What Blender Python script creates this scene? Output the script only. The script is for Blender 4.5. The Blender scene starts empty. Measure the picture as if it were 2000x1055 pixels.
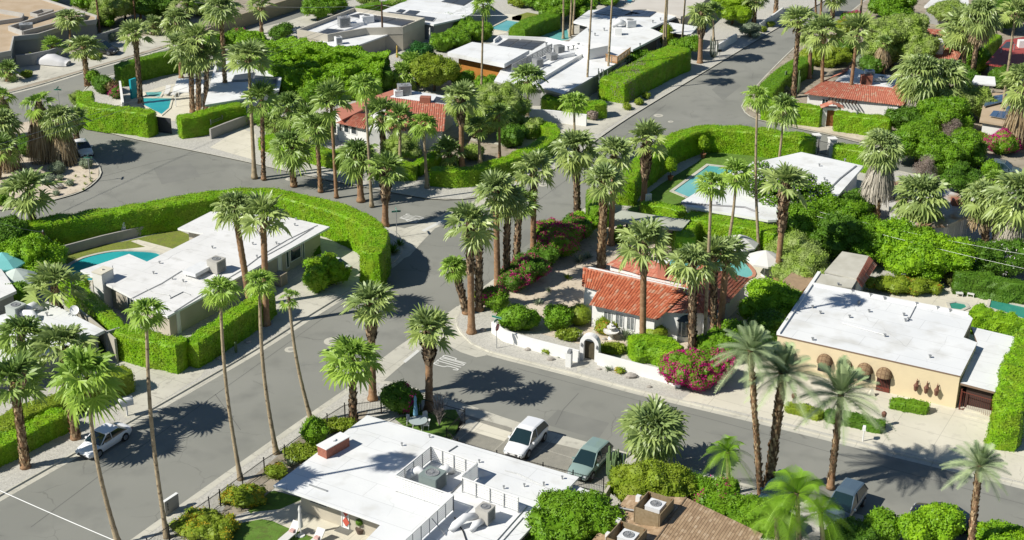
import bpy, math, random
import numpy as np
from mathutils import Vector, Matrix
R = math.radians
SC = bpy.context.scene
COL = SC.collection
# ---------------------------------------------------------------- camera
CAM_H, FPX, PITCH, ROLL = 62.0, 2950.0, R(24.5), R(0.5)
cam = bpy.data.cameras.new('camera'); camo = bpy.data.objects.new('camera', cam); COL.objects.link(camo)
_F = Vector((0, math.cos(PITCH), -math.sin(PITCH))); _U = Vector((0, math.sin(PITCH), math.cos(PITCH))); _R = Vector((1, 0, 0))
_r = _R*math.cos(ROLL) + _U*math.sin(ROLL); _u = -_R*math.sin(ROLL) + _U*math.cos(ROLL)
camo.matrix_world = Matrix(((_r.x, _u.x, -_F.x, 0), (_r.y, _u.y, -_F.y, 0), (_r.z, _u.z, -_F.z, CAM_H), (0, 0, 0, 1)))
cam.sensor_width = 36; cam.lens = 36*FPX/2000; cam.clip_start = 1; cam.clip_end = 3000
SC.camera = camo
# ---------------------------------------------------------------- world, sun, exposure
SUN_AZ, SUN_EL = R(22), R(42)          # direction the shadows fall, height of the sun
W = bpy.data.worlds.new('World'); SC.world = W; W.use_nodes = True
_n = W.node_tree.nodes; _sky = _n.new('ShaderNodeTexSky'); _sky.sky_type = 'NISHITA'; _sky.sun_disc = False
_sky.sun_elevation = SUN_EL; _sky.sun_rotation = math.atan2(-math.cos(SUN_AZ), -math.sin(SUN_AZ)); _sky.dust_density = 0.15; _sky.ozone_density = 3.5
_bg = _n['Background']; _bg.inputs[1].default_value = 0.06
W.node_tree.links.new(_sky.outputs[0], _bg.inputs[0])
_l = bpy.data.lights.new('sun', 'SUN'); _l.energy = 4.9; _l.angle = R(0.5); _l.color = (1, .955, .86)
_lo = bpy.data.objects.new('sun', _l); COL.objects.link(_lo); _lo.location = (-60, 40, 80)
_d = Vector((math.cos(SUN_AZ)*math.cos(SUN_EL), math.sin(SUN_AZ)*math.cos(SUN_EL), -math.sin(SUN_EL)))
_lo.rotation_euler = _d.to_track_quat('-Z', 'Y').to_euler()
SC.view_settings.view_transform = 'Standard'; SC.view_settings.look = 'None'; SC.view_settings.exposure = 0.40; SC.view_settings.gamma = 1
# ---------------------------------------------------------------- measuring: photo survey point -> ground or height z
def G(x, y, z=0.0):
    a = (x-1000)/FPX; b = -(y-527.5)/FPX
    d = _r*a + _u*b + _F; t = (CAM_H - z)/-d.z
    return np.array((d.x*t, d.y*t, z))
def proj(P):
    v = Vector((P[0], P[1], P[2]-CAM_H)); d = v.dot(_F)
    return 1000 + FPX*v.dot(_r)/d, 527.5 - FPX*v.dot(_u)/d
def height_at(base, py):
    lo, hi = 0.0, 45.0
    for _ in range(30):
        m = (lo+hi)/2
        if proj((base[0], base[1], m))[1] > py: lo = m
        else: hi = m
    return lo
def above(bx, by, cx, cy, z0=.12):
    """base point and the point straight over it (leaning sideways) that was surveyed at cx, cy"""
    b = G(bx, by, z0); h = height_at(b, cy)
    q = G(cx, cy, h); return b, np.array((q[0], q[1], h))
# ---------------------------------------------------------------- materials
MATS = {}
def mat(name, col, col2=None, scale=1.0, rough=.8, bump=0, bscale=30, detail=3, spec=.3, metal=0, lo=.35, hi=.65, col3=None, scale3=8, f3=(.55, .7), obj=False, crack=None, joint=None, tint=None):
    if name in MATS: return MATS[name]
    m = bpy.data.materials.new(name); m.use_nodes = True; MATS[name] = m
    nt = m.node_tree; n = nt.nodes; L = nt.links; b = n['Principled BSDF']
    b.inputs['Roughness'].default_value = rough; b.inputs['Metallic'].default_value = metal; b.inputs['Specular IOR Level'].default_value = spec
    c4 = lambda c: (c[0]*.77, c[1]*.77, c[2]*.77, 1)
    b.inputs['Base Color'].default_value = c4(col)
    if col2 is None and not bump: return m
    tc = n.new('ShaderNodeTexCoord'); src = tc.outputs['Object']
    if obj is False:
        g = n.new('ShaderNodeNewGeometry'); src = g.outputs['Position']
    def noise(s, d=detail):
        t = n.new('ShaderNodeTexNoise'); t.inputs['Scale'].default_value = s; t.inputs['Detail'].default_value = d; L.new(src, t.inputs['Vector']); return t.outputs['Fac']
    def ramp(f, a, z):
        r = n.new('ShaderNodeMapRange'); r.inputs[1].default_value = a; r.inputs[2].default_value = z; L.new(f, r.inputs[0]); return r.outputs[0]
    if col2 is not None:
        mx = n.new('ShaderNodeMix'); mx.data_type = 'RGBA'; mx.inputs[6].default_value = c4(col); mx.inputs[7].default_value = c4(col2)
        L.new(ramp(noise(scale), lo, hi), mx.inputs[0]); out = mx.outputs[2]
        if col3 is not None:
            m2 = n.new('ShaderNodeMix'); m2.data_type = 'RGBA'; m2.inputs[7].default_value = c4(col3); L.new(out, m2.inputs[6])
            L.new(ramp(noise(scale3), *f3), m2.inputs[0]); out = m2.outputs[2]
        def dark(out, fac, k):
            mm = n.new('ShaderNodeMix'); mm.data_type = 'RGBA'; mm.blend_type = 'MULTIPLY'; mm.inputs[7].default_value = (k, k, k, 1); L.new(out, mm.inputs[6]); L.new(fac, mm.inputs[0]); return mm.outputs[2]
        if crack:      # wandering hairline cracks: cell borders of a warped pattern, broken up by noise
            wv = n.new('ShaderNodeTexNoise'); wv.inputs['Scale'].default_value = crack[0]*4; wv.inputs['Detail'].default_value = 3; L.new(src, wv.inputs['Vector'])
            ad = n.new('ShaderNodeVectorMath'); ad.operation = 'MULTIPLY_ADD'; ad.inputs[1].default_value = (crack[2],)*3; L.new(wv.outputs['Color'], ad.inputs[0]); L.new(src, ad.inputs[2])
            vo = n.new('ShaderNodeTexVoronoi'); vo.feature = 'DISTANCE_TO_EDGE'; vo.inputs['Scale'].default_value = crack[0]; L.new(ad.outputs[0], vo.inputs['Vector'])
            r = n.new('ShaderNodeMapRange'); r.inputs[1].default_value = crack[1]; r.inputs[2].default_value = 0; L.new(vo.outputs['Distance'], r.inputs[0])
            mu = n.new('ShaderNodeMath'); mu.operation = 'MULTIPLY'; L.new(r.outputs[0], mu.inputs[0]); L.new(ramp(noise(crack[0]*2.3), .45, .6), mu.inputs[1]); out = dark(out, mu.outputs[0], crack[3])
        if joint:      # straight panel joints, turned with the street grid
            mp = n.new('ShaderNodeMapping'); mp.inputs['Rotation'].default_value = (0, 0, R(29.5)); L.new(src, mp.inputs[0])
            bk = n.new('ShaderNodeTexBrick'); bk.inputs['Scale'].default_value = 1; bk.inputs['Brick Width'].default_value = joint[0]; bk.inputs['Row Height'].default_value = joint[1]; bk.inputs['Mortar Size'].default_value = joint[2]; bk.offset = joint[4] if len(joint) > 4 else 0
            bk.inputs['Mortar Smooth'].default_value = .3; bk.inputs['Color1'].default_value = (0, 0, 0, 1); bk.inputs['Color2'].default_value = (.12, .12, .12, 1); bk.inputs['Mortar'].default_value = (1, 1, 1, 1); L.new(mp.outputs[0], bk.inputs['Vector']); out = dark(out, bk.outputs['Color'], joint[3])
        L.new(out, b.inputs['Base Color'])
    if bump:
        bp = n.new('ShaderNodeBump'); bp.inputs['Strength'].default_value = bump; bp.inputs['Distance'].default_value = .05
        L.new(noise(bscale, 4), bp.inputs['Height']); L.new(bp.outputs[0], b.inputs['Normal'])
    return m
def leafmat(name, a, b2, c=None, trans=.25, rough=.5, nscale=.9, spec=.3):
    """leaf colour runs from a to b2 with the per-leaf value 'rnd'; c comes in soft patches"""
    if name in MATS: return MATS[name]
    m = bpy.data.materials.new(name); m.use_nodes = True; MATS[name] = m
    nt = m.node_tree; n = nt.nodes; L = nt.links; p = n['Principled BSDF']; p.inputs['Roughness'].default_value = rough; p.inputs['Specular IOR Level'].default_value = spec
    at = n.new('ShaderNodeAttribute'); at.attribute_name = 'rnd'
    mx = n.new('ShaderNodeMix'); mx.data_type = 'RGBA'; mx.inputs[6].default_value = (*a, 1); mx.inputs[7].default_value = (*b2, 1); L.new(at.outputs['Fac'], mx.inputs[0]); out = mx.outputs[2]
    if c:
        g = n.new('ShaderNodeNewGeometry'); t = n.new('ShaderNodeTexNoise'); t.inputs['Scale'].default_value = nscale; t.inputs['Detail'].default_value = 2; L.new(g.outputs['Position'], t.inputs['Vector'])
        r = n.new('ShaderNodeMapRange'); r.inputs[1].default_value = .42; r.inputs[2].default_value = .62; L.new(t.outputs['Fac'], r.inputs[0])
        m2 = n.new('ShaderNodeMix'); m2.data_type = 'RGBA'; m2.inputs[7].default_value = (*c, 1); L.new(out, m2.inputs[6]); L.new(r.outputs[0], m2.inputs[0]); out = m2.outputs[2]
    L.new(out, p.inputs['Base Color'])
    if trans:
        tr = n.new('ShaderNodeBsdfTranslucent'); L.new(out, tr.inputs['Color']); ms = n.new('ShaderNodeMixShader'); ms.inputs[0].default_value = trans
        L.new(p.outputs[0], ms.inputs[1]); L.new(tr.outputs[0], ms.inputs[2]); L.new(ms.outputs[0], n['Material Output'].inputs[0])
    return m
ASPH = mat('asphalt', (.258, .260, .230), (.302, .302, .268), scale=.10, rough=.9, bump=.25, bscale=25, col3=(.215, .217, .195), scale3=.35, f3=(.52, .8), crack=(.13, .008, 1.6, .72))
CONC = mat('concrete', (.56, .54, .46), (.66, .635, .54), scale=.35, rough=.9, bump=.2, bscale=12, col3=(.38, .36, .31), scale3=1.5, f3=(.58, .8), joint=(3.0, 3.0, .03, .7), crack=(.3, .01, 1, .75))
CONC2 = mat('old_concrete', (.36, .35, .31), (.42, .40, .36), scale=.5, rough=.9, bump=.2, bscale=12)
CREAMC = mat('cream_concrete', (.70, .66, .54), (.78, .735, .61), scale=.3, rough=.9, bump=.15, bscale=10, col3=(.60, .565, .47), scale3=1.2, f3=(.55, .8), joint=(3.6, 3.6, .03, .75), crack=(.22, .008, 1, .75))
AGG = mat('aggregate', (.33, .315, .265), (.28, .27, .23), scale=1.5, joint=(3.2, 4.5, .06, 1.35), rough=.95, bump=.3, bscale=20, col3=(.4, .38, .33), scale3=14)
PATCH = mat('asphalt_patch', (.225, .227, .205), (.255, .256, .23), scale=.4, rough=.9, bump=.3, bscale=25)
SEAL = mat('crack_sealer', (.15, .15, .14), rough=.8)
GRAV = mat('pale_gravel', (.50, .485, .435), (.62, .60, .54), scale=5, rough=1, bump=.6, bscale=14, col3=(.3, .29, .27), scale3=9, f3=(.58, .66), detail=5)
SAND = mat('sand', (.62, .53, .41), (.71, .62, .50), scale=.6, rough=1, bump=.4, bscale=6, col3=(.4, .33, .25), scale3=3, f3=(.55, .75), detail=5)
SOIL = mat('dry_soil', (.36, .31, .24), (.44, .38, .3), scale=.4, rough=1, bump=.4, bscale=5, col3=(.22, .2, .13), scale3=1.3, f3=(.52, .7), detail=5)
WHITE = mat('white_paint', (.95, .95, .93), (.88, .88, .86), scale=.8, rough=.6)
ROOFW = mat('white_roofing', (.90, .91, .905), (.82, .835, .84), scale=.25, rough=.65, bump=.15, bscale=4, col3=(.68, .675, .64), scale3=.45, f3=(.54, .8), joint=(9, 1.9, .03, .8, .4), crack=(.12, .004, 1.5, .7))
ROOFG = mat('grey_white_roofing', (.80, .795, .775), (.87, .865, .85), scale=.4, rough=.7, bump=.15, bscale=4, col3=(.66, .65, .62), scale3=.8, f3=(.54, .8), joint=(9, 1.9, .03, .84, .4), crack=(.16, .006, 1.5, .6))
STUC = mat('white_stucco', (.88, .87, .84), (.82, .81, .78), scale=1, rough=.9, bump=.2, bscale=12)
CREAM = mat('cream_stucco', (.84, .70, .46), (.78, .65, .43), scale=.5, rough=.9, bump=.2, bscale=12, col3=(.70, .60, .42), scale3=1.2, f3=(.6, .85))
BEIGE = mat('beige_stucco', (.58, .53, .43), (.53, .48, .39), scale=.7, rough=.9, bump=.2, bscale=12)
GREYST = mat('grey_stucco', (.40, .40, .39), (.36, .36, .35), scale=.7, rough=.9)
BLACK = mat('black_metal', (.02, .02, .022), rough=.5, spec=.4)
DARK = mat('dark_paint', (.035, .035, .035), rough=.7)
GLASS = mat('window_glass', (.03, .045, .055), rough=.08, spec=.8)
GLASS2 = mat('curtained_glass', (.30, .32, .32), (.16, .18, .19), scale=6, rough=.15, spec=.7)
GREYM = mat('galvanised_metal', (.45, .46, .46), (.38, .39, .4), scale=3, rough=.45, metal=.3)
DUCT = mat('white_duct', (.86, .87, .87), (.78, .79, .80), scale=2, rough=.5)
WOOD = mat('brown_wood', (.22, .10, .035), (.15, .07, .025), scale=4, rough=.6)
POLEW = mat('pole_wood', (.15, .085, .05), (.10, .06, .04), scale=5, rough=.9)
ORANGE = mat('orange_panelling', (.55, .24, .05), (.48, .2, .04), scale=2, rough=.7)
BRICK = mat('red_brick', (.42, .17, .11), (.34, .13, .09), scale=8, rough=.9, bump=.3)
SOLAR = mat('solar_glass', (.035, .045, .075), rough=.15, spec=.8)
SOLARB = mat('solar_black', (.06, .065, .075), rough=.35, spec=.6)
STONE = mat('pale_stone', (.50, .46, .41), (.38, .35, .31), scale=2.5, rough=.9, bump=.6, bscale=5)
LAWN = mat('lawn_turf', (.16, .29, .045), (.125, .24, .03), scale=1.2, rough=.95, bump=.8, bscale=50, col3=(.13, .17, .04), scale3=3, f3=(.5, .75))
LAWN2 = mat('dry_lawn_turf', (.26, .30, .05), (.20, .26, .04), scale=.8, rough=.95, bump=.8, bscale=50, col3=(.2, .2, .07), scale3=3, f3=(.5, .75))
SHING = mat('brown_shingle', (.30, .21, .13), (.22, .15, .095), scale=9, rough=.95, bump=.5, bscale=12, col3=(.4, .3, .2), scale3=11, f3=(.56, .62))
TAN = mat('tan_roofing', (.50, .38, .25), (.56, .44, .31), scale=.5, rough=.95, bump=.3, bscale=12)
PINK = mat('pink_roofing', (.55, .22, .15), (.48, .19, .13), scale=1, rough=.9)
REDM = mat('red_metal_roofing', (.42, .08, .07), (.36, .07, .06), scale=.7, rough=.6)
def watermat(name, col, deep):
    m = mat(name, col, deep, scale=.18, rough=.06, spec=.5, bump=.25, bscale=2.2, lo=.4, hi=.6); return m
WATER = watermat('pool_water', (.04, .46, .48), (.02, .33, .37))
WATERL = watermat('pale_pool_water', (.22, .56, .55), (.12, .46, .47))
WATERG = watermat('green_pool_water', (.06, .34, .26), (.04, .28, .22))
# tiles: colour varies tile by tile through UV cells
def tilemat(name, c1, c2, c3):
    if name in MATS: return MATS[name]
    m = bpy.data.materials.new(name); m.use_nodes = True; MATS[name] = m
    nt = m.node_tree; n = nt.nodes; L = nt.links; p = n['Principled BSDF']; p.inputs['Roughness'].default_value = .8
    uv = n.new('ShaderNodeUVMap'); uv.uv_map = 'UVMap'
    fl = n.new('ShaderNodeVectorMath'); fl.operation = 'FLOOR'; L.new(uv.outputs[0], fl.inputs[0])
    wn = n.new('ShaderNodeTexWhiteNoise'); wn.noise_dimensions = '2D'; L.new(fl.outputs[0], wn.inputs['Vector'])
    cr = n.new('ShaderNodeValToRGB'); e = cr.color_ramp.elements; c1, c2, c3 = [tuple(v*.74 for v in c) for c in (c1, c2, c3)]; e[0].color = (*c1, 1); e[1].color = (*c2, 1); e[1].position = .8
    k = cr.color_ramp.elements.new(.99); k.color = (*c3, 1); L.new(wn.outputs['Value'], cr.inputs[0])
    L.new(cr.outputs[0], p.inputs['Base Color']); return m
TILE = tilemat('clay_tile', (.46, .115, .05), (.58, .175, .08), (.56, .32, .21))
TILE2 = tilemat('faded_clay_tile', (.48, .15, .09), (.57, .21, .135), (.55, .33, .23))
# ---------------------------------------------------------------- objects
def tag(o, label=None, cat=None, group=None, kind=None):
    if label: o['label'] = label
    if cat: o['category'] = cat
    if group: o['group'] = group
    if kind: o['kind'] = kind
    return o
def empty(name, loc, label=None, cat=None, group=None, rz=0.0):
    o = bpy.data.objects.new(name, None); o.empty_display_size = .3; COL.objects.link(o)
    o.location = tuple(float(v) for v in loc); o.rotation_euler = (0, 0, rz); return tag(o, label, cat, group)
class MB:
    """collects shapes in world (or local) coordinates and links them as one mesh"""
    def __init__(s): s.v = []; s.f = []; s.mi = []; s.uv = None
    def add(s, V, F, m=0):
        k = len(s.v); s.v += [tuple(map(float, p)) for p in V]; s.f += [tuple(i+k for i in q) for q in F]; s.mi += [m]*len(F); return s
    def box(s, c, size, rz=0.0, m=0, top=None):
        cx, cy, cz = c; a, b, h = size[0]/2, size[1]/2, size[2]; t = top or 1.0
        co, si = math.cos(rz), math.sin(rz); V = []
        for z, k in ((cz, 1), (cz+h, t)):
            for x, y in ((-a, -b), (a, -b), (a, b), (-a, b)):
                x *= k; y *= k; V.append((cx+co*x-si*y, cy+si*x+co*y, z))
        return s.add(V, [(3, 2, 1, 0), (4, 5, 6, 7), (0, 1, 5, 4), (1, 2, 6, 5), (2, 3, 7, 6), (3, 0, 4, 7)], m)
    def prism(s, P, z0, z1, m=0, bottom=True):
        n = len(P); V = [(p[0], p[1], z0) for p in P] + [(p[0], p[1], z1) for p in P]
        F = [tuple(range(n, 2*n))] + [(i, (i+1) % n, n+(i+1) % n, n+i) for i in range(n)]
        if bottom: F.append(tuple(range(n-1, -1, -1)))
        return s.add(V, F, m)
    def poly(s, P, z=None, m=0):
        return s.add([(p[0], p[1], p[2] if z is None else z) for p in P], [tuple(range(len(P)))], m)
    def bar(s, a, b, w, h=None, m=0):
        h = h or w; a = Vector(a); b = Vector(b); d = (b-a).normalized(); up = Vector((0, 0, 1)) if abs(d.z) < .95 else Vector((1, 0, 0))
        x = d.cross(up).normalized()*w/2; y = x.cross(d).normalized()*h/2
        V = [a-x-y, a+x-y, a+x+y, a-x+y, b-x-y, b+x-y, b+x+y, b-x+y]
        return s.add(V, [(0, 1, 2, 3), (7, 6, 5, 4), (0, 4, 5, 1), (1, 5, 6, 2), (2, 6, 7, 3), (3, 7, 4, 0)], m)
    def tube(s, path, rad, n=8, m=0, cap=True):
        P = [Vector(p) for p in path]; V = []; F = []
        if not hasattr(rad, '__len__'): rad = [rad]*len(P)
        for i, p in enumerate(P):
            d = (P[min(i+1, len(P)-1)] - P[max(i-1, 0)]).normalized(); up = Vector((0, 1, 0)) if abs(d.z) > .7 else Vector((0, 0, 1))
            x = d.cross(up).normalized(); y = x.cross(d)
            for k in range(n):
                a = 2*math.pi*k/n; V.append(p + (x*math.cos(a)+y*math.sin(a))*rad[i])
        for i in range(len(P)-1):
            for k in range(n): F.append((i*n+k, i*n+(k+1) % n, (i+1)*n+(k+1) % n, (i+1)*n+k))
        if cap: F.append(tuple(range(n-1, -1, -1))); F.append(tuple(range((len(P)-1)*n, len(P)*n)))
        return s.add(V, F, m)
    def lathe(s, c, prof, n=12, m=0, sx=1, sy=1):
        V = []; F = []
        for r, z in prof:
            for k in range(n):
                a = 2*math.pi*k/n; V.append((c[0]+r*math.cos(a)*sx, c[1]+r*math.sin(a)*sy, c[2]+z))
        for i in range(len(prof)-1):
            for k in range(n): F.append((i*n+k, i*n+(k+1) % n, (i+1)*n+(k+1) % n, (i+1)*n+k))
        F.append(tuple(range(n-1, -1, -1))); F.append(tuple(range((len(prof)-1)*n, len(prof)*n)))
        return s.add(V, F, m)
    def build(s, name, mats, parent=None, smooth=False, loc=None, rz=0.0):
        me = bpy.data.meshes.new(name); me.from_pydata(s.v, [], s.f)
        for mt in (mats if isinstance(mats, (list, tuple)) else [mats]): me.materials.append(mt)
        if any(s.mi): me.polygons.foreach_set('material_index', s.mi)
        me.polygons.foreach_set('use_smooth', [bool(smooth)]*len(s.f))
        me.update(); o = bpy.data.objects.new(name, me); COL.objects.link(o)
        if parent is not None: attach(o, parent)
        if loc is not None: o.location = tuple(float(v) for v in loc); o.rotation_euler = (0, 0, rz)
        return o
def wmat(o):
    B = Matrix.LocRotScale(o.location, o.rotation_euler, o.scale)
    return B if o.parent is None else wmat(o.parent) @ o.matrix_parent_inverse @ B
def attach(o, parent):
    """parent while keeping the vertices where they are"""
    o.parent = parent; o.matrix_parent_inverse = wmat(parent).inverted()
def lattach(o, parent):
    """parent, vertices already in the parent's own space"""
    o.parent = parent; return o
def npmesh(name, V, F, rnd, mats, mi=None, smooth=False):
    V = np.asarray(V, np.float32); F = np.asarray(F, np.int32); me = bpy.data.meshes.new(name)
    me.vertices.add(len(V)); me.vertices.foreach_set('co', V.ravel())
    me.loops.add(F.size); me.loops.foreach_set('vertex_index', F.ravel())
    me.polygons.add(len(F)); me.polygons.foreach_set('loop_start', np.arange(0, F.size, F.shape[1], dtype=np.int32))
    for m in (mats if isinstance(mats, (list, tuple)) else [mats]): me.materials.append(m)
    if mi is not None: me.polygons.foreach_set('material_index', np.asarray(mi, np.int32))
    me.polygons.foreach_set('use_smooth', np.full(len(F), bool(smooth)))
    if rnd is not None:
        a = me.attributes.new('rnd', 'FLOAT', 'POINT'); a.data.foreach_set('value', np.asarray(rnd, np.float32))
    me.update(calc_edges=True); me.validate(); return me
def link(name, me, parent=None, loc=None):
    o = bpy.data.objects.new(name, me); COL.objects.link(o)
    if parent is not None: attach(o, parent)
    if loc is not None: o.location = tuple(float(v) for v in loc)
    return o
def P2(pts, z=0.0): return [G(x, y, z)[:2] for x, y in pts]
def ccw(P):
    a = sum(P[i][0]*P[(i+1) % len(P)][1]-P[(i+1) % len(P)][0]*P[i][1] for i in range(len(P)))
    return list(P) if a > 0 else list(P)[::-1]
def inset(P, d):
    """miter inset of a counter-clockwise polygon"""
    n = len(P); out = []
    for i in range(n):
        a, b, c = np.array(P[i-1]), np.array(P[i]), np.array(P[(i+1) % n])
        u = (b-a)/np.linalg.norm(b-a); v = (c-b)/np.linalg.norm(c-b)
        n1 = np.array((-u[1], u[0])); n2 = np.array((-v[1], v[0])); m = n1+n2; L = max(.35, (m@m)/2)
        out.append(b + m*d/L)
    return out
def smoothline(P, step=.5, closed=False):
    """Catmull-Rom through the points"""
    P = [np.array(p, float) for p in P]; out = []; n = len(P); rng = range(n) if closed else range(n-1)
    for i in rng:
        p1, p2 = P[i], P[(i+1) % n]; p0 = P[i-1] if (closed or i) else 2*p1-p2; p3 = P[(i+2) % n] if (closed or i+2 < n) else 2*p2-p1
        k = max(1, int(np.linalg.norm(p2-p1)/step))
        for j in range(k):
            t = j/k; out.append(.5*((2*p1)+(-p0+p2)*t+(2*p0-5*p1+4*p2-p3)*t*t+(-p0+3*p1-3*p2+p3)*t**3))
    if not closed: out.append(P[-1])
    return out
def resample(P, step):
    P = [np.array(p, float) for p in P]; out = []
    for a, b in zip(P[:-1], P[1:]):
        k = max(1, int(round(np.linalg.norm(b-a)/step)))
        for j in range(k): out.append(a+(b-a)*j/k)
    out.append(P[-1]); return out
# ================================================================ planting builders
LEAF_HEDGE = leafmat('hedge_leaf', (.115, .27, .004), (.25, .46, .008), (.19, .31, .012), trans=.08)
LEAF_BANK = leafmat('bank_leaf', (.11, .26, .006), (.24, .44, .010), (.17, .32, .010), trans=.12)
LEAF_DARK = leafmat('dark_leaf', (.06, .15, .010), (.13, .27, .022), (.09, .19, .014), trans=.25)
LEAF_OLIVE = leafmat('olive_leaf', (.14, .22, .012), (.29, .38, .028), (.22, .29, .022), trans=.2)
LEAF_MID = leafmat('mid_leaf', (.08, .20, .008), (.20, .38, .014), (.14, .27, .012), trans=.2)
LEAF_BRIGHT = leafmat('bright_leaf', (.10, .25, .008), (.25, .44, .016), (.24, .43, .012), trans=.2)
LEAF_GREY = leafmat('grey_leaf', (.17, .22, .13), (.28, .33, .22), None, trans=.15)
LEAF_FEATHERY = leafmat('feathery_leaf', (.20, .31, .04), (.36, .48, .09), (.30, .38, .12), trans=.3)
PALM_G = leafmat('palm_leaf', (.14, .22, .08), (.38, .47, .13), None, trans=.25, rough=.42, spec=.5)
PALM_D = leafmat('dark_palm_leaf', (.11, .20, .055), (.31, .43, .085), None, trans=.25, rough=.42, spec=.5)
PALM_Y = leafmat('bright_palm_leaf', (.15, .28, .04), (.36, .52, .08), None, trans=.3, rough=.45, spec=.4)
PALM_Q = leafmat('queen_palm_leaf', (.14, .29, .015), (.28, .48, .04), None, trans=.35, rough=.45)
PALM_DATE = leafmat('date_palm_leaf', (.22, .31, .15), (.42, .50, .26), None, trans=.15, rough=.45)
THATCH = leafmat('dead_thatch', (.20, .14, .07), (.48, .38, .24), None, trans=.1, rough=.9)
THATCHG = leafmat('grey_thatch', (.30, .27, .22), (.52, .48, .40), None, trans=.1, rough=.9)
BOOT = leafmat('palm_boot', (.06, .038, .024), (.52, .38, .24), None, trans=0, rough=.9)
BOOTL = leafmat('light_palm_boot', (.17, .10, .05), (.62, .46, .27), None, trans=0, rough=.9)
BOUGA = leafmat('magenta_bract', (.42, .005, .14), (.72, .02, .29), None, trans=.3)
YFLOWER = leafmat('yellow_flower', (.55, .42, .02), (.45, .3, .02), None, trans=.2)
OFLOWER = leafmat('orange_flower', (.5, .16, .02), (.42, .25, .05), None, trans=.2)
WFLOWER = leafmat('white_flower', (.7, .68, .66), (.6, .52, .6), None, trans=.2)
LEAF_LIME = leafmat('lime_leaf', (.17, .30, .008), (.30, .46, .02), None, trans=.3)
LEAF_DEEP = leafmat('deep_leaf', (.02, .10, .015), (.05, .17, .03), None, trans=.2)
LEAF_BROWN = leafmat('brown_leaf', (.15, .09, .04), (.24, .17, .08), (.12, .14, .03), trans=.1)
LEAF_TWIG = leafmat('twig_leaf', (.20, .15, .12), (.34, .28, .24), None, trans=.05)
TRUNKB = mat('brown_palm_trunk', (.40, .235, .125), (.27, .155, .085), scale=1.6, rough=.95, bump=.5, bscale=18, col3=(.46, .30, .18), scale3=5, f3=(.5, .7))
TRUNKG = mat('grey_palm_trunk', (.50, .40, .26), (.38, .30, .19), scale=1.2, rough=.95, bump=.4, bscale=18, col3=(.16, .115, .07), scale3=4, f3=(.55, .7))
BARK = mat('shrub_bark', (.12, .085, .055), (.08, .055, .035), scale=4, rough=.95)
TWIG = mat('grey_twig', (.34, .30, .27), (.26, .22, .2), scale=3, rough=.95)
CACTUS = mat('cactus_skin', (.10, .17, .06), (.14, .21, .09), scale=4, rough=.7, bump=.4, bscale=20)
def pn(P, s, seed=0):
    r = np.random.RandomState(seed+17); out = 0
    for k in range(5):
        d = r.normal(size=3); d /= np.linalg.norm(d); out = out + np.sin((P@d)*s*(1+.55*k)+r.uniform(0, 6))/(1+.5*k)
    return out/2.2
def leafquads(C, N, size, rs, jit=.7, asp=.6):
    n = len(C); N = N + rs.normal(size=(n, 3))*jit; N /= np.linalg.norm(N, axis=1)[:, None]+1e-9
    T = np.cross(N, rs.normal(size=(n, 3))); T /= np.linalg.norm(T, axis=1)[:, None]+1e-9; B = np.cross(N, T)
    s = (size*rs.uniform(.6, 1.35, n))[:, None]/2; a = s*asp
    V = np.stack((C-T*s, C+B*a-N*s*.15, C+T*s, C-B*a-N*s*.15), 1).reshape(-1, 3)
    return V, np.arange(4*n).reshape(-1, 4)
def scatter(V, F, dens, rs, off=.03):
    A = V[F[:, 0]]; B = V[F[:, 1]]; C = V[F[:, 2]]; D = V[F[:, 3]]
    nrm = np.cross(C-A, D-B); ar = np.linalg.norm(nrm, axis=1)/2; n = int(ar.sum()*dens)
    if n < 1: return np.zeros((0, 3)), np.zeros((0, 3))
    idx = rs.choice(len(F), n, p=ar/ar.sum()); u = rs.rand(n, 1); v = rs.rand(n, 1)
    P = (A[idx]*(1-u)+B[idx]*u)*(1-v)+(D[idx]*(1-u)+C[idx]*u)*v
    N = nrm[idx]/(2*ar[idx][:, None]+1e-9); return P+N*rs.uniform(-off, off*3, (n, 1)), N
def leafy(name, V, F, leafm, dens, size, seed=0, extra=None, asp=.6, off=.03, jit=.7):
    """closed core (quads) plus leaves over it; extra = (material, share) blossoms clustered on it"""
    rs = np.random.RandomState(seed+5); V = np.asarray(V, float); F = np.asarray(F)
    P, N = scatter(V, F, dens, rs, off); LV, LF = leafquads(P, N, size, rs, jit, asp)
    rc = np.clip(.35+.3*pn(V, 2.2, seed), 0, 1); rl = np.repeat(np.clip(rs.rand(len(P))*.8+.2*pn(P, 1.5, seed), 0, 1), 4)
    AV = np.vstack((V, LV)); AF = np.vstack((F, LF+len(V))); mi = np.zeros(len(AF), int)
    mats = [leafm]
    if extra:
        mats.append(extra[0]); cl = pn(P, extra[2] if len(extra) > 2 else 2.5, seed+3)+rs.rand(len(P))*.9
        th = np.quantile(cl, 1-extra[1]); mi[len(F):] = (cl > th).astype(int)
    return npmesh(name, AV, AF, np.concatenate((rc, rl)), mats, mi)
def lump(c, r, seed=0, n=14, rough=.16, fs=1.0):
    """rough closed ball made of quads; c centre, r three radii"""
    V = []; m = n//2+1
    th = np.linspace(.06, math.pi-.06, m); ph = np.linspace(0, 2*math.pi, n, endpoint=False)
    T, Pp = np.meshgrid(th, ph, indexing='ij'); D = np.stack((np.sin(T)*np.cos(Pp), np.sin(T)*np.sin(Pp), np.cos(T)), -1).reshape(-1, 3)
    r = np.array(r, float); k = 1+rough*pn(D*1.0, 3.2*fs, seed); V = np.array(c)+D*r*k[:, None]
    F = [(i*n+j, (i+1)*n+j, (i+1)*n+(j+1) % n, i*n+(j+1) % n) for i in range(m-1) for j in range(n)]
    return V, np.array(F)
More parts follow.
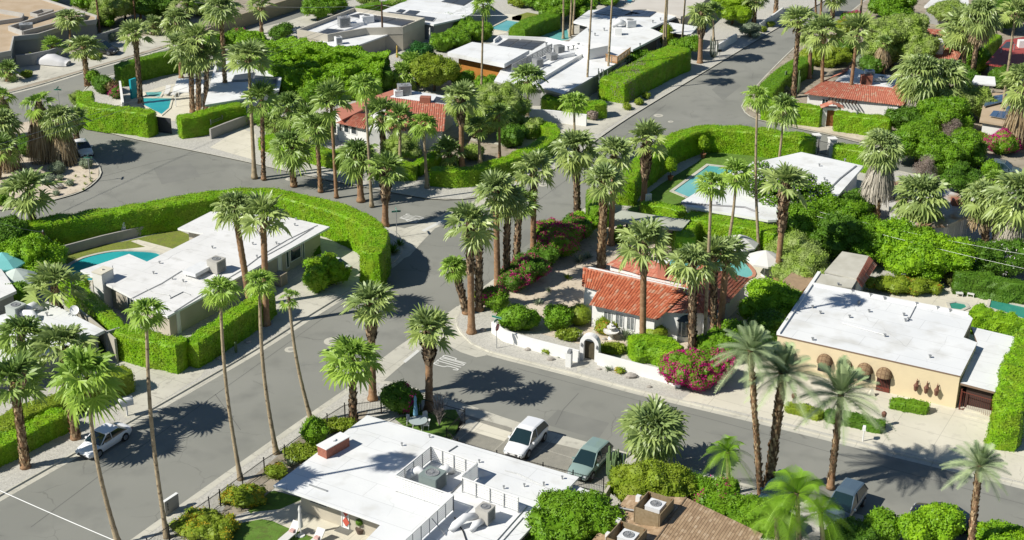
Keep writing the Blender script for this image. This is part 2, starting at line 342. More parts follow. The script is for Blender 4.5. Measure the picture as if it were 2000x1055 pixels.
def lumps(L, seed=0, n=14, rough=.16):
    VV = []; FF = []; k = 0
    for i, (c, r) in enumerate(L):
        V, F = lump(c, r, seed+i*7, n, rough); VV.append(V); FF.append(F+k); k += len(V)
    return np.vstack(VV), np.vstack(FF)
def clumps(L, k, rs, lo=.30, hi=.5):
    out = list(L)
    for c, r in L:
        q = rs.normal(size=(k, 3)); q /= np.linalg.norm(q, axis=1)[:, None]; q[:, 2] = np.abs(q[:, 2])*.9-.15*rs.rand(k)
        for d in q:
            f = rs.uniform(lo, hi); m_ = (r[0]+r[1]+r[2])/3*f; out.append((np.array(c)+d*np.array(r)*rs.uniform(.72, 1.0), (m_*1.1, m_*1.1, m_)))
    return out
def leaf_n(r): return 7
# ---- hedges
def hedge(label, pts, h, w, z=None, leaf=None, dens=105, size=.145, group=None, z0=.12, seed=None, taper=.92, world=False, name='hedge', cat='hedge', wob=.085, extra=None, hs=None, smooth=True):
    """clipped hedge; pts = centre line of its TOP in the photo (at height h)"""
    leaf = leaf or LEAF_HEDGE; seed = seed if seed is not None else len(label)*7+int(pts[0][0])
    P = [np.array(p[:2]) for p in pts] if world else [G(x, y, h+z0)[:2] for x, y in pts]
    if smooth and len(P) > 2: P = smoothline(P, .5)
    P = resample(P, .45); P = np.array(P); n = len(P)
    d = np.gradient(P, axis=0); d /= np.linalg.norm(d, axis=1)[:, None]+1e-9; nr = np.stack((-d[:, 1], d[:, 0]), 1)
    # profile (across, up)
    k = max(3, int(h/.45)); kk = max(2, int(w/.4)); pr = [(-.5, t*.93) for t in np.linspace(0, 1, k)] + [(-.46, .99)] + [(-.42+.84*t, 1.0) for t in np.linspace(0, 1, kk+1)] + [(.46, .99)] + [(.5, t*.93) for t in np.linspace(1, 0, k)]
    pr = np.array(pr); m = len(pr)
    V = []
    for i in range(-1, n+1):
        j = min(max(i, 0), n-1); s = 1.0 if 0 <= i < n else .0
        e = 1.0 if 0 < i < n-1 else .93
        hh = h if hs is None else h*np.interp(j/(n-1), np.linspace(0, 1, len(hs)), hs)
        if s == 0: q = P[j][None, :] + nr[j]*(pr[:, :1]*w*.3) + d[j]*(.16 if i > 0 else -.16); zz = np.minimum(pr[:, 1]*hh*.97, hh*.97)
        else: q = P[j][None, :] + nr[j]*(pr[:, :1]*w*e*(1-(1-taper)*pr[:, 1:2]*.5)); zz = pr[:, 1]*hh*(.985 if e < 1 else 1)
        V.append(np.column_stack((q, z0+zz)))
    V = np.vstack(V); c = np.zeros_like(V)
    f = pn(V, .55, seed+2)*wob*.9 + pn(V, 1.7, seed)*wob + pn(V, 5.0, seed+1)*wob*.9
    cen = np.repeat(np.vstack((P[:1], P, P[-1:])), m, 0); out = V[:, :2]-cen; L = np.linalg.norm(out, axis=1)[:, None]+1e-6
    V[:, :2] += out/L*f[:, None]*np.minimum(1, L/.2); V[:, 2] += np.where(V[:, 2] > z0+h*.85, f*.8, 0)
    F = np.array([(i*m+j, (i+1)*m+j, (i+1)*m+j+1, i*m+j+1) for i in range(n+1) for j in range(m-1)])
    for r0_ in (0, n+1):      # close both ends
        F = np.vstack((F, [(r0_*m+j, r0_*m+j+1, r0_*m+m-2-j, r0_*m+m-1-j) for j in range(m//2-1)]))
    V[:, 2] = np.maximum(V[:, 2], z0-.05)
    # outward winding check through signed volume
    A, B, C = V[F[:, 0]], V[F[:, 1]], V[F[:, 2]]; 
    if (np.cross(A-A.mean(0), B-A.mean(0))*(C-A.mean(0))).sum() < 0: F = F[:, ::-1]
    b = np.array((P[n//2][0], P[n//2][1], z0)); me = leafy(name, V-b, F, leaf, dens, size, seed, extra, .6, .05, .36)
    return tag(link(name, me, loc=b), label, cat, group)
# ---- rounded shrubs and broad trees
def shrub(label, x, y, w, h=None, d=None, leaf=None, dens=70, size=.15, name='shrub', cat='shrub', group=None, seed=None, extra=None, z0=.12, nl=6, asp=.6, n=14, rough=.18, spread=.55, top=False, jit=.9, off=.07, clip=False):
    """x, y = foot of the shrub in the photo (centre of its ground patch); w, d, h metres"""
    leaf = leaf or LEAF_MID; h = h or w*.8; d = d or w; seed = seed if seed is not None else int(x*3+y)
    rs = np.random.RandomState(seed); b = G(x, y, z0)
    if top: b = G(x, y, z0+h); b[2] = z0
    if clip: L = [((0, 0, h*.5), (w/2, d/2, h*.52))]
    else:
        L = [((0, 0, h*.45), (w*.36, d*.36, h*.5))]
        for i in range(nl):
            a = 2*math.pi*i/nl+rs.rand(); q = rs.uniform(.7, 1.1)*spread
            rr = rs.uniform(.2, .3); L.append(((math.cos(a)*w*q*.5, math.sin(a)*d*q*.5, h*rs.uniform(.35, .66)), (w*rr, d*rr, h*rs.uniform(.26, .38))))
    if clip: V, F = lumps(L, seed, n, rough)
    else:
        k = int(min(11, max(4, w*2.4))); V, F = lumps(clumps(L, k, rs), seed, 9, rough+.08)
    V[:, 2] = np.maximum(V[:, 2], .0)
    me = leafy(name, V, F, leaf, dens, size, seed, extra, asp, off, jit); return tag(link(name, me, loc=b), label, cat, group)
def tree(label, x, y, w, h, d=None, leaf=None, dens=60, size=.18, name='tree', seed=None, extra=None, nl=12, group=None, z0=.12, crown_lo=.3, asp=.6, cat='tree', lumpr=(.17, .27), jit=.8, off=.10, gaps=0, sol=False):
    leaf = leaf or LEAF_MID; d = d or w; seed = seed if seed is not None else int(x*5+y*3); rs = np.random.RandomState(seed); b = G(x, y, z0)
    root = empty(name, b, label, cat, group); t = MB(); L = []
    t.tube([(0, 0, -.1), (.05, 0, h*.2), (0, .1, h*.45)], [.05*w**.5*1.6, .045*w**.5*1.5, .03*w**.5*1.4], 8)
    for i in range(nl):
        a = 2.4*i+rs.rand()*.6; q = math.sqrt((i+.5)/nl)*.72; zf = crown_lo+(1-crown_lo)*rs.uniform(.25, .85)*(1-.45*q**2)
        c = (math.cos(a)*w*q*.5, math.sin(a)*d*q*.5, h*zf); rr = rs.uniform(*lumpr)
        L.append((c, (w*rr, d*rr, h*rr*.8))); t.tube([(0, 0, h*.25), (c[0]*.5, c[1]*.5, h*.25+(c[2]-h*.25)*.6), c], [.06, .045, .02], 5)
    tr = t.build('trunk', BARK); lattach(tr, root)
    V, F = lumps(clumps(L, 6, rs), seed, 9, .28)
    if sol or not gaps: me = leafy('crown', V, F, leaf, dens, size, seed, extra, asp, off, jit)
    else:   # open crown: leaves only, through the whole volume
        rs2 = np.random.RandomState(seed+9); P = []
        for c, r in L:
            k = int(dens*r[0]*r[1]*r[2]*8); q = rs2.normal(size=(k, 3)); q /= np.linalg.norm(q, axis=1)[:, None]; q *= rs2.rand(k, 1)**.45; P.append(np.array(c)+q*np.array(r)*1.05)
        P = np.vstack(P); LV, LF = leafquads(P, np.tile((0, 0, .6), (len(P), 1)), size, rs2, 1.0, asp)
        mi = np.zeros(len(LF), int); mats = [leaf]
        if extra: mats.append(extra[0]); mi = (rs2.rand(len(LF)) < extra[1]).astype(int)
        me = npmesh('crown', LV, LF, np.repeat(rs2.rand(len(P)), 4), mats, mi)
    lattach(link('crown', me), root); return root
# ---- palms
def frondset_fan(seed, nf=46, pet=1.05, rad=1.0, lo=-50, hi=84, droop=.35, nleaf=16, sparse=1.0, dead=0):
    rs = np.random.RandomState(seed); V = []; F = []; RN = []; k = 0
    for i in range(nf):
        u = (i+.5)/nf; el = R(hi+(lo-hi)*(.62*u+.38*u**3)+rs.uniform(-11, 11)); az = i*2.39996+rs.uniform(-.3, .3)
        pl = pet*rs.uniform(.8, 1.15)*(.75+.35*min(1, u*2)); br = rad*rs.uniform(.85, 1.12)*(.8+.25*min(1, u*2.2))
        d = np.array((math.cos(az)*math.cos(el), math.sin(az)*math.cos(el), math.sin(el)))
        side = np.array((-math.sin(az), math.cos(az), 0)); up = np.cross(d, side); up = up if up[2] > 0 or abs(d[2]) > .95 else -up
        tw = rs.uniform(-.5, .5); side, up = side*math.cos(tw)+up*math.sin(tw), up*math.cos(tw)-side*math.sin(tw)
        mid = d*pl*.55; hub = d*pl + np.array((0, 0, -.05*pl*(1+u)))
        w = .028; V += [side*w, -side*w, mid-side*w, mid+side*w, hub-side*w*.7, hub+side*w*.7]
        F += [(k, k+1, k+2, k+3), (k+3, k+2, k+4, k+5)]; RN += [.75+.2*u]*6; k += 6
        fwd = (hub-mid); fwd /= np.linalg.norm(fwd); fwd = fwd*.96+np.array((0, 0, -.16*u-.02)); fwd /= np.linalg.norm(fwd)
        upv = np.cross(fwd, side); upv = upv if upv[2] > 0 else -upv
        tone = np.clip(.2+.6*u+rs.uniform(-.18, .18), 0, 1)
        if rs.rand() < .25: tone = min(1, tone+.25)
        span = R(rs.uniform(105, 128)); M_ = []
        for j in range(nleaf+1):
            a = -span+2*span*j/nleaf; rr = br*(.72+.28*math.cos(a*.62))
            M_.append(hub+(fwd*math.cos(a)+side*math.sin(a))*rr*.5+upv*(.05*br*(1 if j % 2 else -1))+upv*(.15*br*abs(math.sin(a*.8))))
        for j in range(nleaf):
            a2 = -span+2*span*(j+.5)/nleaf; rr = br*(.72+.28*math.cos(a2*.62)); cup = upv*(.15*br*abs(math.sin(a2*.8)))
            dt = fwd*math.cos(a2)+side*math.sin(a2); tipd = droop*br*rs.uniform(.5, 1.4); A = M_[j]; B = M_[j+1]; wv = (B-A)*.3
            D = hub+dt*rr*.78+cup+np.array((0, 0, -tipd*.3)); tip = hub+dt*rr*rs.uniform(.9, 1.06)+cup*.7+np.array((0, 0, -tipd))
            k = len(V); V += [hub, A, (A+B)/2+dt*.02, B, D-wv, D+wv, tip+wv*.3, tip-wv*.3]
            F += [(k, k+1, k+2, k+3), (k+1, k+4, k+5, k+3), (k+4, k+7, k+6, k+5)]; RN += [min(1, tone+.1), tone, tone, tone, tone, tone, min(1, tone+.08), min(1, tone+.08)]
        k = len(V)
    return np.array(V), np.array(F), np.array(RN)
def frondset_feather(seed, nf=26, L=3.0, lo=-25, hi=82, droop=1.1, nl=26, ll=.55, up=.25, width=.045):
    rs = np.random.RandomState(seed); V = []; F = []; RN = []; k = 0
    for i in range(nf):
        u = (i+.5)/nf; el = R(hi+(lo-hi)*u+rs.uniform(-7, 7)); az = i*2.39996+rs.uniform(-.25, .25); Lf = L*rs.uniform(.85, 1.1)*(.8+.3*u)
        d = np.array((math.cos(az)*math.cos(el), math.sin(az)*math.cos(el), math.sin(el))); side = np.array((-math.sin(az), math.cos(az), 0)); tone = np.clip(rs.uniform(0, .7)+.3*u, 0, 1)
        T = np.linspace(0, 1, nl+1); Q = d[None]*Lf*T[:, None] - np.array((0, 0, 1))[None]*(droop*Lf*.32*T**2.2*(.5+math.cos(el)))[:, None]
        tg = np.gradient(Q, axis=0); tg /= np.linalg.norm(tg, axis=1)[:, None]
        for j in range(0, nl, 3):
            a = Q[j]; b = Q[min(j+3, nl)]; w = .035*(1-T[j]*.8); V += [a-side*w, a+side*w, b+side*w*.8, b-side*w*.8]; F.append((k, k+1, k+2, k+3)); RN += [.9]*4; k += 4
        for j in range(int(nl*.14), nl+1):
            t = T[j]; l = ll*math.sin(math.pi*min(.97, .16+.8*t))**.6*rs.uniform(.85, 1.1); upv = np.cross(tg[j], side); upv = upv if upv[2] > 0 else -upv
            for sgn in (-1, 1):
                dr = side*sgn*.8+tg[j]*.62+upv*up+np.array((0, 0, -.15)); dr /= np.linalg.norm(dr); tip = Q[j]+dr*l+np.array((0, 0, -.10*l)); w = tg[j]*width
                V += [Q[j]-w, Q[j]+w, tip+w*.2, tip-w*.2]; F.append((k, k+1, k+2, k+3)); RN += [tone]*4; k += 4
    return np.array(V), np.array(F), np.array(RN)
CROWN = {}
def crown_mesh(kind, var):
    key = (kind, var)
    if key in CROWN: return CROWN[key]
    s = 11*var+len(kind)*101
    if kind in ('fan', 'fandark', 'fanbright'): V, F, N = frondset_fan(s, [29, 34, 25, 31, 38, 23][var], 1.0, 1.12, [-38, -50, -30, -44, -56, -24][var], 84, [.14, .2, .1, .16, .24, .08][var]); m = {'fan': PALM_G, 'fandark': PALM_D, 'fanbright': PALM_Y}[kind]
    elif kind == 'full': V, F, N = frondset_fan(s, [60, 54, 64, 58, 50, 66][var], 1.1, 1.1, -68, 84, [.28, .22, .3, .25, .2, .34][var]); m = PALM_G
    elif kind == 'thin': V, F, N = frondset_fan(s, 26, .85, 1.02, -55, 80, .3); m = PALM_Y
    elif kind == 'tiny': V, F, N = frondset_fan(s, 12, .7, .8, -65, 80, .3); m = PALM_Y
    elif kind == 'date': V, F, N = frondset_feather(s, 42, 2.7, -14, 88, .8, 32, .5, .25, .028); m = PALM_DATE
    elif kind == 'queen': V, F, N = frondset_feather(s, 20, 2.6, -22, 84, 1.7, 32, .8, .0, .018); m = PALM_Q
    CROWN[key] = npmesh('crown', V, F, N, m); return CROWN[key]
def flakes(P, r, z, az, size, rs):
    """old leaf bases: blunt wedges pointing up and out of the trunk"""
    n = len(az); o = np.stack((np.cos(az), np.sin(az), np.zeros(n)), 1); s = np.stack((-np.sin(az), np.cos(az), np.zeros(n)), 1); up = np.array((0, 0, 1.))
    w = (size*rs.uniform(.6, 1.2, n))[:, None]; ln = (size*rs.uniform(1.0, 2.0, n))[:, None]; out = rs.uniform(.3, 1.0, (n, 1))
    b = P+o*(r[:, None]*.85); t = b+o*ln*.55*out+up*ln*.7+s*rs.uniform(-.3, .3, (n, 1))*size
    V = np.stack((b-s*w*.5, b+s*w*.5, t+s*w*.32, t-s*w*.32, b-s*w*.3-up*w*.5+o*w*.25, b+s*w*.3-up*w*.5+o*w*.25), 1).reshape(-1, 3)
    k = np.arange(n)[:, None]*6; F = np.vstack((k+np.array([[0, 1, 2, 3]]), k+np.array([[5, 4, 3, 2]])))
    return V, F, np.repeat(rs.rand(n)**1.6, 6)
def thatch(L, r0, r1, n, rs, top=0.0):
    az = rs.rand(n)*2*math.pi; zt = top-rs.rand(n)*L*.75; ln = L*rs.uniform(.2, .42, n); u = (top-zt)/L
    rr = r0+(r1-r0)*np.sin(np.clip(u*1.4+.1, 0, 1)*math.pi/2)*rs.uniform(.75, 1.1, n); o = np.stack((np.cos(az), np.sin(az), 0*az), 1); s = np.stack((-np.sin(az), np.cos(az), 0*az), 1)
    a = o*(rr*.75)[:, None]+np.stack((0*az, 0*az, zt), 1); b = o*(rr*rs.uniform(.95, 1.15, n))[:, None]+np.stack((0*az, 0*az, zt-ln), 1)+s*rs.uniform(-.12, .12, (n, 1))
    w = rs.uniform(.03, .09, (n, 1)); V = np.stack((a-s*w, a+s*w, b+s*w*.5, b-s*w*.5), 1).reshape(-1, 3)
    return V, np.arange(4*n).reshape(-1, 4), np.repeat(rs.rand(n)**1.3, 4)
def palm(label, base, crown, r, kind='fan', trunk='rough', var=0, group='palm trees', w=None, boots=None, bend=0.0, skirt=0, grey=False, z0=.12, name=None):
    """base, crown centre and crown radius as surveyed (pixels); trunk: rough, smooth, mix, thin, bare"""
    b, t = above(*base, *crown, z0); H = t[2]-z0; off = t-b; rs = np.random.RandomState(int(base[0]*7+crown[1])%9999)
    sc = 2*r/ (FPX/np.linalg.norm(np.array((t[0], t[1], t[2]-CAM_H))))/2
    unit = {'date': 2.35, 'queen': 2.35, 'tiny': 1.3, 'thin': 1.75, 'full': 2.05}.get(kind, 1.85); sc = sc/unit
    name = name or {'date': 'date_palm', 'queen': 'queen_palm'}.get(kind, 'fan_palm')
    root = empty(name, b, label, 'palm tree', group)
    fat = w or {'rough': .34, 'smooth': .36, 'mix': .37, 'thin': .165, 'bare': .2}[trunk]; fat *= rs.uniform(.93, 1.07)
    n = max(8, int(H/.25)); Z = np.linspace(0, 1, n); bx = bend*H*.08
    cx = off[0]*Z + bx*np.sin(Z*math.pi); cy = off[1]*Z + .15*np.sin(Z*3+rs.rand()*3)*Z*(1-Z)*2
    rad = fat*(.86+.5*np.exp(-Z*H/.5)-.12*Z)*(1+.06*np.sin(np.arange(n)*2.5)) if trunk != 'thin' else fat*(1+.7*np.exp(-Z*H/.8)-.35*Z)*(1+.05*np.sin(np.arange(n)*1.9))
    T = MB(); T.tube([(cx[i], cy[i], Z[i]*H-.05) for i in range(n)], list(rad), 10)
    tm = TRUNKG if trunk in ('thin', 'bare') else TRUNKB
    lattach(T.build('trunk', tm, smooth=True), root)
    f0 = {'rough': 0.04, 'mix': .55, 'smooth': .88, 'thin': .93, 'bare': .9}[trunk]
    if boots is not None: f0 = boots
    nb = int((1-f0)*H*(60 if fat > .22 else 40)*fat/.3); nb = max(nb, 30)
    zf = f0+(1-f0)*rs.rand(nb); az = rs.rand(nb)*2*math.pi; rr = np.interp(zf, Z, rad)
    P = np.stack((np.interp(zf, Z, cx), np.interp(zf, Z, cy), zf*H), 1)
    V, F, N = flakes(P, rr, zf*H, az, .2*fat/.3 if trunk != 'mix' else .24*fat/.3, rs)
    if trunk == 'mix':   # the shaggy collar swells out under the crown
        V = V.reshape(-1, 6, 3); c = np.stack((P[:, 0], P[:, 1]), 1)[:, None]; g_ = (1+.45*np.sin(np.clip((zf-f0)/(1-f0), 0, 1)*math.pi*.8))[:, None, None]
        V[:, :, :2] = c+(V[:, :, :2]-c)*g_; V = V.reshape(-1, 3)
    lattach(link('leaf_bases', npmesh('leaf_bases', V, F, N, BOOTL if kind in ('date', 'queen') or grey or rs.rand() < .3 and trunk == 'rough' else BOOT)), root)
    top = (float(off[0]), float(off[1]), float(H-.1*sc))
    c = link('crown', crown_mesh(kind, var % 6)); lattach(c, root); c.location = top; c.scale = (sc*rs.uniform(.9, 1.08), sc*rs.uniform(.9, 1.08), sc*rs.uniform(.82, 1.18)); c.rotation_euler = (rs.uniform(-.2, .2), rs.uniform(-.2, .2), rs.rand()*6.28)
    if skirt:
        V, F, N = thatch(skirt, .35, skirt*.22+.55, int(420+skirt*150), rs); s = link('dead_frond_skirt', npmesh('dead_frond_skirt', V, F, N, THATCHG if grey else THATCH)); lattach(s, root); s.location = (top[0], top[1], top[2]-.1)
    elif kind in ('fan', 'full', 'fandark') and rs.rand() < .8:
        V, F, N = thatch(1.1*sc, .3, .75, 60, rs); s = link('dead_fronds', npmesh('dead_fronds', V, F, N, THATCH)); lattach(s, root); s.location = top
    return root
# ---- small desert plants
def agave(label, x, y, r=.5, m=None, n=26, name='agave', cat='agave', group=None, z0=.12, hi=80):
    rs = np.random.RandomState(int(x+y)); V = []; k = 0
    for i in range(n):
        el = R(rs.uniform(12, hi)); az = i*2.4; d = np.array((math.cos(az)*math.cos(el), math.sin(az)*math.cos(el), math.sin(el))); s = np.array((-math.sin(az), math.cos(az), 0)); L = r*rs.uniform(.8, 1.2)
        V += [-s*.02, s*.02, d*L*.5+s*.05*r*2, d*L*.5-s*.05*r*2, d*L*.5-s*.05*r*2, d*L*.5+s*.05*r*2, d*L+s*.006, d*L-s*.006]
    V = np.array(V); F = np.arange(len(V)).reshape(-1, 4); o = link(name, npmesh(name, V, F, np.repeat(rs.rand(len(F)), 4), m or LEAF_GREY), loc=G(x, y, z0)); return tag(o, label, cat, group)
def rock(label, x, y, s=.6, group=None, z0=.1):
    V, F = lump((0, 0, s*.18), (s*.6, s*.42, s*.32), int(x), 10, .14); o = link('boulder', npmesh('boulder', V, F, None, STONE), loc=G(x, y, z0)); return tag(o, label, 'boulder', group)
def cactus(label, x, y, h=2, arms=7, r=.08, spread=.5, group=None, z0=.12, m=None):
    rs = np.random.RandomState(int(x*3+y)); B = MB()
    for i in range(arms):
        a = rs.rand()*6.28; q = spread*rs.rand() if i else 0; hh = h*rs.uniform(.55, 1); p = (math.cos(a)*q, math.sin(a)*q)
        B.tube([(p[0]*.3, p[1]*.3, -.05), (p[0], p[1], hh*.25), (p[0]*1.05, p[1]*1.05, hh), (p[0]*1.05, p[1]*1.05, hh+r*.8)], [r*.9, r, r, r*.3], 7)
    o = B.build('cactus', m or CACTUS, smooth=True, loc=G(x, y, z0)); return tag(o, label, 'cactus', group)
# ================================================================ ground, roads, kerbs
def sheet(name, pts, z, m, world=False, kind='structure', label=None, cat=None, sm=False, group=None, zpx=0.0):
    P = pts if world else P2(pts, z)
    if sm: P = smoothline(P, 1.0, True)
    B = MB(); B.poly([(p[0], p[1]) for p in ccw(P)], z); o = B.build(name, m)
    return tag(o, label, cat, group, kind)
g_ = MB(); g_.poly([(-2500, -500), (2500, -500), (2500, 3500), (-2500, 3500)], -.05); tag(g_.build('ground', SOIL), kind='structure')
r_ = MB(); r_.poly([(-190, 40), (190, 40), (190, 330), (-190, 330)], 0); tag(r_.build('road', ASPH), kind='structure')
def block(name, pts, m, gut=True, kerbpts=None, closed_from=0):
    """raised block of land with a kerb and concrete gutter along the surveyed street sides"""
    P = P2(pts, .12)
    c = ccw(P); B = MB(); B.prism(c, -.2, .12, bottom=False); tag(B.build(name, m), kind='structure')
def kerb(pts, gutter=.55, kw=.18):
    P = smoothline(P2(pts, .12), 1.2); P = np.array(P); d = np.gradient(P, axis=0); d /= np.linalg.norm(d, axis=1)[:, None]; nr = np.stack((-d[:, 1], d[:, 0]), 1)
    # profile to the street side (left of the line): top, face, gutter pan
    prof = [(-kw, .128), (0, .128), (.03, .012), (gutter, .006)]; V = []; F = []
    for i in range(len(P)):
        for a, z in prof: q = P[i]+nr[i]*a; V.append((q[0], q[1], z))
    for i in range(len(P)-1):
        for j in range(3): F.append((i*4+j, i*4+j+1, i*4+4+j+1, i*4+4+j))
    B = MB(); B.add(V, F); tag(B.build('kerb', CONC), kind='structure')
# street side polylines, surveyed in photo pixels on kerb top; the street lies to the LEFT of travel
kA = [(-60, 200), (0, 185), (60, 170), (112, 155), (180, 134), (257, 112), (330, 90), (420, 58), (500, 35), (560, 14), (620, -12)][::-1]
kB = [(700, -2), (620, 22), (560, 44), (500, 62), (420, 92), (345, 118), (240, 140), (190, 155), (163, 180), (152, 205), (155, 232), (170, 245), (235, 264), (300, 278), (400, 298), (490, 317), (577, 337), (650, 352), (722, 366), (787, 378), (840, 387), (900, 388), (960, 378), (1010, 360), (1050, 345), (1085, 327), (1130, 297), (1175, 264), (1222, 232), (1275, 199), (1335, 163), (1390, 130), (1450, 94), (1500, 64), (1560, 30), (1610, 0), (1660, -30)]
kC = [(100, 230), (130, 262), (150, 288), (178, 308), (193, 328), (192, 346), (160, 372), (102, 390), (50, 403), (0, 409), (-60, 415)][::-1]
kD = [(-60, 476), (0, 468), (90, 458), (170, 447), (300, 420), (430, 396), (520, 390), (600, 403), (680, 424), (745, 440), (770, 450), (784, 470), (783, 495), (765, 514), (743, 530), (690, 563), (607, 614), (500, 682), (400, 740), (310, 791), (147, 884), (0, 967), (-90, 1020)]
kE = [(180, 1120), (272, 1052), (500, 890), (635, 795), (700, 752), (725, 744), (765, 750), (910, 795), (1000, 826), (1155, 871), (1350, 921), (1480, 957), (1717, 1021), (1830, 1052), (2000, 1100)]
kF = [(2060, 963), (2000, 946), (1785, 893), (1500, 823), (1357, 789), (1250, 763), (1120, 728), (1000, 698), (955, 686), (920, 670), (900, 650), (890, 626), (900, 603), (930, 578), (965, 552), (1010, 517), (1060, 478), (1120, 430), (1160, 400), (1195, 378), (1213, 357), (1240, 332), (1290, 300), (1340, 284), (1400, 279), (1500, 288), (1600, 302), (1700, 322), (1800, 345), (1870, 362), (1960, 385), (2060, 410)]
kG = [(1720, -18), (1692, 0), (1640, 40), (1600, 62), (1562, 85), (1500, 145), (1455, 198), (1452, 212), (1466, 227), (1500, 238), (1607, 260), (1690, 280), (1800, 303), (1900, 322), (1980, 337), (2080, 360)]
block('verge_ground', kA + [(-300, 280), (-300, -260), (600, -260)], SOIL)
block('verge_ground', [(100, 230), (40, 240), (-60, 262), (-200, 300), (-200, 440)] + [p for p in kC], SAND)
block('verge_ground', kB + [(1640, -260), (900, -260)], GRAV)
block('verge_ground', kD + [(-400, 1160), (-400, 500)], GRAV)
block('verge_ground', kE + [(2400, 1400), (400, 1500), (-100, 1300)], GRAV)
block('verge_ground', kF + [(2400, 500), (2400, 1050)], GRAV)
block('verge_ground', kG + [(2500, 420), (2500, -260), (1760, -260)], SOIL)
for k in (kA, kB, kC, kD, kE, kF, kG): kerb(k)
def strip(name, pts, w, m, z=.009, shift=0.0):
    P = np.array(resample(P2(pts), 1.0)); d = np.gradient(P, axis=0); d /= np.linalg.norm(d, axis=1)[:, None]; nr = np.stack((-d[:, 1], d[:, 0]), 1); V = []; F = []
    for i in range(len(P)):
        for a in (-w/2, w/2): q = P[i]+nr[i]*(a+shift); V.append((q[0], q[1], z))
    for i in range(len(P)-1): F.append((2*i, 2*i+2, 2*i+3, 2*i+1))
    B = MB(); B.add(V, F); return tag(B.build(name, m), kind='structure')
# concrete valley gutters across the side streets
sheet('gutter_apron', [(668, 766), (700, 735), (780, 675), (845, 632), (893, 598), (908, 610), (900, 655), (918, 680), (952, 694), (930, 698), (900, 688), (870, 672), (845, 668), (800, 700), (748, 745), (712, 757)], .010, CONC)
sheet('gutter_apron', [(752, 438), (790, 446), (840, 432), (880, 410), (925, 392), (975, 380), (985, 392), (930, 405), (884, 432), (850, 446), (822, 475), (800, 500), (770, 512)], .010, CONC)
# painted road markings
PAINT = mat('road_paint', (.72, .72, .68), (.62, .62, .58), scale=6, rough=.8, lo=.55, hi=.75)
def road_mark(name, pts, label, cat='road marking', z=.014):
    B = MB(); B.poly(ccw(P2(pts)), z); return tag(B.build(name, PAINT), label, cat)
road_mark('stop_line', [(787, 706), (815, 683), (820, 686), (792, 709)], 'white stop line painted across the side street beside the valley gutter')
road_mark('stop_line', [(823, 450), (866, 428), (870, 431), (829, 453)], 'white stop line painted on the far side of the crossing under palm shadows')
def letters(word, c, uax, vax, lw, lh, gap, label, st=.13):
    """STOP in road lettering: strokes as flat bars; uax runs along the word, vax up the letters"""
    S = {'S': [((.95, .86), (.75, 1)), ((.75, 1), (.25, 1)), ((.25, 1), (.05, .88)), ((.05, .88), (.05, .64)), ((.05, .64), (.25, .52)), ((.25, .52), (.75, .48)), ((.75, .48), (.95, .36)), ((.95, .36), (.95, .12)), ((.95, .12), (.75, 0)), ((.75, 0), (.25, 0)), ((.25, 0), (.05, .14))],
         'T': [((0, 1), (1, 1)), ((.5, 1), (.5, 0))], 'O': [((.25, 0), (.75, 0)), ((.75, 0), (.95, .15)), ((.95, .15), (.95, .85)), ((.95, .85), (.75, 1)), ((.75, 1), (.25, 1)), ((.25, 1), (.05, .85)), ((.05, .85), (.05, .15)), ((.05, .15), (.25, 0))],
         'P': [((.05, 0), (.05, 1)), ((.05, 1), (.75, 1)), ((.75, 1), (.95, .88)), ((.95, .88), (.95, .58)), ((.95, .58), (.75, .47)), ((.75, .47), (.05, .47))]}
    B = MB(); c = np.array(c); u = np.array(uax); v = np.array(vax); tot = len(word)*lw+(len(word)-1)*gap; z = .014
    for i, ch in enumerate(word):
        o = c+u*(-tot/2+i*(lw+gap))-v*lh/2
        for a, b in S[ch]:
            A = o+u*a[0]*lw+v*a[1]*lh; Bq = o+u*b[0]*lw+v*b[1]*lh; d = (Bq-A)/np.linalg.norm(Bq-A); n = np.array((-d[1], d[0]))*st/2; e = d*st*.3; z += .0006
            B.poly([A-e-n, Bq+e-n, Bq+e+n, A-e+n], z)
    return tag(B.build('painted_stop_word', PAINT), label, 'road marking')
E60 = np.array((math.cos(R(60.5)), math.sin(R(60.5)))); E30 = np.array((math.cos(R(-29.5)), math.sin(R(-29.5))))
letters("STOP", G(880, 709)[:2], E60, -E30, .38, 2.4, .13, "white word STOP painted on the side street in front of the stop line")
letters("STOP", G(803, 427)[:2], -E60, E30, .36, 2.2, .12, "faint white word STOP painted on the far side street in palm shade")
def manhole(label, x, y, rr, lid=True):
    t = empty('manhole_cover', G(x, y, .01), label, 'manhole'); B = MB(); B.lathe(G(x, y, 0), [(rr, .006), (rr, .02), (rr*.99, .022)], 28); B.build('concrete_collar', CONC, t)
    B = MB(); B.lathe(G(x, y, 0), [(rr*.45, .023), (rr*.45, .03), (rr*.42, .031)], 24); B.build('iron_lid', CONC2 if lid else DARK, t)
manhole('large round manhole with pale collar beside the bright green palm', 650, 667, .8)
manhole('small round valve cover with pale collar left of the large manhole', 568, 683, .55)
manhole('round pale manhole near the centre of the main street by fan palms', 1061, 361, .6)
manhole('pale round manhole on the upper street near the far kerb', 1286, 226, .62)
manhole('smallest round valve cover on the upper street right of another manhole', 1310, 238, .35)
manhole('pale utility cover half hidden by the long hedge on the far street', 566, 350, .5)
for q in ([(560, 1000), (640, 940), (668, 962), (585, 1024)], [(1090, 800), (1190, 826), (1168, 858), (1062, 828)], [(300, 330), (372, 318), (392, 345), (316, 360)], [(1390, 175), (1425, 150), (1448, 168), (1412, 196)], [(1000, 470), (1030, 446), (1052, 460), (1020, 486)]): sheet('road_patch', q, .004, PATCH)
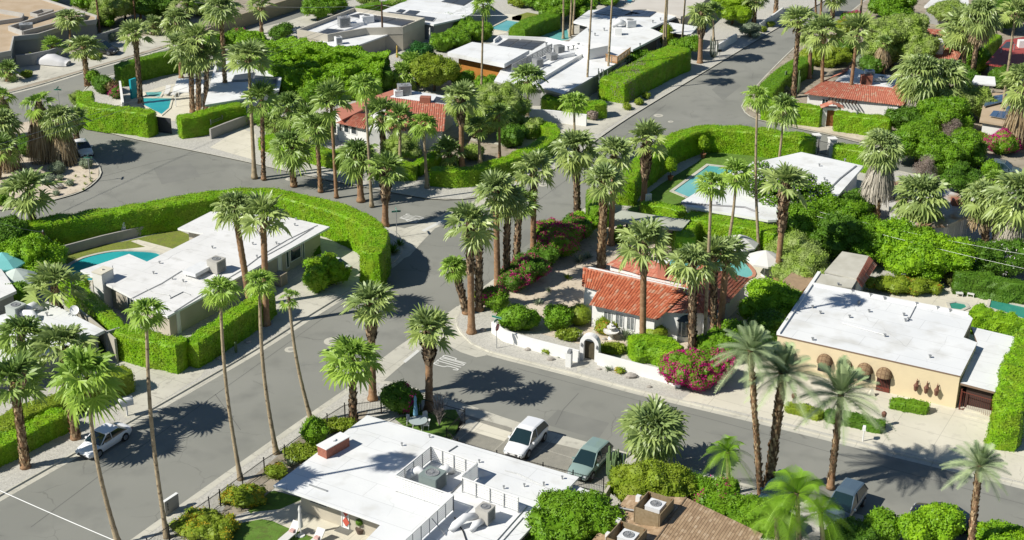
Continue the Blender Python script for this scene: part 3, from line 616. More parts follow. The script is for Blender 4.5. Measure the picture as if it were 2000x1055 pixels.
for q in ([(200, 345), (300, 318), (420, 292), (480, 276)], [(1010, 720), (1160, 760), (1400, 822), (1700, 905), (2000, 985)], [(60, 1030), (200, 925), (380, 800), (560, 672), (690, 580)], [(860, 560), (960, 470), (1040, 400), (1150, 320), (1300, 205)], [(1130, 768), (1100, 800), (1085, 830)], [(420, 770), (470, 840)]): strip('road_seam', q, .05, SEAL, .006)
# ================================================================ building helpers
VK = .86      # storeys here are low: surveyed eaves sit at 2.4 to 2.9 m
def zk(z): return z*VK if z > 1.5 else z
def W3(x, y, z): return tuple(G(x, y, zk(z)))
class House: pass
def house(label, pts, z, wall=STUC, roof=ROOFW, ov=.55, th=.28, par=0, fascia=None, cat='house', name='house', z0=.0, wallz=None, world=False, group=None, up=None):
    """pts: outline of the roof top at height z, as surveyed"""
    z = zk(z); h = House(); P = ccw([np.array(p) for p in (pts if world else P2(pts, z))]); h.P = P; h.z = z; c = np.mean(P, 0)
    h.root = empty(name, (c[0], c[1], 0), label, cat, group)
    B = MB(); B.prism(P, z-th, z, 0)
    if fascia: B.mi = [0] + [1]*(len(B.f)-1)
    h.roof = B.build('roof', [roof, fascia] if fascia else roof, h.root)
    if par:
        B = MB(); n = len(P); Q = inset(P, .22)
        for i in range(n):
            a, b, c2, d = P[i], P[(i+1) % n], Q[(i+1) % n], Q[i]
            B.add([(a[0], a[1], z+.002), (b[0], b[1], z+.002), (c2[0], c2[1], z+.002), (d[0], d[1], z+.002), (a[0], a[1], z+par), (b[0], b[1], z+par), (c2[0], c2[1], z+par), (d[0], d[1], z+par)], [(0, 1, 5, 4), (2, 3, 7, 6), (4, 5, 6, 7)])
        B.build('parapet', fascia or roof, h.root)
    h.W = inset(P, ov) if ov > .01 else P; B = MB(); B.prism(h.W, z0, z-th-.002 if ov > .01 else z-th-.002, bottom=False); h.wallobj = B.build('wall', wall, h.root); h.wallmat = wall
    return h
def nearest_wall(h, a):
    best = None; n = len(h.W)
    for i in range(n):
        p, q = np.array(h.W[i]), np.array(h.W[(i+1) % n]); d = q-p; L = np.linalg.norm(d); d /= L; t = np.clip((a-p)@d, 0, L); e = np.linalg.norm(a-(p+d*t))
        if best is None or e < best[0]: best = (e, p, d, L)
    return best[1:]
def wall_t(p, d, L, x, z):
    """distance along a wall at which the survey column x falls"""
    f = lambda t: proj((*(p+d*t), z))[0]-x
    lo, hi = (0, L) if f(L) > f(0) else (L, 0)
    for _ in range(40):
        m = (lo+hi)/2
        if f(m) < 0: lo = m
        else: hi = m
    return lo
def win(h, xa, ya, xb, yb, z, ht, kind='window', glass=None, frame=None, mull=1, label=None):
    """opening whose two lower corners are surveyed at height z, set on the nearest wall"""
    A = G(xa, ya, z)[:2]; Bq = G(xb, yb, z)[:2]; p, d, L = nearest_wall(h, (A+Bq)/2); ta, tb = sorted(((A-p)@d, (Bq-p)@d))
    X = lambda t: proj((*(p+d*t), z+ht/2))[0]
    if abs(X(L)-X(0)) > 25: ta, tb = sorted(wall_t(p, d, L, x, z+ht/2) for x in (xa, xb))
    ta = ta; ta = max(.08, ta); tb = min(L-.08, tb)
    if tb-ta < .3: tb = ta+.9
    n = np.array((d[1], -d[0])); rz = math.atan2(d[1], d[0]); c = p+d*(ta+tb)/2; w = tb-ta
    B = MB(); f = .07; cc = c+n*.02
    for s in (-1, 1): q = cc+d*s*(w/2-f/2); B.box((q[0], q[1], z), (f, .10, ht), rz)
    for zz in (z, z+ht-f): B.box((cc[0], cc[1], zz+.001), (w-2*f, .098, f-.002), rz)
    for k in range(1, mull+1):
        if mull: q = cc+d*(-w/2+w*k/(mull+1)); B.box((q[0], q[1], z+f), (.045, .07, ht-2*f), rz)
    o = B.build('frame', frame or WHITE, h.root) if kind == 'x' else None
    wobj = B.build(kind, frame or WHITE, h.root)
    if label: wobj['label'] = label
    B = MB(); B.box((c[0]+n[0]*.012, c[1]+n[1]*.012, z+f), (w-2*f, .03, ht-2*f), rz); B.build('pane', glass or GLASS, wobj)
    return wobj
def vents(h, pts, r=.07, ht=.3):
    for x, y in pts:
        B = MB(); p = G(x, y, h.z); B.tube([(p[0], p[1], h.z-.02), (p[0], p[1], h.z+ht)], r, 7); B.box((p[0], p[1], h.z+ht), (r*3.2, r*3.2, .05)); B.build('vent_pipe', GREYM, h.root)
def conduit(h, pts, r=.035, m=None, name='roof_conduit'):
    B = MB(); B.tube([(*G(x, y, h.z)[:2], h.z+.05) for x, y in pts], r, 5); B.build(name, m or GREYM, h.root)
def ac(label, x, y, z, size=(1.2, 1.1, 1.1), rz=R(60), m=None, duct=None, panel=True, group='rooftop cooling units', twofans=False):
    z = zk(z); b = G(x, y, z); t = empty('air_conditioner', b, label, 'air conditioner', group, rz); sx, sy, sz = size
    B = MB(); B.box((0, 0, .08), (sx, sy, sz)); B.box((0, 0, sz+.08), (sx*1.03, sy*1.03, .05))
    for i in (-1, 1): B.box((i*sx*.35, 0, 0), (.1, sy*.9, .08))
    lattach(B.build('casing', m or GREYM), t)
    B = MB(); r = min(sx, sy)*.34; B.lathe((0, 0, sz+.131), [(r, 0), (r*1.05, .05), (r*.96, .06), (r*.94, .01)], 20)
    for k in range(6): a = k*math.pi/6; B.bar((-r*math.cos(a), -r*math.sin(a), sz+.18), (r*math.cos(a), r*math.sin(a), sz+.18), .015)
    B.lathe((0, 0, sz+.19), [(r*.25, 0), (r*.22, .03)], 10); lattach(B.build('fan_grille', GREYM), t)
    B = MB(); B.lathe((0, 0, sz+.133), [(r*.93, 0), (r*.93, .004)], 20); lattach(B.build('fan_opening', DARK), t)
    if panel:
        B = MB()
        for k in range(int(sz/.12)-1): B.box((sx/2+.012, 0, .2+k*.12), (.022, sy*.75, .06)); B.box((0, -sy/2-.012, .2+k*.12), (sx*.75, .022, .06))
        lattach(B.build('side_louvre', mat('louvre_grey', (.2, .21, .21), rough=.5)), t)
    if duct:
        for dd in duct: B = MB(); B.tube(dd[0], dd[1], 12); lattach(B.build('duct', DUCT, smooth=True), t)
    return t
def gwall(label, pts, h, th=.25, m=None, z0=.12, cap=None, top=True, cat='wall', name='garden_wall', group=None, world=False):
    P = pts if world else [G(x, y, (h+z0) if top else z0)[:2] for x, y in pts]; P = [np.array(p) for p in P]
    B = MB(); n = len(P); d = [P[min(i+1, n-1)]-P[max(i-1, 0)] for i in range(n)]; d = [q/np.linalg.norm(q) for q in d]; N = [np.array((-q[1], q[0])) for q in d]
    V = []
    for i in range(n):
        for s, z in ((-1, z0-.1), (-1, z0+h), (1, z0+h), (1, z0-.1)): q = P[i]+N[i]*s*th/2; V.append((q[0], q[1], z))
    F = [(i*4+j, (i+1)*4+j, (i+1)*4+j+1, i*4+j+1) for i in range(n-1) for j in range(3)] + [(0, 1, 2, 3), (n*4-1, n*4-2, n*4-3, n*4-4)]
    B.add(V, F)
    if cap is None: return tag(B.build(name, m or WHITE), label, cat, group)
    t = empty(name, (P[0][0], P[0][1], z0), label, cat, group); B.build('wall_body', m or WHITE, t); C2 = MB(); V = []
    for i in range(n):
        for s, z in ((-1, z0+h+.002), (-1, z0+h+.07), (1, z0+h+.07), (1, z0+h+.002)): q = P[i]+N[i]*s*(th/2+.04); V.append((q[0], q[1], z))
    C2.add(V, F + [(i*4+3, (i+1)*4+3, (i+1)*4, i*4) for i in range(n-1)]); C2.build('coping', cap, t); return t
def picket(label, pts, h=1.5, m=None, step=.13, post=2.4, z0=.12, name='picket_fence', group=None, top=False):
    P = [np.array(G(x, y, z0+h if top else z0)[:2]) for x, y in pts]; t = empty(name, (*P[0], z0), label, 'fence', group); B = MB(); m = m or BLACK
    for a, b in zip(P[:-1], P[1:]):
        L = np.linalg.norm(b-a); d = (b-a)/L
        for z in (z0+.12, z0+h-.1): B.bar((*a, z), (*b, z), .035)
        for k in range(int(L/step)): q = a+d*step*(k+.5); B.bar((*q, z0+.05), (*q, z0+h), .018)
    B.build('picket_panel', m, t)
    Q = []
    for a, b in zip(P[:-1], P[1:]):
        L = np.linalg.norm(b-a); k = max(1, int(round(L/post))); Q += [a+(b-a)*i/k for i in range(k)]
    for q in Q+[P[-1]]: B = MB(); B.box((*q, z0-.05), (.075, .075, h+.15)); B.box((*q, z0+h+.1), (.1, .1, .03)); B.build('post', m, t)
    return t
def slatscreen(label, pts, z, h, m=None, n=7, post=1.15, group=None, braces=(), name='slatted_screen', side=1):
    z = zk(z); P = [np.array(G(x, y, z)[:2]) for x, y in pts]; t = empty(name, (*P[0], z), label, 'screen', group); m = m or WHITE
    for a, b in zip(P[:-1], P[1:]):
        B = MB(); L = np.linalg.norm(b-a); d = (b-a)/L; nr = np.array((-d[1], d[0]))
        for k in range(n): zz = z+.12+(h-.15)*k/n; B.bar((*(a+nr*.05*side), zz+.05), (*(b+nr*.05*side), zz+.05), .03, (h/n)*.64)
        B.build('slats', m, t); B = MB(); B.bar((*a, z+h), (*b, z+h), .1, .06); B.build('top_rail', m, t)
        k = max(1, int(round(L/post)))
        for i in range(k+1): q = a+(b-a)*i/k; B = MB(); B.box((*q, z), (.06, .06, h-.03)); B.build('post', GREYM, t)
        for f in braces: q = a+(b-a)*f; e = q+nr*1.1*(1 if f > 0 else -1); B = MB(); B.bar((*q, z+h*.8), (*e, z+.03), .05); B.build('brace', GREYM, t)
    return t
def tilepatch(name, e0, e1, r1, r0, m=None, parent=None, period=.29, course=.40, amp=.075, step=.04):
    """sloping roof face from eave (e0, e1) to ridge (r0, r1), world points; rows of barrel tiles are real relief"""
    e0, e1, r1, r0 = [np.array(p, float) for p in (e0, e1, r1, r0)]; wd = max(np.linalg.norm(e1-e0), np.linalg.norm(r1-r0)); ln = (np.linalg.norm(r0-e0)+np.linalg.norm(r1-e1))/2
    nb = max(2, int(wd/period)); sub = 6 if amp else 1; nc = max(2, int(ln/course)); N = np.cross(e1-e0, r0-e0); N = N if N[2] > 0 else -N; N /= np.linalg.norm(N)
    U = np.linspace(0, 1, nb*sub+1); Vv = []; 
    for c in range(nc): Vv += [(c/nc, step), ((c+.97)/nc, 0.0)]
    Vv.append((1, 0)); rows = []; uvs = []
    amps = amp*np.abs(np.sin(math.pi*U*nb))**.7 if amp else 0*U
    jt = np.random.RandomState(nb).uniform(-.012, .012, (nc+1, nb+1))
    for i, (v, s) in enumerate(Vv):
        a = e0+(r0-e0)*v; b = e1+(r1-e1)*v; ci = min(nc-1, i//2); j = jt[ci][np.minimum((U*nb).astype(int), nb)]
        rows.append(a[None]*(1-U[:, None])+b[None]*U[:, None]+N[None]*(amps+s+(j if amp else 0))[:, None]); uvs.append(np.stack((U*nb, np.full_like(U, ci+.5)), 1))
    V = np.vstack(rows); uv = np.vstack(uvs); m_ = len(U); F = np.array([(i*m_+j, i*m_+j+1, (i+1)*m_+j+1, (i+1)*m_+j) for i in range(len(Vv)-1) for j in range(m_-1)])
    if np.cross(V[F[0][1]]-V[F[0][0]], V[F[0][3]]-V[F[0][0]])[2] < 0: F = F[:, ::-1]
    me = npmesh(name, V, F, None, m or TILE); l = me.uv_layers.new(name='UVMap'); fu = np.repeat(uv[F].mean(1), 4, 0); ci = (F.min(1)//m_)//2+.5
    l.data.foreach_set('uv', np.column_stack((fu[:, 0], np.repeat(ci, 4))).astype(np.float32).ravel()); o = link(name, me, parent); return o
def ridgecap(parent, pts, m=None, r=.13, name='ridge_cap'):
    B = MB(); P = resample(pts, .4)
    for a, b in zip(P[:-1], P[1:]): B.tube([a, b], [r, r*.82], 8)
    return B.build(name, m or TILE2P, parent)
TILE2P = mat('ridge_tile', (.52, .17, .09), (.62, .35, .25), scale=3, rough=.85)
def slab(parent, name, pts, m, th=.12):
    """thin plate through four (or more) world points"""
    V = [tuple(p) for p in pts]; n = len(V); B = MB(); B.add(V+[(x, y, z-th) for x, y, z in V], [tuple(range(n)), tuple(range(2*n-1, n-1, -1))]+[(i, n+i, n+(i+1) % n, (i+1) % n) for i in range(n)]); return B.build(name, m, parent)
def solar(h, pts, z, nx, ny, m=None, gap=.03, label=None, lift=.12):
    """array of panels over the quad pts (px at height z)"""
    z = zk(z); Q = [np.array((*G(x, y, z)[:2], z+lift)) for x, y in pts]; B = MB()
    for i in range(nx):
        for j in range(ny):
            f = lambda u, v: Q[0]*(1-u)*(1-v)+Q[1]*u*(1-v)+Q[2]*u*v+Q[3]*(1-u)*v
            a, b, c, d = f((i+gap)/nx, (j+gap)/ny), f((i+1-gap)/nx, (j+gap)/ny), f((i+1-gap)/nx, (j+1-gap)/ny), f((i+gap)/nx, (j+1-gap)/ny); dn = np.array((0, 0, -.05))
            B.add([a, b, c, d, a+dn, b+dn, c+dn, d+dn], [(0, 1, 2, 3), (7, 6, 5, 4), (0, 4, 5, 1), (1, 5, 6, 2), (2, 6, 7, 3), (3, 7, 4, 0)])
    o = B.build('solar_array', m or SOLAR, h.root)
    if label: o['label'] = label
    B = MB(); 
    for k in (0, 1, 2, 3): a, b = Q[k], Q[(k+1) % 4]; B.bar(a-np.array((0, 0, .07)), b-np.array((0, 0, .07)), .04)
    B.build('mounting_rail', GREYM, h.root)
def boxchild(h, name, x, y, z, size, rz, m): z = zk(z); B = MB(); p = G(x, y, z); B.box((p[0], p[1], z), size, rz); return B.build(name, m, h.root)
def pool(label, pts, water, cop=None, cw=.35, sm=False, z=.13):
    P = [np.array(p) for p in P2(pts, z)]; P = smoothline(P, .6, True) if sm else P; P = ccw(P)
    B = MB(); B.poly(P, z+.02); tag(B.build('pool_water', water), kind='structure'); Q = inset(P, -cw); B = MB(); n = len(P)
    for i in range(n):
        a, b, c, d = P[i], P[(i+1) % n], Q[(i+1) % n], Q[i]
        B.add([(*a, z+.09), (*b, z+.09), (*c, z+.09), (*d, z+.09), (*a, z), (*b, z), (*c, z), (*d, z)], [(0, 1, 2, 3), (0, 4, 5, 1), (2, 6, 7, 3)])
    return tag(B.build('pool_edge', cop or CONC), kind='structure')
A60, A30 = R(60.5), R(-29.5)
PZ = .126
# ================================================================ yards (sheets on the raised blocks)
S = lambda n, p, m, z=PZ, **k: sheet(n, p, z, m, **k)
S('driveway', [(905, 800), (1225, 888), (1190, 950), (1090, 930), (885, 862)], AGG)
for q in ([(908, 797), (1000, 824), (1000, 836), (903, 808)], [(1000, 825), (1225, 884), (1225, 900), (1000, 846)]): S('driveway_apron', q, CONC, .131)
S('driveway_apron', [(896, 835), (985, 862), (1000, 845), (915, 818)], CREAMC, .133)
S('forecourt', [(1330, 782), (1430, 700), (1520, 690), (1990, 800), (2060, 900), (2060, 960), (1995, 941), (1785, 888), (1500, 818), (1357, 785)], CREAMC)
S('driveway', [(600, 440), (700, 462), (738, 530), (690, 562), (607, 612), (540, 655), (520, 590), (600, 520)], CONC)
S('driveway', [(200, 690), (330, 690), (405, 715), (392, 735), (310, 787), (250, 818), (215, 790), (120, 780), (100, 740)], CONC)
S('pavement', [(330, 1032), (500, 905), (640, 800), (700, 757), (740, 757), (690, 800), (560, 890), (350, 1060)], GRAV, .13)
S('lawn', [(535, 958), (600, 975), (560, 1010), (500, 1012), (470, 985)], LAWN)
S('lawn', [(440, 1025), (500, 1012), (560, 1022), (640, 1045), (680, 1080), (420, 1080)], LAWN)
S('garden_path', [(495, 1000), (545, 995), (600, 972), (720, 1040), (740, 1080), (640, 1060), (560, 1030), (520, 1012), (450, 1025)], CREAMC, .131)
S('lawn', [(770, 818), (830, 800), (890, 800), (905, 830), (880, 862), (800, 840)], LAWN)
S('planting_bed', [(460, 960), (590, 850), (640, 825), (720, 800), (700, 835), (600, 900), (540, 950), (480, 1000), (420, 1020)], SOIL, .131)
S('lawn', [(110, 492), (240, 472), (345, 448), (400, 470), (330, 500), (250, 500), (140, 528)], LAWN2)
S('pool_deck', [(120, 528), (200, 492), (285, 482), (330, 490), (400, 500), (330, 540), (180, 560)], CREAMC, .129)
S('garden_path', [(255, 471), (270, 468), (345, 488), (330, 500)], CREAMC, .134)
S('lawn', [(1225, 410), (1290, 360), (1360, 318), (1385, 296), (1480, 296), (1590, 312), (1500, 350), (1400, 420), (1260, 420)], LAWN)
S('garden_soil', [(930, 590), (1020, 525), (1130, 450), (1200, 420), (1300, 450), (1400, 480), (1480, 500), (1440, 600), (1340, 720), (1200, 690), (1010, 640)], SAND)
S('garden_path', [(1128, 710), (1142, 672), (1160, 640), (1168, 620), (1182, 622), (1172, 650), (1158, 690), (1150, 715), (1127, 728)], CONC, .131)
S('pool_deck', [(1290, 520), (1320, 490), (1440, 480), (1500, 505), (1530, 540), (1480, 570), (1400, 560), (1300, 540)], CREAMC, .129)
S('pool_deck', [(1700, 560), (1790, 545), (1960, 575), (2050, 600), (2050, 660), (1880, 630), (1700, 590)], CREAMC, .129)
S('pool_deck', [(250, 200), (280, 180), (330, 165), (380, 160), (400, 200), (360, 235), (280, 240)], CREAMC, .129)
S('driveway', [(-60, 120), (60, 120), (230, 80), (330, 62), (350, 80), (257, 108), (112, 150), (-60, 196)], CONC)
S('driveway', [(480, 60), (560, 42), (610, 25), (660, 8), (690, 0), (590, 60), (540, 72), (480, 80)], CONC)
S('driveway', [(410, 288), (470, 250), (500, 262), (495, 312)], CREAMC)
S('garden_soil', [(690, 330), (800, 290), (900, 260), (1060, 250), (1020, 310), (920, 330), (800, 350)], SOIL)
S('garden_path', [(845, 262), (1010, 232), (1190, 205), (1260, 190), (1220, 228), (1170, 262), (1110, 262), (1080, 300)], CONC, .131)
S('driveway', [(1190, 205), (1290, 160), (1330, 130), (1330, 160), (1270, 196), (1215, 232)], CONC, .133)
S('verge_strip', [(1460, 210), (1500, 236), (1607, 258), (1750, 288), (1750, 262), (1600, 225), (1500, 200)], SAND, .131)
S('lawn', [(1000, 33), (1030, 24), (1062, 30), (1030, 50), (1000, 46)], LAWN2)
S('pool_deck', [(910, 60), (960, 25), (1020, 30), (1010, 60), (940, 75)], CREAMC)
# pools
pool('', [(135, 521), (165, 505), (220, 493), (270, 492), (312, 498), (300, 520), (240, 545), (160, 548), (130, 535)], WATER, sm=True)
pool('', [(1316, 374), (1384, 324), (1446, 331), (1350, 388)], WATERL, CONC, .4)
pool('', [(1296, 518), (1320, 502), (1370, 500), (1430, 500), (1462, 522), (1468, 540), (1430, 545), (1360, 535), (1310, 530)], WATERL, mat('terracotta_coping', (.55, .26, .18), rough=.8), sm=True)
pool('', [(1854, 594), (1868, 592), (1884, 595), (1888, 601), (1876, 606), (1858, 604)], WATERG, sm=True, cw=.3)
pool('', [(1932, 601), (1936, 586), (2050, 612), (2050, 640)], WATERG, cw=.3)
pool('', [(284, 181), (317, 180), (312, 190), (288, 190)], WATERL, CREAMC, .25)
pool('', [(272, 192), (335, 193), (330, 212), (316, 224), (285, 208), (268, 200)], WATER, CREAMC, .25)
pool('', [(956, 57), (990, 40), (1018, 44), (990, 62)], WATERL)
pool('', [(1040, 72), (1068, 54), (1108, 58), (1112, 78), (1078, 84)], WATERL)
pool('', [(1222, 6), (1228, -4), (1236, -4), (1232, 8)], WATER)
# ================================================================ the near white house
hA = house('large white flat roofed house nearest the camera with slatted rooftop screens', [(534, 948), (717, 811), (1131, 932), (1015, 1054), (900, 1170), (660, 1110), (745, 1023)], 3.15, BEIGE, ROOFW, ov=1.35, th=.16)
win(hA, 605, 985, 640, 998, 1.3, 1.5, frame=GREYM, mull=1); win(hA, 667, 1040, 682, 1046, .12, 2.3, 'door', glass=WHITE, mull=0, label='white door with two red diamonds')
vents(hA, [(660, 858), (839, 855), (785, 871), (984, 955), (1024, 951), (1062, 948), (1098, 936), (1066, 968), (936, 904)], .05, .22); conduit(hA, [(876, 883), (893, 872)], .05); conduit(hA, [(880, 965), (902, 943), (905, 940)], .05)
conduit(hA, [(985, 920), (1010, 926), (1060, 950), (1100, 975)]); conduit(hA, [(968, 1060), (1012, 1010), (1030, 990)]); conduit(hA, [(978, 1062), (1022, 1012)]); conduit(hA, [(888, 1012), (905, 1040), (915, 1070)], .05, BLACK)
t = MB(); p = G(652, 880, hA.z); t.box((p[0], p[1], hA.z), (2.4, .95, .8), R(51)); t.build('chimney', BRICK, hA.root); t = MB(); t.box((p[0], p[1], hA.z+.802), (2.5, 1.05, .06), R(51)); t.lathe((p[0], p[1], hA.z+.86), [(.2, 0), (.2, .12), (.17, .13)], 12); t.build('chimney_cap', WHITE, hA.root)
hA2 = house('low white carport roof beside the near white house and its picket fence', [(1122, 946), (1158, 963), (1100, 985), (1094, 976)], 2.6, BEIGE, ROOFW, ov=.3, th=.14, cat='carport', name='carport')
slatscreen('square white slatted screen around the left rooftop cooler', [(774, 958), (842, 901), (932, 934), (903, 958)], 3.15, 1.3)
slatscreen('front run of white slatted screen below the left rooftop cooler', [(774, 960), (886, 998), (790, 1088)], 3.15, 1.3, braces=(.45,), side=-1)
slatscreen('right run of white slatted screen behind the small rooftop cooler', [(903, 962), (1012, 1002)], 3.15, 1.25, braces=(.7,))
ac('big green grey cooler inside the square slatted screen', 845, 952, 3.15, (1.45, 1.45, 1.1), R(60), mat('grey_green_paint', (.27, .33, .31), (.24, .29, .28), scale=2, rough=.5), duct=[([(.3, .7, .5), (.4, 1.5, .75), (-.1, 2.0, .5), (-.2, 2.3, -.05)], [.3, .33, .33, .3]), ([(.9, .1, .4), (1.9, .0, .6), (2.4, -.1, .0)], [.28, .32, .3])])
ac('small beige cooler right of the slatted screen on the near roof', 948, 1018, 3.15, (1.05, 1.0, 1.05), R(60), mat('beige_paint', (.55, .53, .48), (.5, .48, .44), scale=2, rough=.5), duct=[([(-.4, .4, .5), (-1.2, .9, .7), (-1.9, 1.3, .3), (-2.2, 1.4, -.05)], [.26, .3, .3, .28]), ([(-.5, 0, .3), (-1.2, .1, .4), (-1.5, .2, -.05)], [.24, .27, .26])])
picket('black iron picket fence along the near house garden and street corner', [(290, 1085), (410, 1003), (431, 988), (517, 925), (557, 900), (640, 838), (674, 817), (745, 808), (764, 800)], 1.3)
picket('black iron picket fence around the patio by the tall corner palms', [(822, 804), (908, 828), (872, 866), (893, 887)], 1.3)
picket('black iron picket fence between the near roof and the parked cars', [(894, 888), (970, 911), (1060, 935), (1178, 965)], 1.3)
gwall('beige boundary wall between the near house and the brown roofed house', [(1190, 948), (1176, 972), (1160, 995), (1120, 1040), (1080, 1080)], 1.9, .2, BEIGE)
# ================================================================ brown shingle house, bottom right
SHT = tilemat('shingle_tiles', (.36, .24, .14), (.50, .35, .21), (.6, .45, .3))
hB = House(); hB.z = 4.2; hB.root = empty('house', (*G(1300, 1060)[:2], 0), 'brown shingle gabled house at the bottom edge with boxed rooftop coolers', 'house')
r0 = np.array(W3(1340, 972, 4.3)); eR = np.array(W3(1490, 1043, 3.2)); eL = np.array(W3(1226, 967, 3.2)); dr = np.array(W3(1282, 1053, 4.3))-r0; dr[2] = 0; dr = dr/np.linalg.norm(dr)*16
tilepatch('roof_slope', eL, eL+dr, r0+dr, r0, SHT, hB.root, .34, .2, 0, .02); tilepatch('roof_slope', eR, eR+dr, r0+dr, r0, SHT, hB.root, .34, .2, 0, .02)
ridgecap(hB.root, [tuple(r0), tuple(r0+dr)], SHING, .08)
B = MB(); W0 = [np.array(q[:2]) for q in (eL, eR, eR+dr, eL+dr)]; W0 = inset(ccw(W0), .5); B.prism(W0, 0, 2.7, bottom=False); B.build('wall', BEIGE, hB.root)
B = MB(); g3 = [(eL+(r0-eL)*.05)-(0, 0, .06), (eR+(r0-eR)*.05)-(0, 0, .06), r0-(0, 0, .06)]; o3 = dr/np.linalg.norm(dr)*.45; B.add([tuple(q+o3) for q in g3], [(0, 1, 2)]); B.build('gable_wall', BEIGE, hB.root)
def boxed(label, x, y, z, sx, sy, sz, rz, gap=.28):
    z = zk(z); t = empty('cooler_enclosure', G(x, y, z), label, 'enclosure', 'wooden enclosures on the shingle roof', rz); pm = mat('weathered_board', (.34, .26, .16), (.28, .21, .12), scale=5, rough=.9)
    for i, (a, b, c, d) in enumerate(((0, -sy/2, sx, .06), (0, sy/2, sx, .06), (-sx/2+.03, 0, .06, sy-.13), (sx/2-.03, 0, .06, sy-.13))): B = MB(); B.box((a, b, 0), (c, d, sz)); lattach(B.build('board_panel', pm), t)
    B = MB()
    for i in (-1, 1):
        for j in (-1, 1): B.box((i*(sx/2-.1), j*(sy/2-.1), .01), (.09, .09, sz-.05))
    B2 = B
    lattach(B2.build('corner_post', WOOD), t)
boxed('larger brown timber box around a cooler on the shingle roof', 1276, 1012, 3.9, 2.3, 1.9, 1.25, A60); ac('white cooler inside the larger timber box on the shingle roof', 1279, 1010, 4.1, (1.1, 1.1, .95), A60, DUCT, panel=False)
boxed('timber box around a cooler cut by the bottom edge of the photo', 1222, 1072, 3.7, 2.3, 1.9, 1.25, A60); ac('white cooler inside the timber box at the bottom edge', 1226, 1071, 3.9, (1.1, 1.1, .95), A60, DUCT, panel=False)
B = MB(); B.tube([W3(1200, 990, 3.5), W3(1250, 999, 4.1)], .06, 6); B.build('roof_pipe', GREYM, hB.root)
for x, y in ((1247, 974), (1208, 1020), (1188, 1047)): p = G(x, y, 3.2); B = MB(); B.box((p[0], p[1], 2.9), (.32, .32, .55), A60); B.build('roof_vent', DUCT, hB.root)
# ================================================================ white pool house, left
hC = house('long white roofed house with a curved pool inside the big left hedge', [(347, 446), (412, 413), (562, 424), (644, 443), (327, 618), (157, 528), (252, 496), (287, 511), (397, 456)], 3.3, BEIGE, ROOFG, ov=.7, th=.2, fascia=WHITE)
win(hC, 566, 508, 587, 497, .9, 1.4, frame=WHITE, mull=0); win(hC, 558, 512, 564, 509, .5, 1.9, glass=mat('green_shutter', (.04, .08, .075)), mull=0); win(hC, 590, 492, 594, 490, .5, 1.9, glass=mat('green_shutter', (.04, .08, .075)), mull=0)
win(hC, 375, 470, 395, 462, .5, 2.0, frame=WHITE); win(hC, 542, 540, 550, 536, .12, 2.2, 'door', glass=WHITE, mull=0); win(hC, 345, 622, 352, 618, .12, 2.1, 'door', glass=WHITE, mull=0); win(hC, 250, 590, 275, 603, .3, 2.1, mull=3)
vents(hC, [(578, 430), (576, 441), (494, 478), (502, 503), (540, 477), (415, 485), (337, 546), (312, 515), (300, 535), (358, 551), (420, 580), (393, 538)], .06, .2)
conduit(hC, [(620, 441), (560, 470), (510, 500), (470, 530), (395, 575), (340, 610)]); conduit(hC, [(612, 446), (566, 475), (520, 500)]); conduit(hC, [(355, 530), (315, 555), (280, 572), (255, 585)]); conduit(hC, [(285, 565), (300, 572), (330, 577), (335, 584)], .025); conduit(hC, [(332, 584), (358, 571), (372, 577)], .04, GREYM)
q_ = G(200, 527, 3.9); B = MB(); B.box((q_[0], q_[1], 0), (1.5, 1.15, 3.8), R(61)); B.build('chimney', STUC, hC.root); B = MB(); B.box((q_[0], q_[1], 3.802), (1.6, 1.25, .08), R(61)); B.lathe((q_[0], q_[1], 3.88), [(.12, 0), (.1, .15)], 8); B.build('chimney_cap', CREAMC, hC.root)
boxchild(hC, 'antenna', 222, 540, 3.3, (.05, .05, 1.1), 0, GREYM)
ac('tall dark grilled cooler casting a long shadow on the pool house roof', 424, 530, 3.3, (1.3, 1.2, 1.15), R(60), mat('beige_paint', (.55, .53, .48)), group='rooftop cooling units')
t = empty('roof_duct', W3(388, 535, 3.3), 'low white insulated duct box beside the dark grilled cooler', 'duct'); B = MB(); B.box((0, 0, .3), (2.5, 1.5, .35), R(60)); lattach(B.build('duct_box', DUCT), t); B = MB(); [B.box((math.cos(A60)*i-math.sin(A60)*j, math.sin(A60)*i+math.cos(A60)*j, 0), (.08, .08, .3)) for i in (-1, 1) for j in (-.6, .6)]; lattach(B.build('duct_legs', GREYM), t)
ac('ground cooler between the two smooth palms and the driveway of the pool house', 548, 556, .12, (1.0, .95, 1.1), R(60), mat('tan_paint', (.42, .36, .28)), group=None)
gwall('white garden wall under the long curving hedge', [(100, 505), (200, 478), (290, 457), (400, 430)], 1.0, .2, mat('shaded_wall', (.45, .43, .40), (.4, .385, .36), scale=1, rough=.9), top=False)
t = MB(); p = G(240, 465, .1); t.lathe((p[0], p[1], .1), [(.45, 0), (.45, 1.3), (.40, 1.7), (.25, 1.95), (.05, 2.05)], 14, 0, 1, .5); tag(t.build('white_niche', WHITE), 'tall white rounded shell shaped niche against the dark hedge', 'garden ornament')
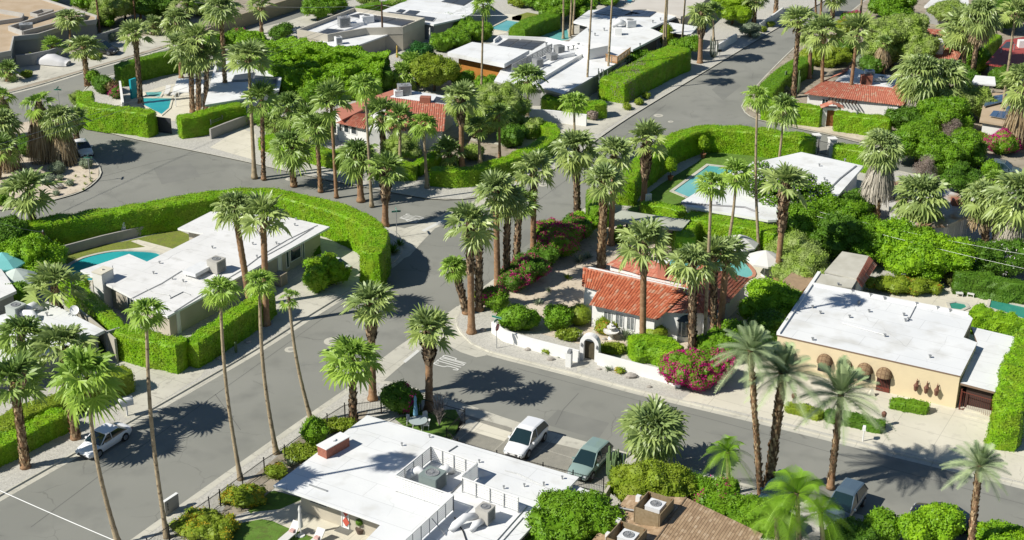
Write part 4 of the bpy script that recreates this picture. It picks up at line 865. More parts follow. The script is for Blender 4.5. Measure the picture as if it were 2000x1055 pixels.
# ================================================================ left edge houses
hD = house('white pitched look flat roofed house with satellite dish at the left edge', [(92, 588), (204, 645), (150, 672), (40, 705), (-80, 720), (-80, 640)], 3.2, GREYST, ROOFW, ov=.5)
vents(hD, [(92, 617), (60, 640)], .08, .3)
ac('pale cooler on the small white roof at the left edge', 33, 616, 3.2, (1.3, 1.2, .9), R(60), mat('pale_green_paint', (.48, .52, .48)), duct=[([(.6, -.3, .4), (1.4, -.7, .6), (2.0, -.9, 0)], [.3, .33, .3]), ([(0, -.6, .4), (.3, -1.6, .5), (.2, -2.4, 0)], [.28, .32, .3])])
t = empty('satellite_dish', W3(146, 613, 3.3), 'round white satellite dish on the garden wall by the left roof', 'satellite dish'); B = MB(); B.tube([(0, 0, -1.2), (0, 0, .25)], .04, 6); lattach(B.build('mast', GREYM), t); B = MB(); B.lathe((0, 0, 0), [(.04, .0), (.28, .03), (.42, .1), (.41, .11), (.27, .045)], 20); o = B.build('dish', WHITE); lattach(o, t); o.rotation_euler = (R(55), 0, R(10)); o.location = (0, 0, .35)
gwall('pale garden wall with an oval opening beside the hedge corner', [(150, 600), (225, 662)], 2.3, .2, mat('cream_wall', (.52, .49, .40), (.47, .44, .36), scale=1, rough=.9)); p = G(197, 640, 1.5)
B = MB(); B.lathe((0, 0, 0), [(.32, 0), (.32, .03)], 18, 0, 1, 1.3); o = tag(B.build('oval_window', DARK), 'dark oval opening in the pale garden wall', 'wall opening'); o.location = tuple(p+np.array((-.1, -.12, 0))); o.rotation_euler = (R(90), 0, R(-48))
gwall('grey side wall under the white roof at the left driveway', [(205, 648), (232, 640), (240, 650)], 2.4, .2, GREYST)
hE = house('grey roofed house corner at the left edge under the coloured parasols', [(-60, 525), (0, 522), (32, 568), (-60, 610)], 3.0, GREYST, ROOFG, ov=.3)
# ================================================================ cream house, right
hF = house('cream walled house with a big white roof and round wicker awnings', [(1517.5, 654), (1876, 734.5), (1909, 669), (1882, 659), (1900, 622), (1891.5, 614), (1587, 556), (1600, 533)], 3.72, CREAM, ROOFW, ov=.05, th=.12, fascia=mat('brown_trim', (.25, .17, .12)))
P = hF.P
B = MB(); e = [W3(x, y, 3.74) for x, y in ((1517.5, 654), (1587, 556), (1891.5, 614))]; B.bar(e[1], e[2], .3, .35); B.build('parapet', WHITE, hF.root)
B = MB(); e = [W3(x, y, 3.74) for x, y in ((1520, 652), (1600, 533))]; B.bar(e[0], e[1], .3, .3); B.build('parapet', WHITE, hF.root)
vents(hF, [(1587, 602), (1602, 613), (1587, 665), (1659, 621), (1677, 595), (1678, 593), (1765, 617), (1768, 628), (1774, 626), (1728, 658), (1816, 699), (1697, 610), (1637, 558), (1665, 572), (1700, 579), (1727, 585), (1790, 596), (1831, 604), (1855, 609)], .07, .22)
conduit(hF, [(1590, 556), (1640, 566), (1730, 584), (1790, 596), (1888, 614)]); conduit(hF, [(1789, 598), (1775, 625)]); conduit(hF, [(1645, 632), (1730, 656)], .03)
WICK = mat('wicker', (.36, .25, .15), (.26, .17, .09), scale=9, rough=.9, bump=.6, bscale=40)
pw, dw, Lw = nearest_wall(hF, G(1650, 735, 1.5)[:2]); nw = np.array((dw[1], -dw[0])); rzw = math.atan2(dw[1], dw[0])
def onwall(x, z, guess_y):   # distance along the cream front wall for a surveyed column x
    lo, hi = 0, Lw
    for _ in range(40):
        m = (lo+hi)/2; q = pw+dw*m
        if (proj((q[0], q[1], z))[0] < x): lo = m
        else: hi = m
    return lo
for i, x in enumerate((1540, 1612, 1650, 1690, 1728)):
    t = onwall(x, 1.9, 0); c = pw+dw*t; kind = 'door' if i == 4 else 'window'
    B = MB(); B.box((*(c+nw*.02), .15 if i == 4 else .7), (1.15, .06, 1.8 if i == 4 else 1.2), rzw); wo = B.build(kind, DARK, hF.root)
    if i == 4:
        B = MB()
        for k in range(9): q = c+nw*.09+dw*(-.5+k*.125); B.box((*q, .16), (.035, .035, 1.7), rzw)
        B.box((*(c+nw*.07), .16), (1.15, .03, .4), rzw); B.build('gate_bars', mat('rust_red_metal', (.22, .06, .04)), wo)
    V = []; F = []; n1, n2 = 12, 6; r_ = .68      # quarter dome awning
    for a in range(n1+1):
        for b in range(n2+1):
            th = math.pi*a/n1; ph = math.pi/2*b/n2; xx = math.cos(th)*r_; up = math.sin(th)*r_*1.15
            V.append((*(c+dw*xx+nw*(.05+up*math.sin(ph)*.85)), 1.65+up*math.cos(ph)))
    F = [(a*(n2+1)+b, (a+1)*(n2+1)+b, (a+1)*(n2+1)+b+1, a*(n2+1)+b+1) for a in range(n1) for b in range(n2)]
    B = MB(); B.add(V, F); B.build('awning', WICK, hF.root, smooth=True)
    B = MB()
    for b in range(0, n2+1, 2): B.tube([V[a*(n2+1)+b] for a in range(n1+1)], .022, 4)
    for a in range(1, n1, 2): B.tube([V[a*(n2+1)+b] for b in range(n2+1)], .02, 4)
    B.build('awning_rib', mat('dark_wicker', (.17, .10, .06)), hF.root)
for i, x in enumerate((1791, 1811, 1831)):
    c = pw+dw*onwall(x, 1.5, 0); t = empty('wall_lantern', (*c, 1.2), ('left', 'middle', 'right')[i]+' one of three ornate bronze lanterns on the cream wall', 'lantern', 'bronze lanterns on the cream wall')
    B = MB(); q = c+nw*.3; B.lathe((*q, 1.0), [(.04, 0), (.15, .12), (.2, .5), (.24, .56), (.1, .75), (.03, .9)], 6); B.build('lamp_body', mat('bronze', (.20, .09, .06), rough=.6), t); B = MB(); B.tube([(*c, 1.6), (*(c+nw*.15), 2.1), (*q, 1.95)], .03, 5); B.box((*(c+nw*.03), 1.35), (.16, .05, .5), rzw); B.build('bracket', mat('bronze', (.2, .09, .06)), t)
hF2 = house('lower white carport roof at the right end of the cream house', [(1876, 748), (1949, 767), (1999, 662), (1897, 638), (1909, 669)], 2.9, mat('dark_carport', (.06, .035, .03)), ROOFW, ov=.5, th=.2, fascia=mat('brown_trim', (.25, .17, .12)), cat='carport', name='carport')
picket('rust red iron gate under the carport of the cream house', [(1873, 800), (1935, 818)], 1.8, mat('rust_red_metal', (.22, .06, .04)), .16, 3, name='iron_gate')
B = MB(); a = G(1880, 806, .12); B.box((a[0]+1.6, a[1]-.7, .12), (3.4, 1.2, .16), rzw); B.box((a[0]+1.7, a[1]-.3, .28), (3.0, .7, .16), rzw); tag(B.build('entrance_step', CREAMC), 'pale stepped landing before the rust red gate', 'steps')
hF3 = house('small pale block with tiled side behind the big white roof', [(1645, 491), (1697, 500), (1674, 545), (1610, 531)], 3.85, STUC, mat('stained_roofing', (.62, .60, .52), (.5, .48, .4), scale=.7, rough=.9), ov=.05, th=.12, name='rear_annexe', cat='annexe')
tilepatch('tiled_side', W3(1712, 518, 2.9), W3(1682, 562, 2.9), W3(1672, 545, 3.9), W3(1697, 500, 3.9), TILE2, hF3.root); slab(hF.root, 'stained_roof', [W3(1601, 534, 3.76), W3(1674, 546, 3.76), W3(1664, 562, 3.76), W3(1590, 553, 3.76)], mat('stained_roofing', (.62, .60, .52)), .12); hF3.roof.data.materials[0] = mat('stained_roofing', (.6, .6, .5))
# ================================================================ red tiled house, centre right
hG = House(); hG.z = 3.0; hG.root = empty('house', (*G(1290, 600)[:2], 0), 'white house with red clay tile roofs behind the arched gate', 'house')
E0, E1 = np.array(W3(1150, 597, 3.0)), np.array(W3(1284, 626, 3.0)); R0, R1 = np.array(W3(1187, 534, 4.9)), np.array(W3(1345, 568, 4.9))
tilepatch('roof_slope', E0, E1, R1, R0, TILE, hG.root)
A0 = np.array(W3(1136, 561, 3.9)); A1 = np.array(W3(1168, 569, 3.9)); RL = np.array(W3(1139, 524, 4.9)); tilepatch('roof_slope', A0, A1, R0, RL, TILE, hG.root)
dk = np.array((E60[0], E60[1], 0))
back = (R0-RL); nrm = np.array((E60[0], E60[1], 0))*3.6
tilepatch('roof_slope', R1+nrm-(0, 0, 1.5), RL+nrm-(0, 0, 1.5), RL, R1, TILE2, hG.root, amp=.04)
ridgecap(hG.root, [tuple(RL), tuple(R1)])
B = MB(); foot = [E0[:2]+(.35, .6), E1[:2]+(-.2, .6), (R1+nrm)[:2]+(-.3, -.4), (RL+nrm)[:2]+(.3, -.4), A0[:2]+(.3, .5), (E0*.45+R0*.55)[:2]+(.3, .1)]; B.prism(ccw(foot), 0, 2.55, bottom=False); hG.wallobj = B.build('wall', WHITE, hG.root)
def prism_under(name, poly, z0, z1, m, root): z0 = zk(z0); z1 = zk(z1); B = MB(); B.prism(ccw([np.array(q[:2]) for q in poly]), z0, z1, bottom=True); return B.build(name, m, root)
prism_under('gable_wall', [RL+(.3, .3, 0), R1, R1+nrm*.2, RL+nrm*.2+(.3, 0, 0)], 2.9, 4.75, WHITE, hG.root)
prism_under('gable_wall', [A0+(.3, .1, 0), A1+(0, .3, 0), (A1+R0)/2, (A0+RL)/2+(.3, 0, 0)], 2.5, 3.85, WHITE, hG.root)
# rear wing with low pitched pink roof
C_ = [W3(1182, 520, 3.9), W3(1228, 500, 3.9), W3(1300, 505, 3.9), W3(1320, 540, 3.9), W3(1245, 538, 4.4)]
q0, q1, q2, q3 = np.array(W3(1184, 517, 3.8)), np.array(W3(1245, 536, 3.8)), np.array(W3(1268, 508, 4.9)), np.array(W3(1212, 500, 4.7))
tilepatch('roof_slope', q0, q1, q2, q3, TILE2, hG.root, amp=.03); tilepatch('roof_slope', q1, np.array(W3(1330, 553, 3.9)), np.array(W3(1345, 527, 4.9)), q2, TILE2, hG.root, amp=.03); ridgecap(hG.root, [tuple(q1), tuple(q2)])
prism_under('wall', [q0+(.4, .2, 0), q1, np.array(W3(1330, 553, 3.9)), np.array(W3(1345, 527, 4.9)), q3], 0, 3.7, WHITE, hG.root)
# right wing
w0, w1, w2, w3 = [np.array(W3(*q)) for q in ((1424, 590, 3.0), (1466, 545, 3.0), (1400, 527, 4.9), (1352, 572, 4.9))]
tilepatch('roof_slope', w0, w1, w2, w3, TILE2, hG.root); x0 = np.array(W3(1330, 600, 3.3)); x1 = np.array(W3(1345, 560, 4.3)); tilepatch('roof_slope', np.array(W3(1322, 560, 3.2)), np.array(W3(1372, 517, 3.2)), w2, w3, TILE2, hG.root)
x2 = np.array(W3(1378, 622, 3.0)); tilepatch('roof_slope', x2, w0, w3, w3+(.1, 0, 0), TILE2, hG.root); ridgecap(hG.root, [tuple(w3), tuple(w2)]); ridgecap(hG.root, [tuple(w3), tuple(w0)])
prism_under('wall', [w0+(-.5, .3, 0), w1+(-.5, -.1, 0), w2+(-2, 0, 0), (W3(1322, 560, 3.2)), x2+(0, .5, 0)], 0, 2.95, WHITE, hG.root)
# front bay with gable
y0, y1, y2, y3 = [np.array(W3(*q)) for q in ((1279, 609, 3.4), (1325, 613, 3.4), (1352, 577, 4.5), (1310, 577, 4.5))]
tilepatch('roof_slope', y0, y1, y2, y3, TILE2, hG.root, amp=.04); z1_ = np.array(W3(1386, 612, 3.2)); tilepatch('roof_slope', y1, z1_, np.array(W3(1385, 585, 4.4)), y2, TILE2, hG.root, amp=.04)
prism_under('wall', [y0+(.6, .4, 0), y1+(0, .3, 0), z1_+(-.2, .4, 0), np.array(W3(1380, 590, 3.3)), np.array(W3(1300, 590, 3.3))], 0, 3.3, WHITE, hG.root)
hG.W = ccw([np.array(q) for q in foot])
for xa, ya, xb, yb in ((1179, 628, 1195, 632), (1202, 634, 1218, 638), (1224, 640, 1240, 644)): win(hG, xa, ya, xb, yb, .75, 1.35, glass=GLASS2, frame=WHITE)
win(hG, 1141, 590, 1157, 594, 1.15, 1.2, glass=GLASS2)
hG.W = ccw([np.array(q[:2]) for q in (y0+(.6, .4, 0), y1+(0, .3, 0), z1_+(-.2, .4, 0), np.array(W3(1380, 590, 3.3)), np.array(W3(1300, 590, 3.3)))])
t = MB(); p = G(1332, 664, .12); t.lathe((p[0]+.2, p[1]+.5, .5), [(.85, 0), (.85, 1.6)], 8); bw = t.build('bay_window', GLASS2, hG.root); t = MB(); t.lathe((p[0]+.2, p[1]+.5, 2.1), [(1.05, 0), (.6, .45), (.1, .6)], 8); t.build('bay_roof', mat('slate_metal', (.05, .07, .09), rough=.4), bw); t = MB(); [t.bar((p[0]+.2+.87*math.cos(k*.785+.39), p[1]+.5+.87*math.sin(k*.785+.39), .6), (p[0]+.2+.87*math.cos(k*.785+.39), p[1]+.5+.87*math.sin(k*.785+.39), 2.1), .07) for k in range(8)]; t.lathe((p[0]+.2, p[1]+.5, .1), [(.95, 0), (.95, .5)], 8); t.build('bay_frame', WHITE, bw)
B = MB(); p = G(1295, 545, 3.1); B.box((p[0], p[1], 2.6), (.9, .8, 2.3), A60); B.build('chimney', PINK, hG.root); B = MB(); B.box((p[0], p[1], 4.902), (1.1, 1.0, .12), A60); B.build('chimney_cap', WHITE, hG.root)
gwall('low white garden wall curving along the side street', [(962, 628), (985, 645), (1040, 662), (1131, 685)], 1.1, .25, WHITE); gwall('low white garden wall right of the arched gate', [(1168, 690), (1230, 706), (1300, 724), (1330, 735)], 1.1, .25, WHITE)
gwall('short white wall running back beside the magenta bougainvillea', [(1390, 738), (1412, 715), (1425, 700)], 1.2, .22, WHITE, top=False)
# arched gate
ga = G(1152, 702, .12); t = empty('garden_gate', ga, 'white arched gateway with dark timber door in the garden wall', 'gate', rz=R(-22)); t.scale = (.88, .88, .88); B = MB(); V = []; n = 12
for z_, k in ((-.35, 0), (.35, 1)):
    for i in range(n+1): a = math.pi*i/n; V += [(math.cos(a)*.98, z_, 1.85+math.sin(a)*.98), (math.cos(a)*.58, z_, 1.85+math.sin(a)*.58)]
m_ = 2*(n+1); F = []
for i in range(n): F += [(2*i, 2*i+2, 2*i+3, 2*i+1), (m_+2*i, m_+2*i+1, m_+2*i+3, m_+2*i+2), (2*i, m_+2*i, m_+2*i+2, 2*i+2), (2*i+1, 2*i+3, m_+2*i+3, m_+2*i+1)]
B.add(V, F); [B.box((s*.78, 0, 0), (.4, .7, 1.85)) for s in (-1, 1)]; lattach(B.build('arch', WHITE), t); B = MB(); B.box((0, .1, .02), (1.15, .07, 1.9)); lattach(B.build('door', mat('dark_timber', (.07, .06, .035), (.1, .085, .05), scale=5)), t); B = MB(); B.box((0, .14, 1.93), (1.15, .05, .45)); lattach(B.build('tympanum', mat('pale_glass', (.5, .55, .55), rough=.3)), t)
for s in (-1, 1): B = MB(); B.lathe((s*.8, -.42, 1.5), [(.05, 0), (.09, .1), (.1, .3), (.03, .42)], 8); lattach(B.build('gate_lamp', GREYM), t)
# ================================================================ white lawn house
hH = house('white roofed house with blossoming tree beside the rectangular lawn pool', [(1330, 394), (1418, 340), (1470, 318), (1565, 297), (1687, 324), (1600, 425), (1500, 430), (1342, 403)], 3.4, STUC, ROOFW, ov=.5, th=.25, fascia=WHITE)
vents(hH, [(1615, 357), (1610, 352), (1650, 315), (1600, 325), (1480, 395), (1400, 400)], .07, .25); conduit(hH, [(1672, 325), (1640, 350), (1600, 390), (1590, 405)], .1, GREYM); conduit(hH, [(1330, 398), (1425, 404), (1455, 406), (1480, 416)], .12, mat('grey_gutter', (.3, .3, .31)))
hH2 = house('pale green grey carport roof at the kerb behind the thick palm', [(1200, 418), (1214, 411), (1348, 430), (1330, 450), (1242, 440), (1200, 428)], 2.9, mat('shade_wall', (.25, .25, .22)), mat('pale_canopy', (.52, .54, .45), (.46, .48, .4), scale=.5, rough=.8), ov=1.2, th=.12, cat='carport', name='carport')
for x, y, l in ((1592, 297, 'left white gate pillar behind the lawn house'), (1623, 304, 'right white gate pillar behind the lawn house')): B = MB(); p = G(x, y, .12); B.box((p[0], p[1], 0), (.8, .8, 2.2), R(10)); B.box((p[0], p[1], 2.2), (.95, .95, .15), R(10)); tag(B.build('gate_pillar', STUC), l, 'pillar')
picket('dark iron gate between the two white pillars', [(1597, 300), (1618, 305)], 1.7, name='iron_gate')
gwall('tall white wall end at the lawn pool hedge beside the street', [(1262, 380), (1272, 378)], 2.6, .25, STUC)
# ================================================================ corner tiled house, centre top
hI = House(); hI.z = 3.6; hI.root = empty('house', (*G(780, 240)[:2], 0), 'white house with faded clay tiles and pink roof wing behind the corner palms', 'house')
t0, t1, t2, t3 = [np.array(W3(*q)) for q in ((712, 253, 2.9), (868, 258, 2.9), (872, 205, 4.3), (757, 190, 4.3))]
tilepatch('roof_slope', t0+(2.2, -.6, 0), t1, t2, t3, TILE2, hI.root); s0, s1, s2, s3 = [np.array(W3(*q)) for q in ((654, 241, 2.9), (713, 254, 2.9), (722, 222, 3.7), (700, 222, 3.7))]; tilepatch('roof_slope', s0, s1, s2, s3, TILE2, hI.root)
slab(hI.root, 'pink_roof', [W3(668, 234, 3.6), W3(655, 213, 3.6), W3(778, 172, 4.2), W3(778, 180, 4.2)], PINK, .2); slab(hI.root, 'flat_roof', [W3(762, 189, 4.3), W3(790, 175, 4.3), W3(885, 190, 4.3), W3(874, 207, 4.3)], ROOFW, .3)
prism_under('wall', [t0+(2.4, .2, 0), t1+(-.4, .3, 0), t2+(-.4, 0, 0), W3(885, 190, 4.3), W3(778, 176, 4.2), W3(655, 214, 3.6), s0+(.4, .4, 0), s1+(.2, .5, 0)], 0, 2.85, WHITE, hI.root)
hI.W = ccw([np.array(q[:2]) for q in (t0+(2.4, .2, 0), t1+(-.4, .3, 0), s0+(.4, .4, 0), s1+(.2, .5, 0))]); 
hI.W = [np.array(s0[:2])+(.4, .4), np.array(s1[:2])+(.2, .5), np.array(s1[:2])+(.2, 3), np.array(s0[:2])+(.4, 3)]
for xa, xb in ((658, 668), (672, 682), (686, 697)): win(hI, xa, 258+(xa-658)*.18, xb, 260+(xa-658)*.18, 1.4, 1.0, glass=GLASS, mull=0)
ac('big grey cooler on the flat strip of the corner tiled house', 790, 184, 4.3, (1.6, 1.3, 1.1), R(15)); ac('smaller ducted cooler left of the big grey one', 778, 187, 4.3, (1.0, .9, .6), R(15), DUCT, panel=False)
boxchild(hI, 'chimney', 831, 201, 4.2, (1.3, .9, .8), R(-5), BRICK); solar(hI, [(845, 200), (868, 203), (880, 196), (852, 190)], 4.3, 3, 2, SOLARB)
# ================================================================ orange panelled modern house, top centre
hJ = house('modern white roofed house with orange panelled walls and long low wing', [(1054, 171), (1100, 184), (1204, 124), (1229, 101), (1180, 88), (1080, 78), (980, 75), (955, 86), (1035, 98), (985, 125), (965, 158), (1000, 168)], 3.2, GREYST, ROOFW, ov=.35, th=.3, fascia=mat('grey_fascia', (.45, .45, .44)))
hJ2 = house('raised white roof slab over the orange panelled room', [(874, 102), (922, 82), (1034, 98), (985, 125)], 4.6, ORANGE, ROOFW, ov=1.1, th=.55, name='raised_pavilion', cat='pavilion')
win(hJ2, 896, 145, 918, 150, .3, 2.4, glass=GLASS2, frame=GREYM); win(hJ2, 934, 150, 940, 151, .2, 2.4, 'door', glass=DARK, frame=DARK, mull=0)
B = MB(); e = [W3(x, y, 3.2) for x, y in ((1048, 165), (1148, 104), (1140, 97), (1068, 80), (975, 76), (965, 84))]; [B.bar((a[0], a[1], 3.0), (b[0], b[1], 3.0), .22, .5) for a, b in zip(e[:-1], e[1:])]; B.build('parapet', WHITE, hJ.root)
boxchild(hJ, 'upper_block', 1160, 110, 3.2, (3.2, 2.0, 1.5), R(35), WHITE)
slatscreen('glass and metal screen beside the three roof coolers', [(1000, 143), (1078, 102)], 3.2, 1.2, GREYM, 5, 1.4); slatscreen('amber timber screen at the right end of the modern roof', [(1182, 121), (1206, 126), (1231, 108)], 3.2, 1.1, mat('amber_wood', (.5, .27, .1)), 6, 1.2)
for x, y, l in ((1050, 130, 'nearest'), (1078, 116, 'middle'), (1092, 104, 'farthest')): ac(l+' of three grey coolers in a row on the modern roof', x, y, 3.2, (1.15, 1.1, 1.0 if l != 'middle' else .7), R(35))
solar(hJ, [(968, 91), (990, 96), (1015, 78), (996, 75)], 3.2, 1, 3, SOLARB); solar(hJ, [(993, 95), (1038, 99), (1065, 82), (1018, 78)], 3.2, 2, 3, SOLARB)
conduit(hJ, [(1020, 150), (1060, 122), (1095, 103)], .14, DUCT, 'roof_duct'); conduit(hJ, [(1030, 155), (1075, 125), (1120, 104)], .1, DUCT, 'roof_duct'); boxchild(hJ, 'roof_duct', 1100, 112, 3.2, (3.4, .8, .5), R(35), DUCT); vents(hJ, [(1130, 92), (1110, 98), (1067, 90), (1120, 96), (1140, 96), (1070, 96)], .12, .5)
gwall('long white garden wall in front of the hedge by the street', [(1034, 213), (1080, 216), (1146, 224)], 1.5, .3, WHITE); gwall('grey wall panel beside the green glass fence', [(1200, 135), (1222, 122)], 2.0, .2, GREYST); slatscreen('green glass fence panels by the grey topped hedge', [(1222, 140), (1246, 128)], .12, 2.0, mat('green_glass', (.12, .2, .17), rough=.2), 3, 1.0)
# ================================================================ cream flat roofed house, top left centre
hK = house('cream flat roofed house with deep parapet and dark solar roof', [(580, 65), (692, 22), (830, 42), (787, 60), (715, 62), (640, 75)], 3.6, BEIGE, ROOFW, ov=.05, th=.5, par=.55, fascia=mat('cream_render', (.6, .56, .47), (.56, .52, .44), scale=1))
solar(hK, [(680, 32), (702, 27), (812, 42), (785, 52)], 3.6, 8, 3, SOLARB); solar(hK, [(616, 67), (640, 57), (672, 60), (650, 70)], 3.6, 3, 2, SOLARB)
hK2 = house('low white wing roof in front of the cream flat roofed house', [(615, 82), (640, 76), (715, 62), (762, 66), (672, 98), (640, 94)], 3.0, BEIGE, ROOFW, ov=.3, th=.2, name='house_wing', cat='house wing')
win(hK2, 745, 90, 765, 86, .2, 2.2, mull=2); win(hK, 814, 80, 826, 76, .3, 2.2, mull=2); ac('tall cooler on legs on the cream flat roof', 672, 52, 3.6, (1.6, 1.2, 1.3), R(25)); ac('broad cooler beside the dark solar roof', 717, 44, 3.6, (1.8, 1.2, .9), R(25), DUCT, panel=False); ac('small cooler on the low white wing roof', 661, 86, 3.0, (.9, .9, .9), R(25), DUCT)
conduit(hK, [(640, 73), (690, 56), (730, 42)], .2, DUCT, 'roof_duct'); boxchild(hK, 'roof_duct', 695, 50, 3.6, (2.2, .8, .5), R(20), DUCT)
# ================================================================ far white house with sails
hL = house('far white low pitched house with scattered solar panels', [(735, 26), (782, 6), (850, -14), (930, -14), (960, 5), (905, 35), (847, 48)], 3.2, GREYST, ROOFW, ov=.5, th=.25)
solar(hL, [(750, 30), (757, 24), (852, 36), (846, 43)], 3.2, 7, 1, SOLARB); solar(hL, [(773, 24), (782, 19), (792, 21), (784, 26)], 3.2, 1, 1, SOLARB); solar(hL, [(790, 27), (800, 21), (820, 23), (810, 30)], 3.2, 2, 1, SOLARB); solar(hL, [(862, 4), (880, -4), (925, 0), (905, 12)], 3.2, 5, 2, SOLARB)
B = MB(); 
for k in range(5): a = np.array(W3(876+k*12, 28-k*6, 3.2)); B.bar(a, a+(2.5, .6, .7), .06); B.bar(a+(2.5, .6, .7), (a[0]+2.5, a[1]+.6, 0), .08)
tag(B.build('pergola', WHITE), 'thin white pergola frame by the far terrace', 'pergola')
# ================================================================ big white roof with solar grid, top
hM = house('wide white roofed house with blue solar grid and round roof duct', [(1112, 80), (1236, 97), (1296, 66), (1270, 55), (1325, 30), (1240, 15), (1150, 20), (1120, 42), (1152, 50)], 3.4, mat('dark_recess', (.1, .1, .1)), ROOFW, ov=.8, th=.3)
solar(hM, [(1156, 27), (1210, 33), (1252, 28), (1190, 12)], 3.4, 7, 4); solar(hM, [(1215, 33), (1268, 34), (1282, 24), (1240, 20)], 3.4, 4, 3); ac('round white duct hood on the wide white roof', 1230, 52, 3.4, (1.4, 1.4, .9), R(20), DUCT, duct=[([(-.8, 0, .5), (-1.8, .2, .9), (-2.4, .3, 0)], [.4, .5, .45])], panel=False)
boxchild(hM, 'roof_box', 1207, 68, 3.4, (1.0, .8, 1.0), 0, WHITE); vents(hM, [(1162, 70), (1150, 62), (1290, 40), (1275, 45), (1180, 60), (1250, 90)], .09, .35)
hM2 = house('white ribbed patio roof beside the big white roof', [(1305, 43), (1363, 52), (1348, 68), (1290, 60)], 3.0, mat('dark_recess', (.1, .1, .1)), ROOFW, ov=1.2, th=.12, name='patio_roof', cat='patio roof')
hN = house('large pale flat roofed building at the top edge behind the solar grid', [(1215, 20), (1240, 3), (1300, -20), (1400, -20), (1345, 30), (1330, 32), (1263, 18)], 3.6, BEIGE, mat('pale_pink_roofing', (.66, .62, .56), (.6, .56, .5), scale=.3, rough=.9), ov=.2, th=.4)
# ================================================================ gate house with red tiles, top right
hO = House(); hO.z = 3.6; hO.root = empty('house', (*G(1665, 200)[:2], 0), 'low house with red tiles, white flat centre and dark pergola beams', 'house')
o0, o1, o2, o3 = [np.array(W3(*q)) for q in ((1570, 185, 2.9), (1762, 208, 2.9), (1742, 172, 3.9), (1610, 158, 3.9))]
tilepatch('roof_slope', o0, o1, o2, o3, TILE2, hO.root); tilepatch('roof_slope', np.array(W3(1662, 129, 3.2)), o0, o3, np.array(W3(1655, 140, 3.9)), TILE2, hO.root); slab(hO.root, 'flat_roof', [W3(1632, 158, 3.6), W3(1648, 140, 3.6), W3(1670, 132, 3.6), W3(1700, 143, 3.6), W3(1765, 150, 3.6), W3(1742, 174, 3.6)], ROOFW, .3)
tilepatch('roof_slope', o1, np.array(W3(1790, 180, 2.9)), np.array(W3(1770, 150, 3.9)), o2, TILE2, hO.root)
prism_under('wall', [o0+(.6, .5, 0), o1+(-.4, .4, 0), W3(1780, 180, 2.9), W3(1762, 152, 3.5), W3(1665, 135, 3.3)], 0, 2.85, STUC, hO.root); boxchild(hO, 'chimney', 1691, 164, 3.6, (1.4, 1.0, 1.2), 0, BRICK); ac('white cooler behind the brick chimney on the tiled house', 1697, 152, 3.6, (1.2, 1.0, .9), 0, DUCT); ac('low white cooler right of the brick chimney', 1722, 158, 3.6, (2.2, .9, .4), 0, DUCT, panel=False)
B = MB()
for k in range(9): a = np.array(W3(1622+k*6.5, 186+k*1.1, 2.7)); B.bar(a, a+(-.5, -1.6, -.1), .12, .16)
B.build('pergola_beams', mat('dark_beam', (.05, .025, .015)), hO.root); hO.W = ccw([np.array(q[:2]) for q in (o0+(.6, .5, 0), o1+(-.4, .4, 0), W3(1780, 180, 2.9), W3(1665, 135, 3.3))]); win(hO, 1605, 210, 1618, 212, .8, 1.3); win(hO, 1720, 220, 1740, 223, .5, 1.8)
ga = G(1621, 246, .12); t = empty('garden_gate', ga, 'small tiled gatehouse with arched brown timber door', 'gate', rz=R(-5)); B = MB(); [B.box((s*.85, 0, 0), (.55, .7, 2.5)) for s in (-1, 1)]; B.box((0, 0, 2.15), (1.14, .68, .34)); lattach(B.build('gate_frame', STUC), t); B = MB(); B.box((0, -.05, 0), (1.14, .1, 2.14)); lattach(B.build('door', mat('timber_door', (.30, .12, .04), (.22, .085, .03), scale=5)), t)
q = [np.array(v) for v in ((-1.4, -.7, 2.45), (0, -.7, 3.1), (0, .7, 3.1), (-1.4, .7, 2.45))]; o = tilepatch('gate_roof', q[0], q[3], q[2], q[1], TILE2); lattach(o, t); q = [np.array((-v[0], v[1], v[2])) for v in q]; o = tilepatch('gate_roof', q[0], q[3], q[2], q[1], TILE2); lattach(o, t)
# other houses top right
hP = House(); hP.root = empty('house', (*G(1850, 90)[:2], 0), 'house with red clay hip roof and white chimney behind the feathery trees', 'house')
p0, p1, p2, p3 = [np.array(W3(*q)) for q in ((1800, 112, 3.0), (1870, 118, 3.0), (1848, 60, 4.6), (1812, 56, 4.6))]; tilepatch('roof_slope', p0, p1, p2, p3, TILE2, hP.root); tilepatch('roof_slope', p1, np.array(W3(1890, 80, 3.0)), np.array(W3(1850, 60, 4.6)), p2, TILE2, hP.root)
prism_under('wall', [p0+(.4, .4, 0), p1+(-.4, .4, 0), W3(1885, 80, 3.0), p3], 0, 2.95, STUC, hP.root); B = MB(); c = G(1830, 102, 3.0); B.box((c[0], c[1], 2.4), (1.4, 1.0, 2.2)); B.box((c[0], c[1], 4.6), (1.0, .8, .25)); B.build('chimney', WHITE, hP.root); ridgecap(hP.root, [tuple(p2), tuple(p1)])
hQ = house('house with dark red metal roof at the right edge', [(1925, 124), (1965, 78), (2040, 65), (2060, 115), (1958, 130)], 3.4, BEIGE, REDM, ov=.5, th=.2); solar(hQ, [(1955, 94), (1966, 83), (1980, 83), (1972, 95)], 3.4, 1, 1, SOLARB); boxchild(hQ, 'roof_box', 1996, 92, 3.4, (1.2, 1, 1), 0, WHITE); vents(hQ, [(1955, 103), (1980, 98)], .07, .8)
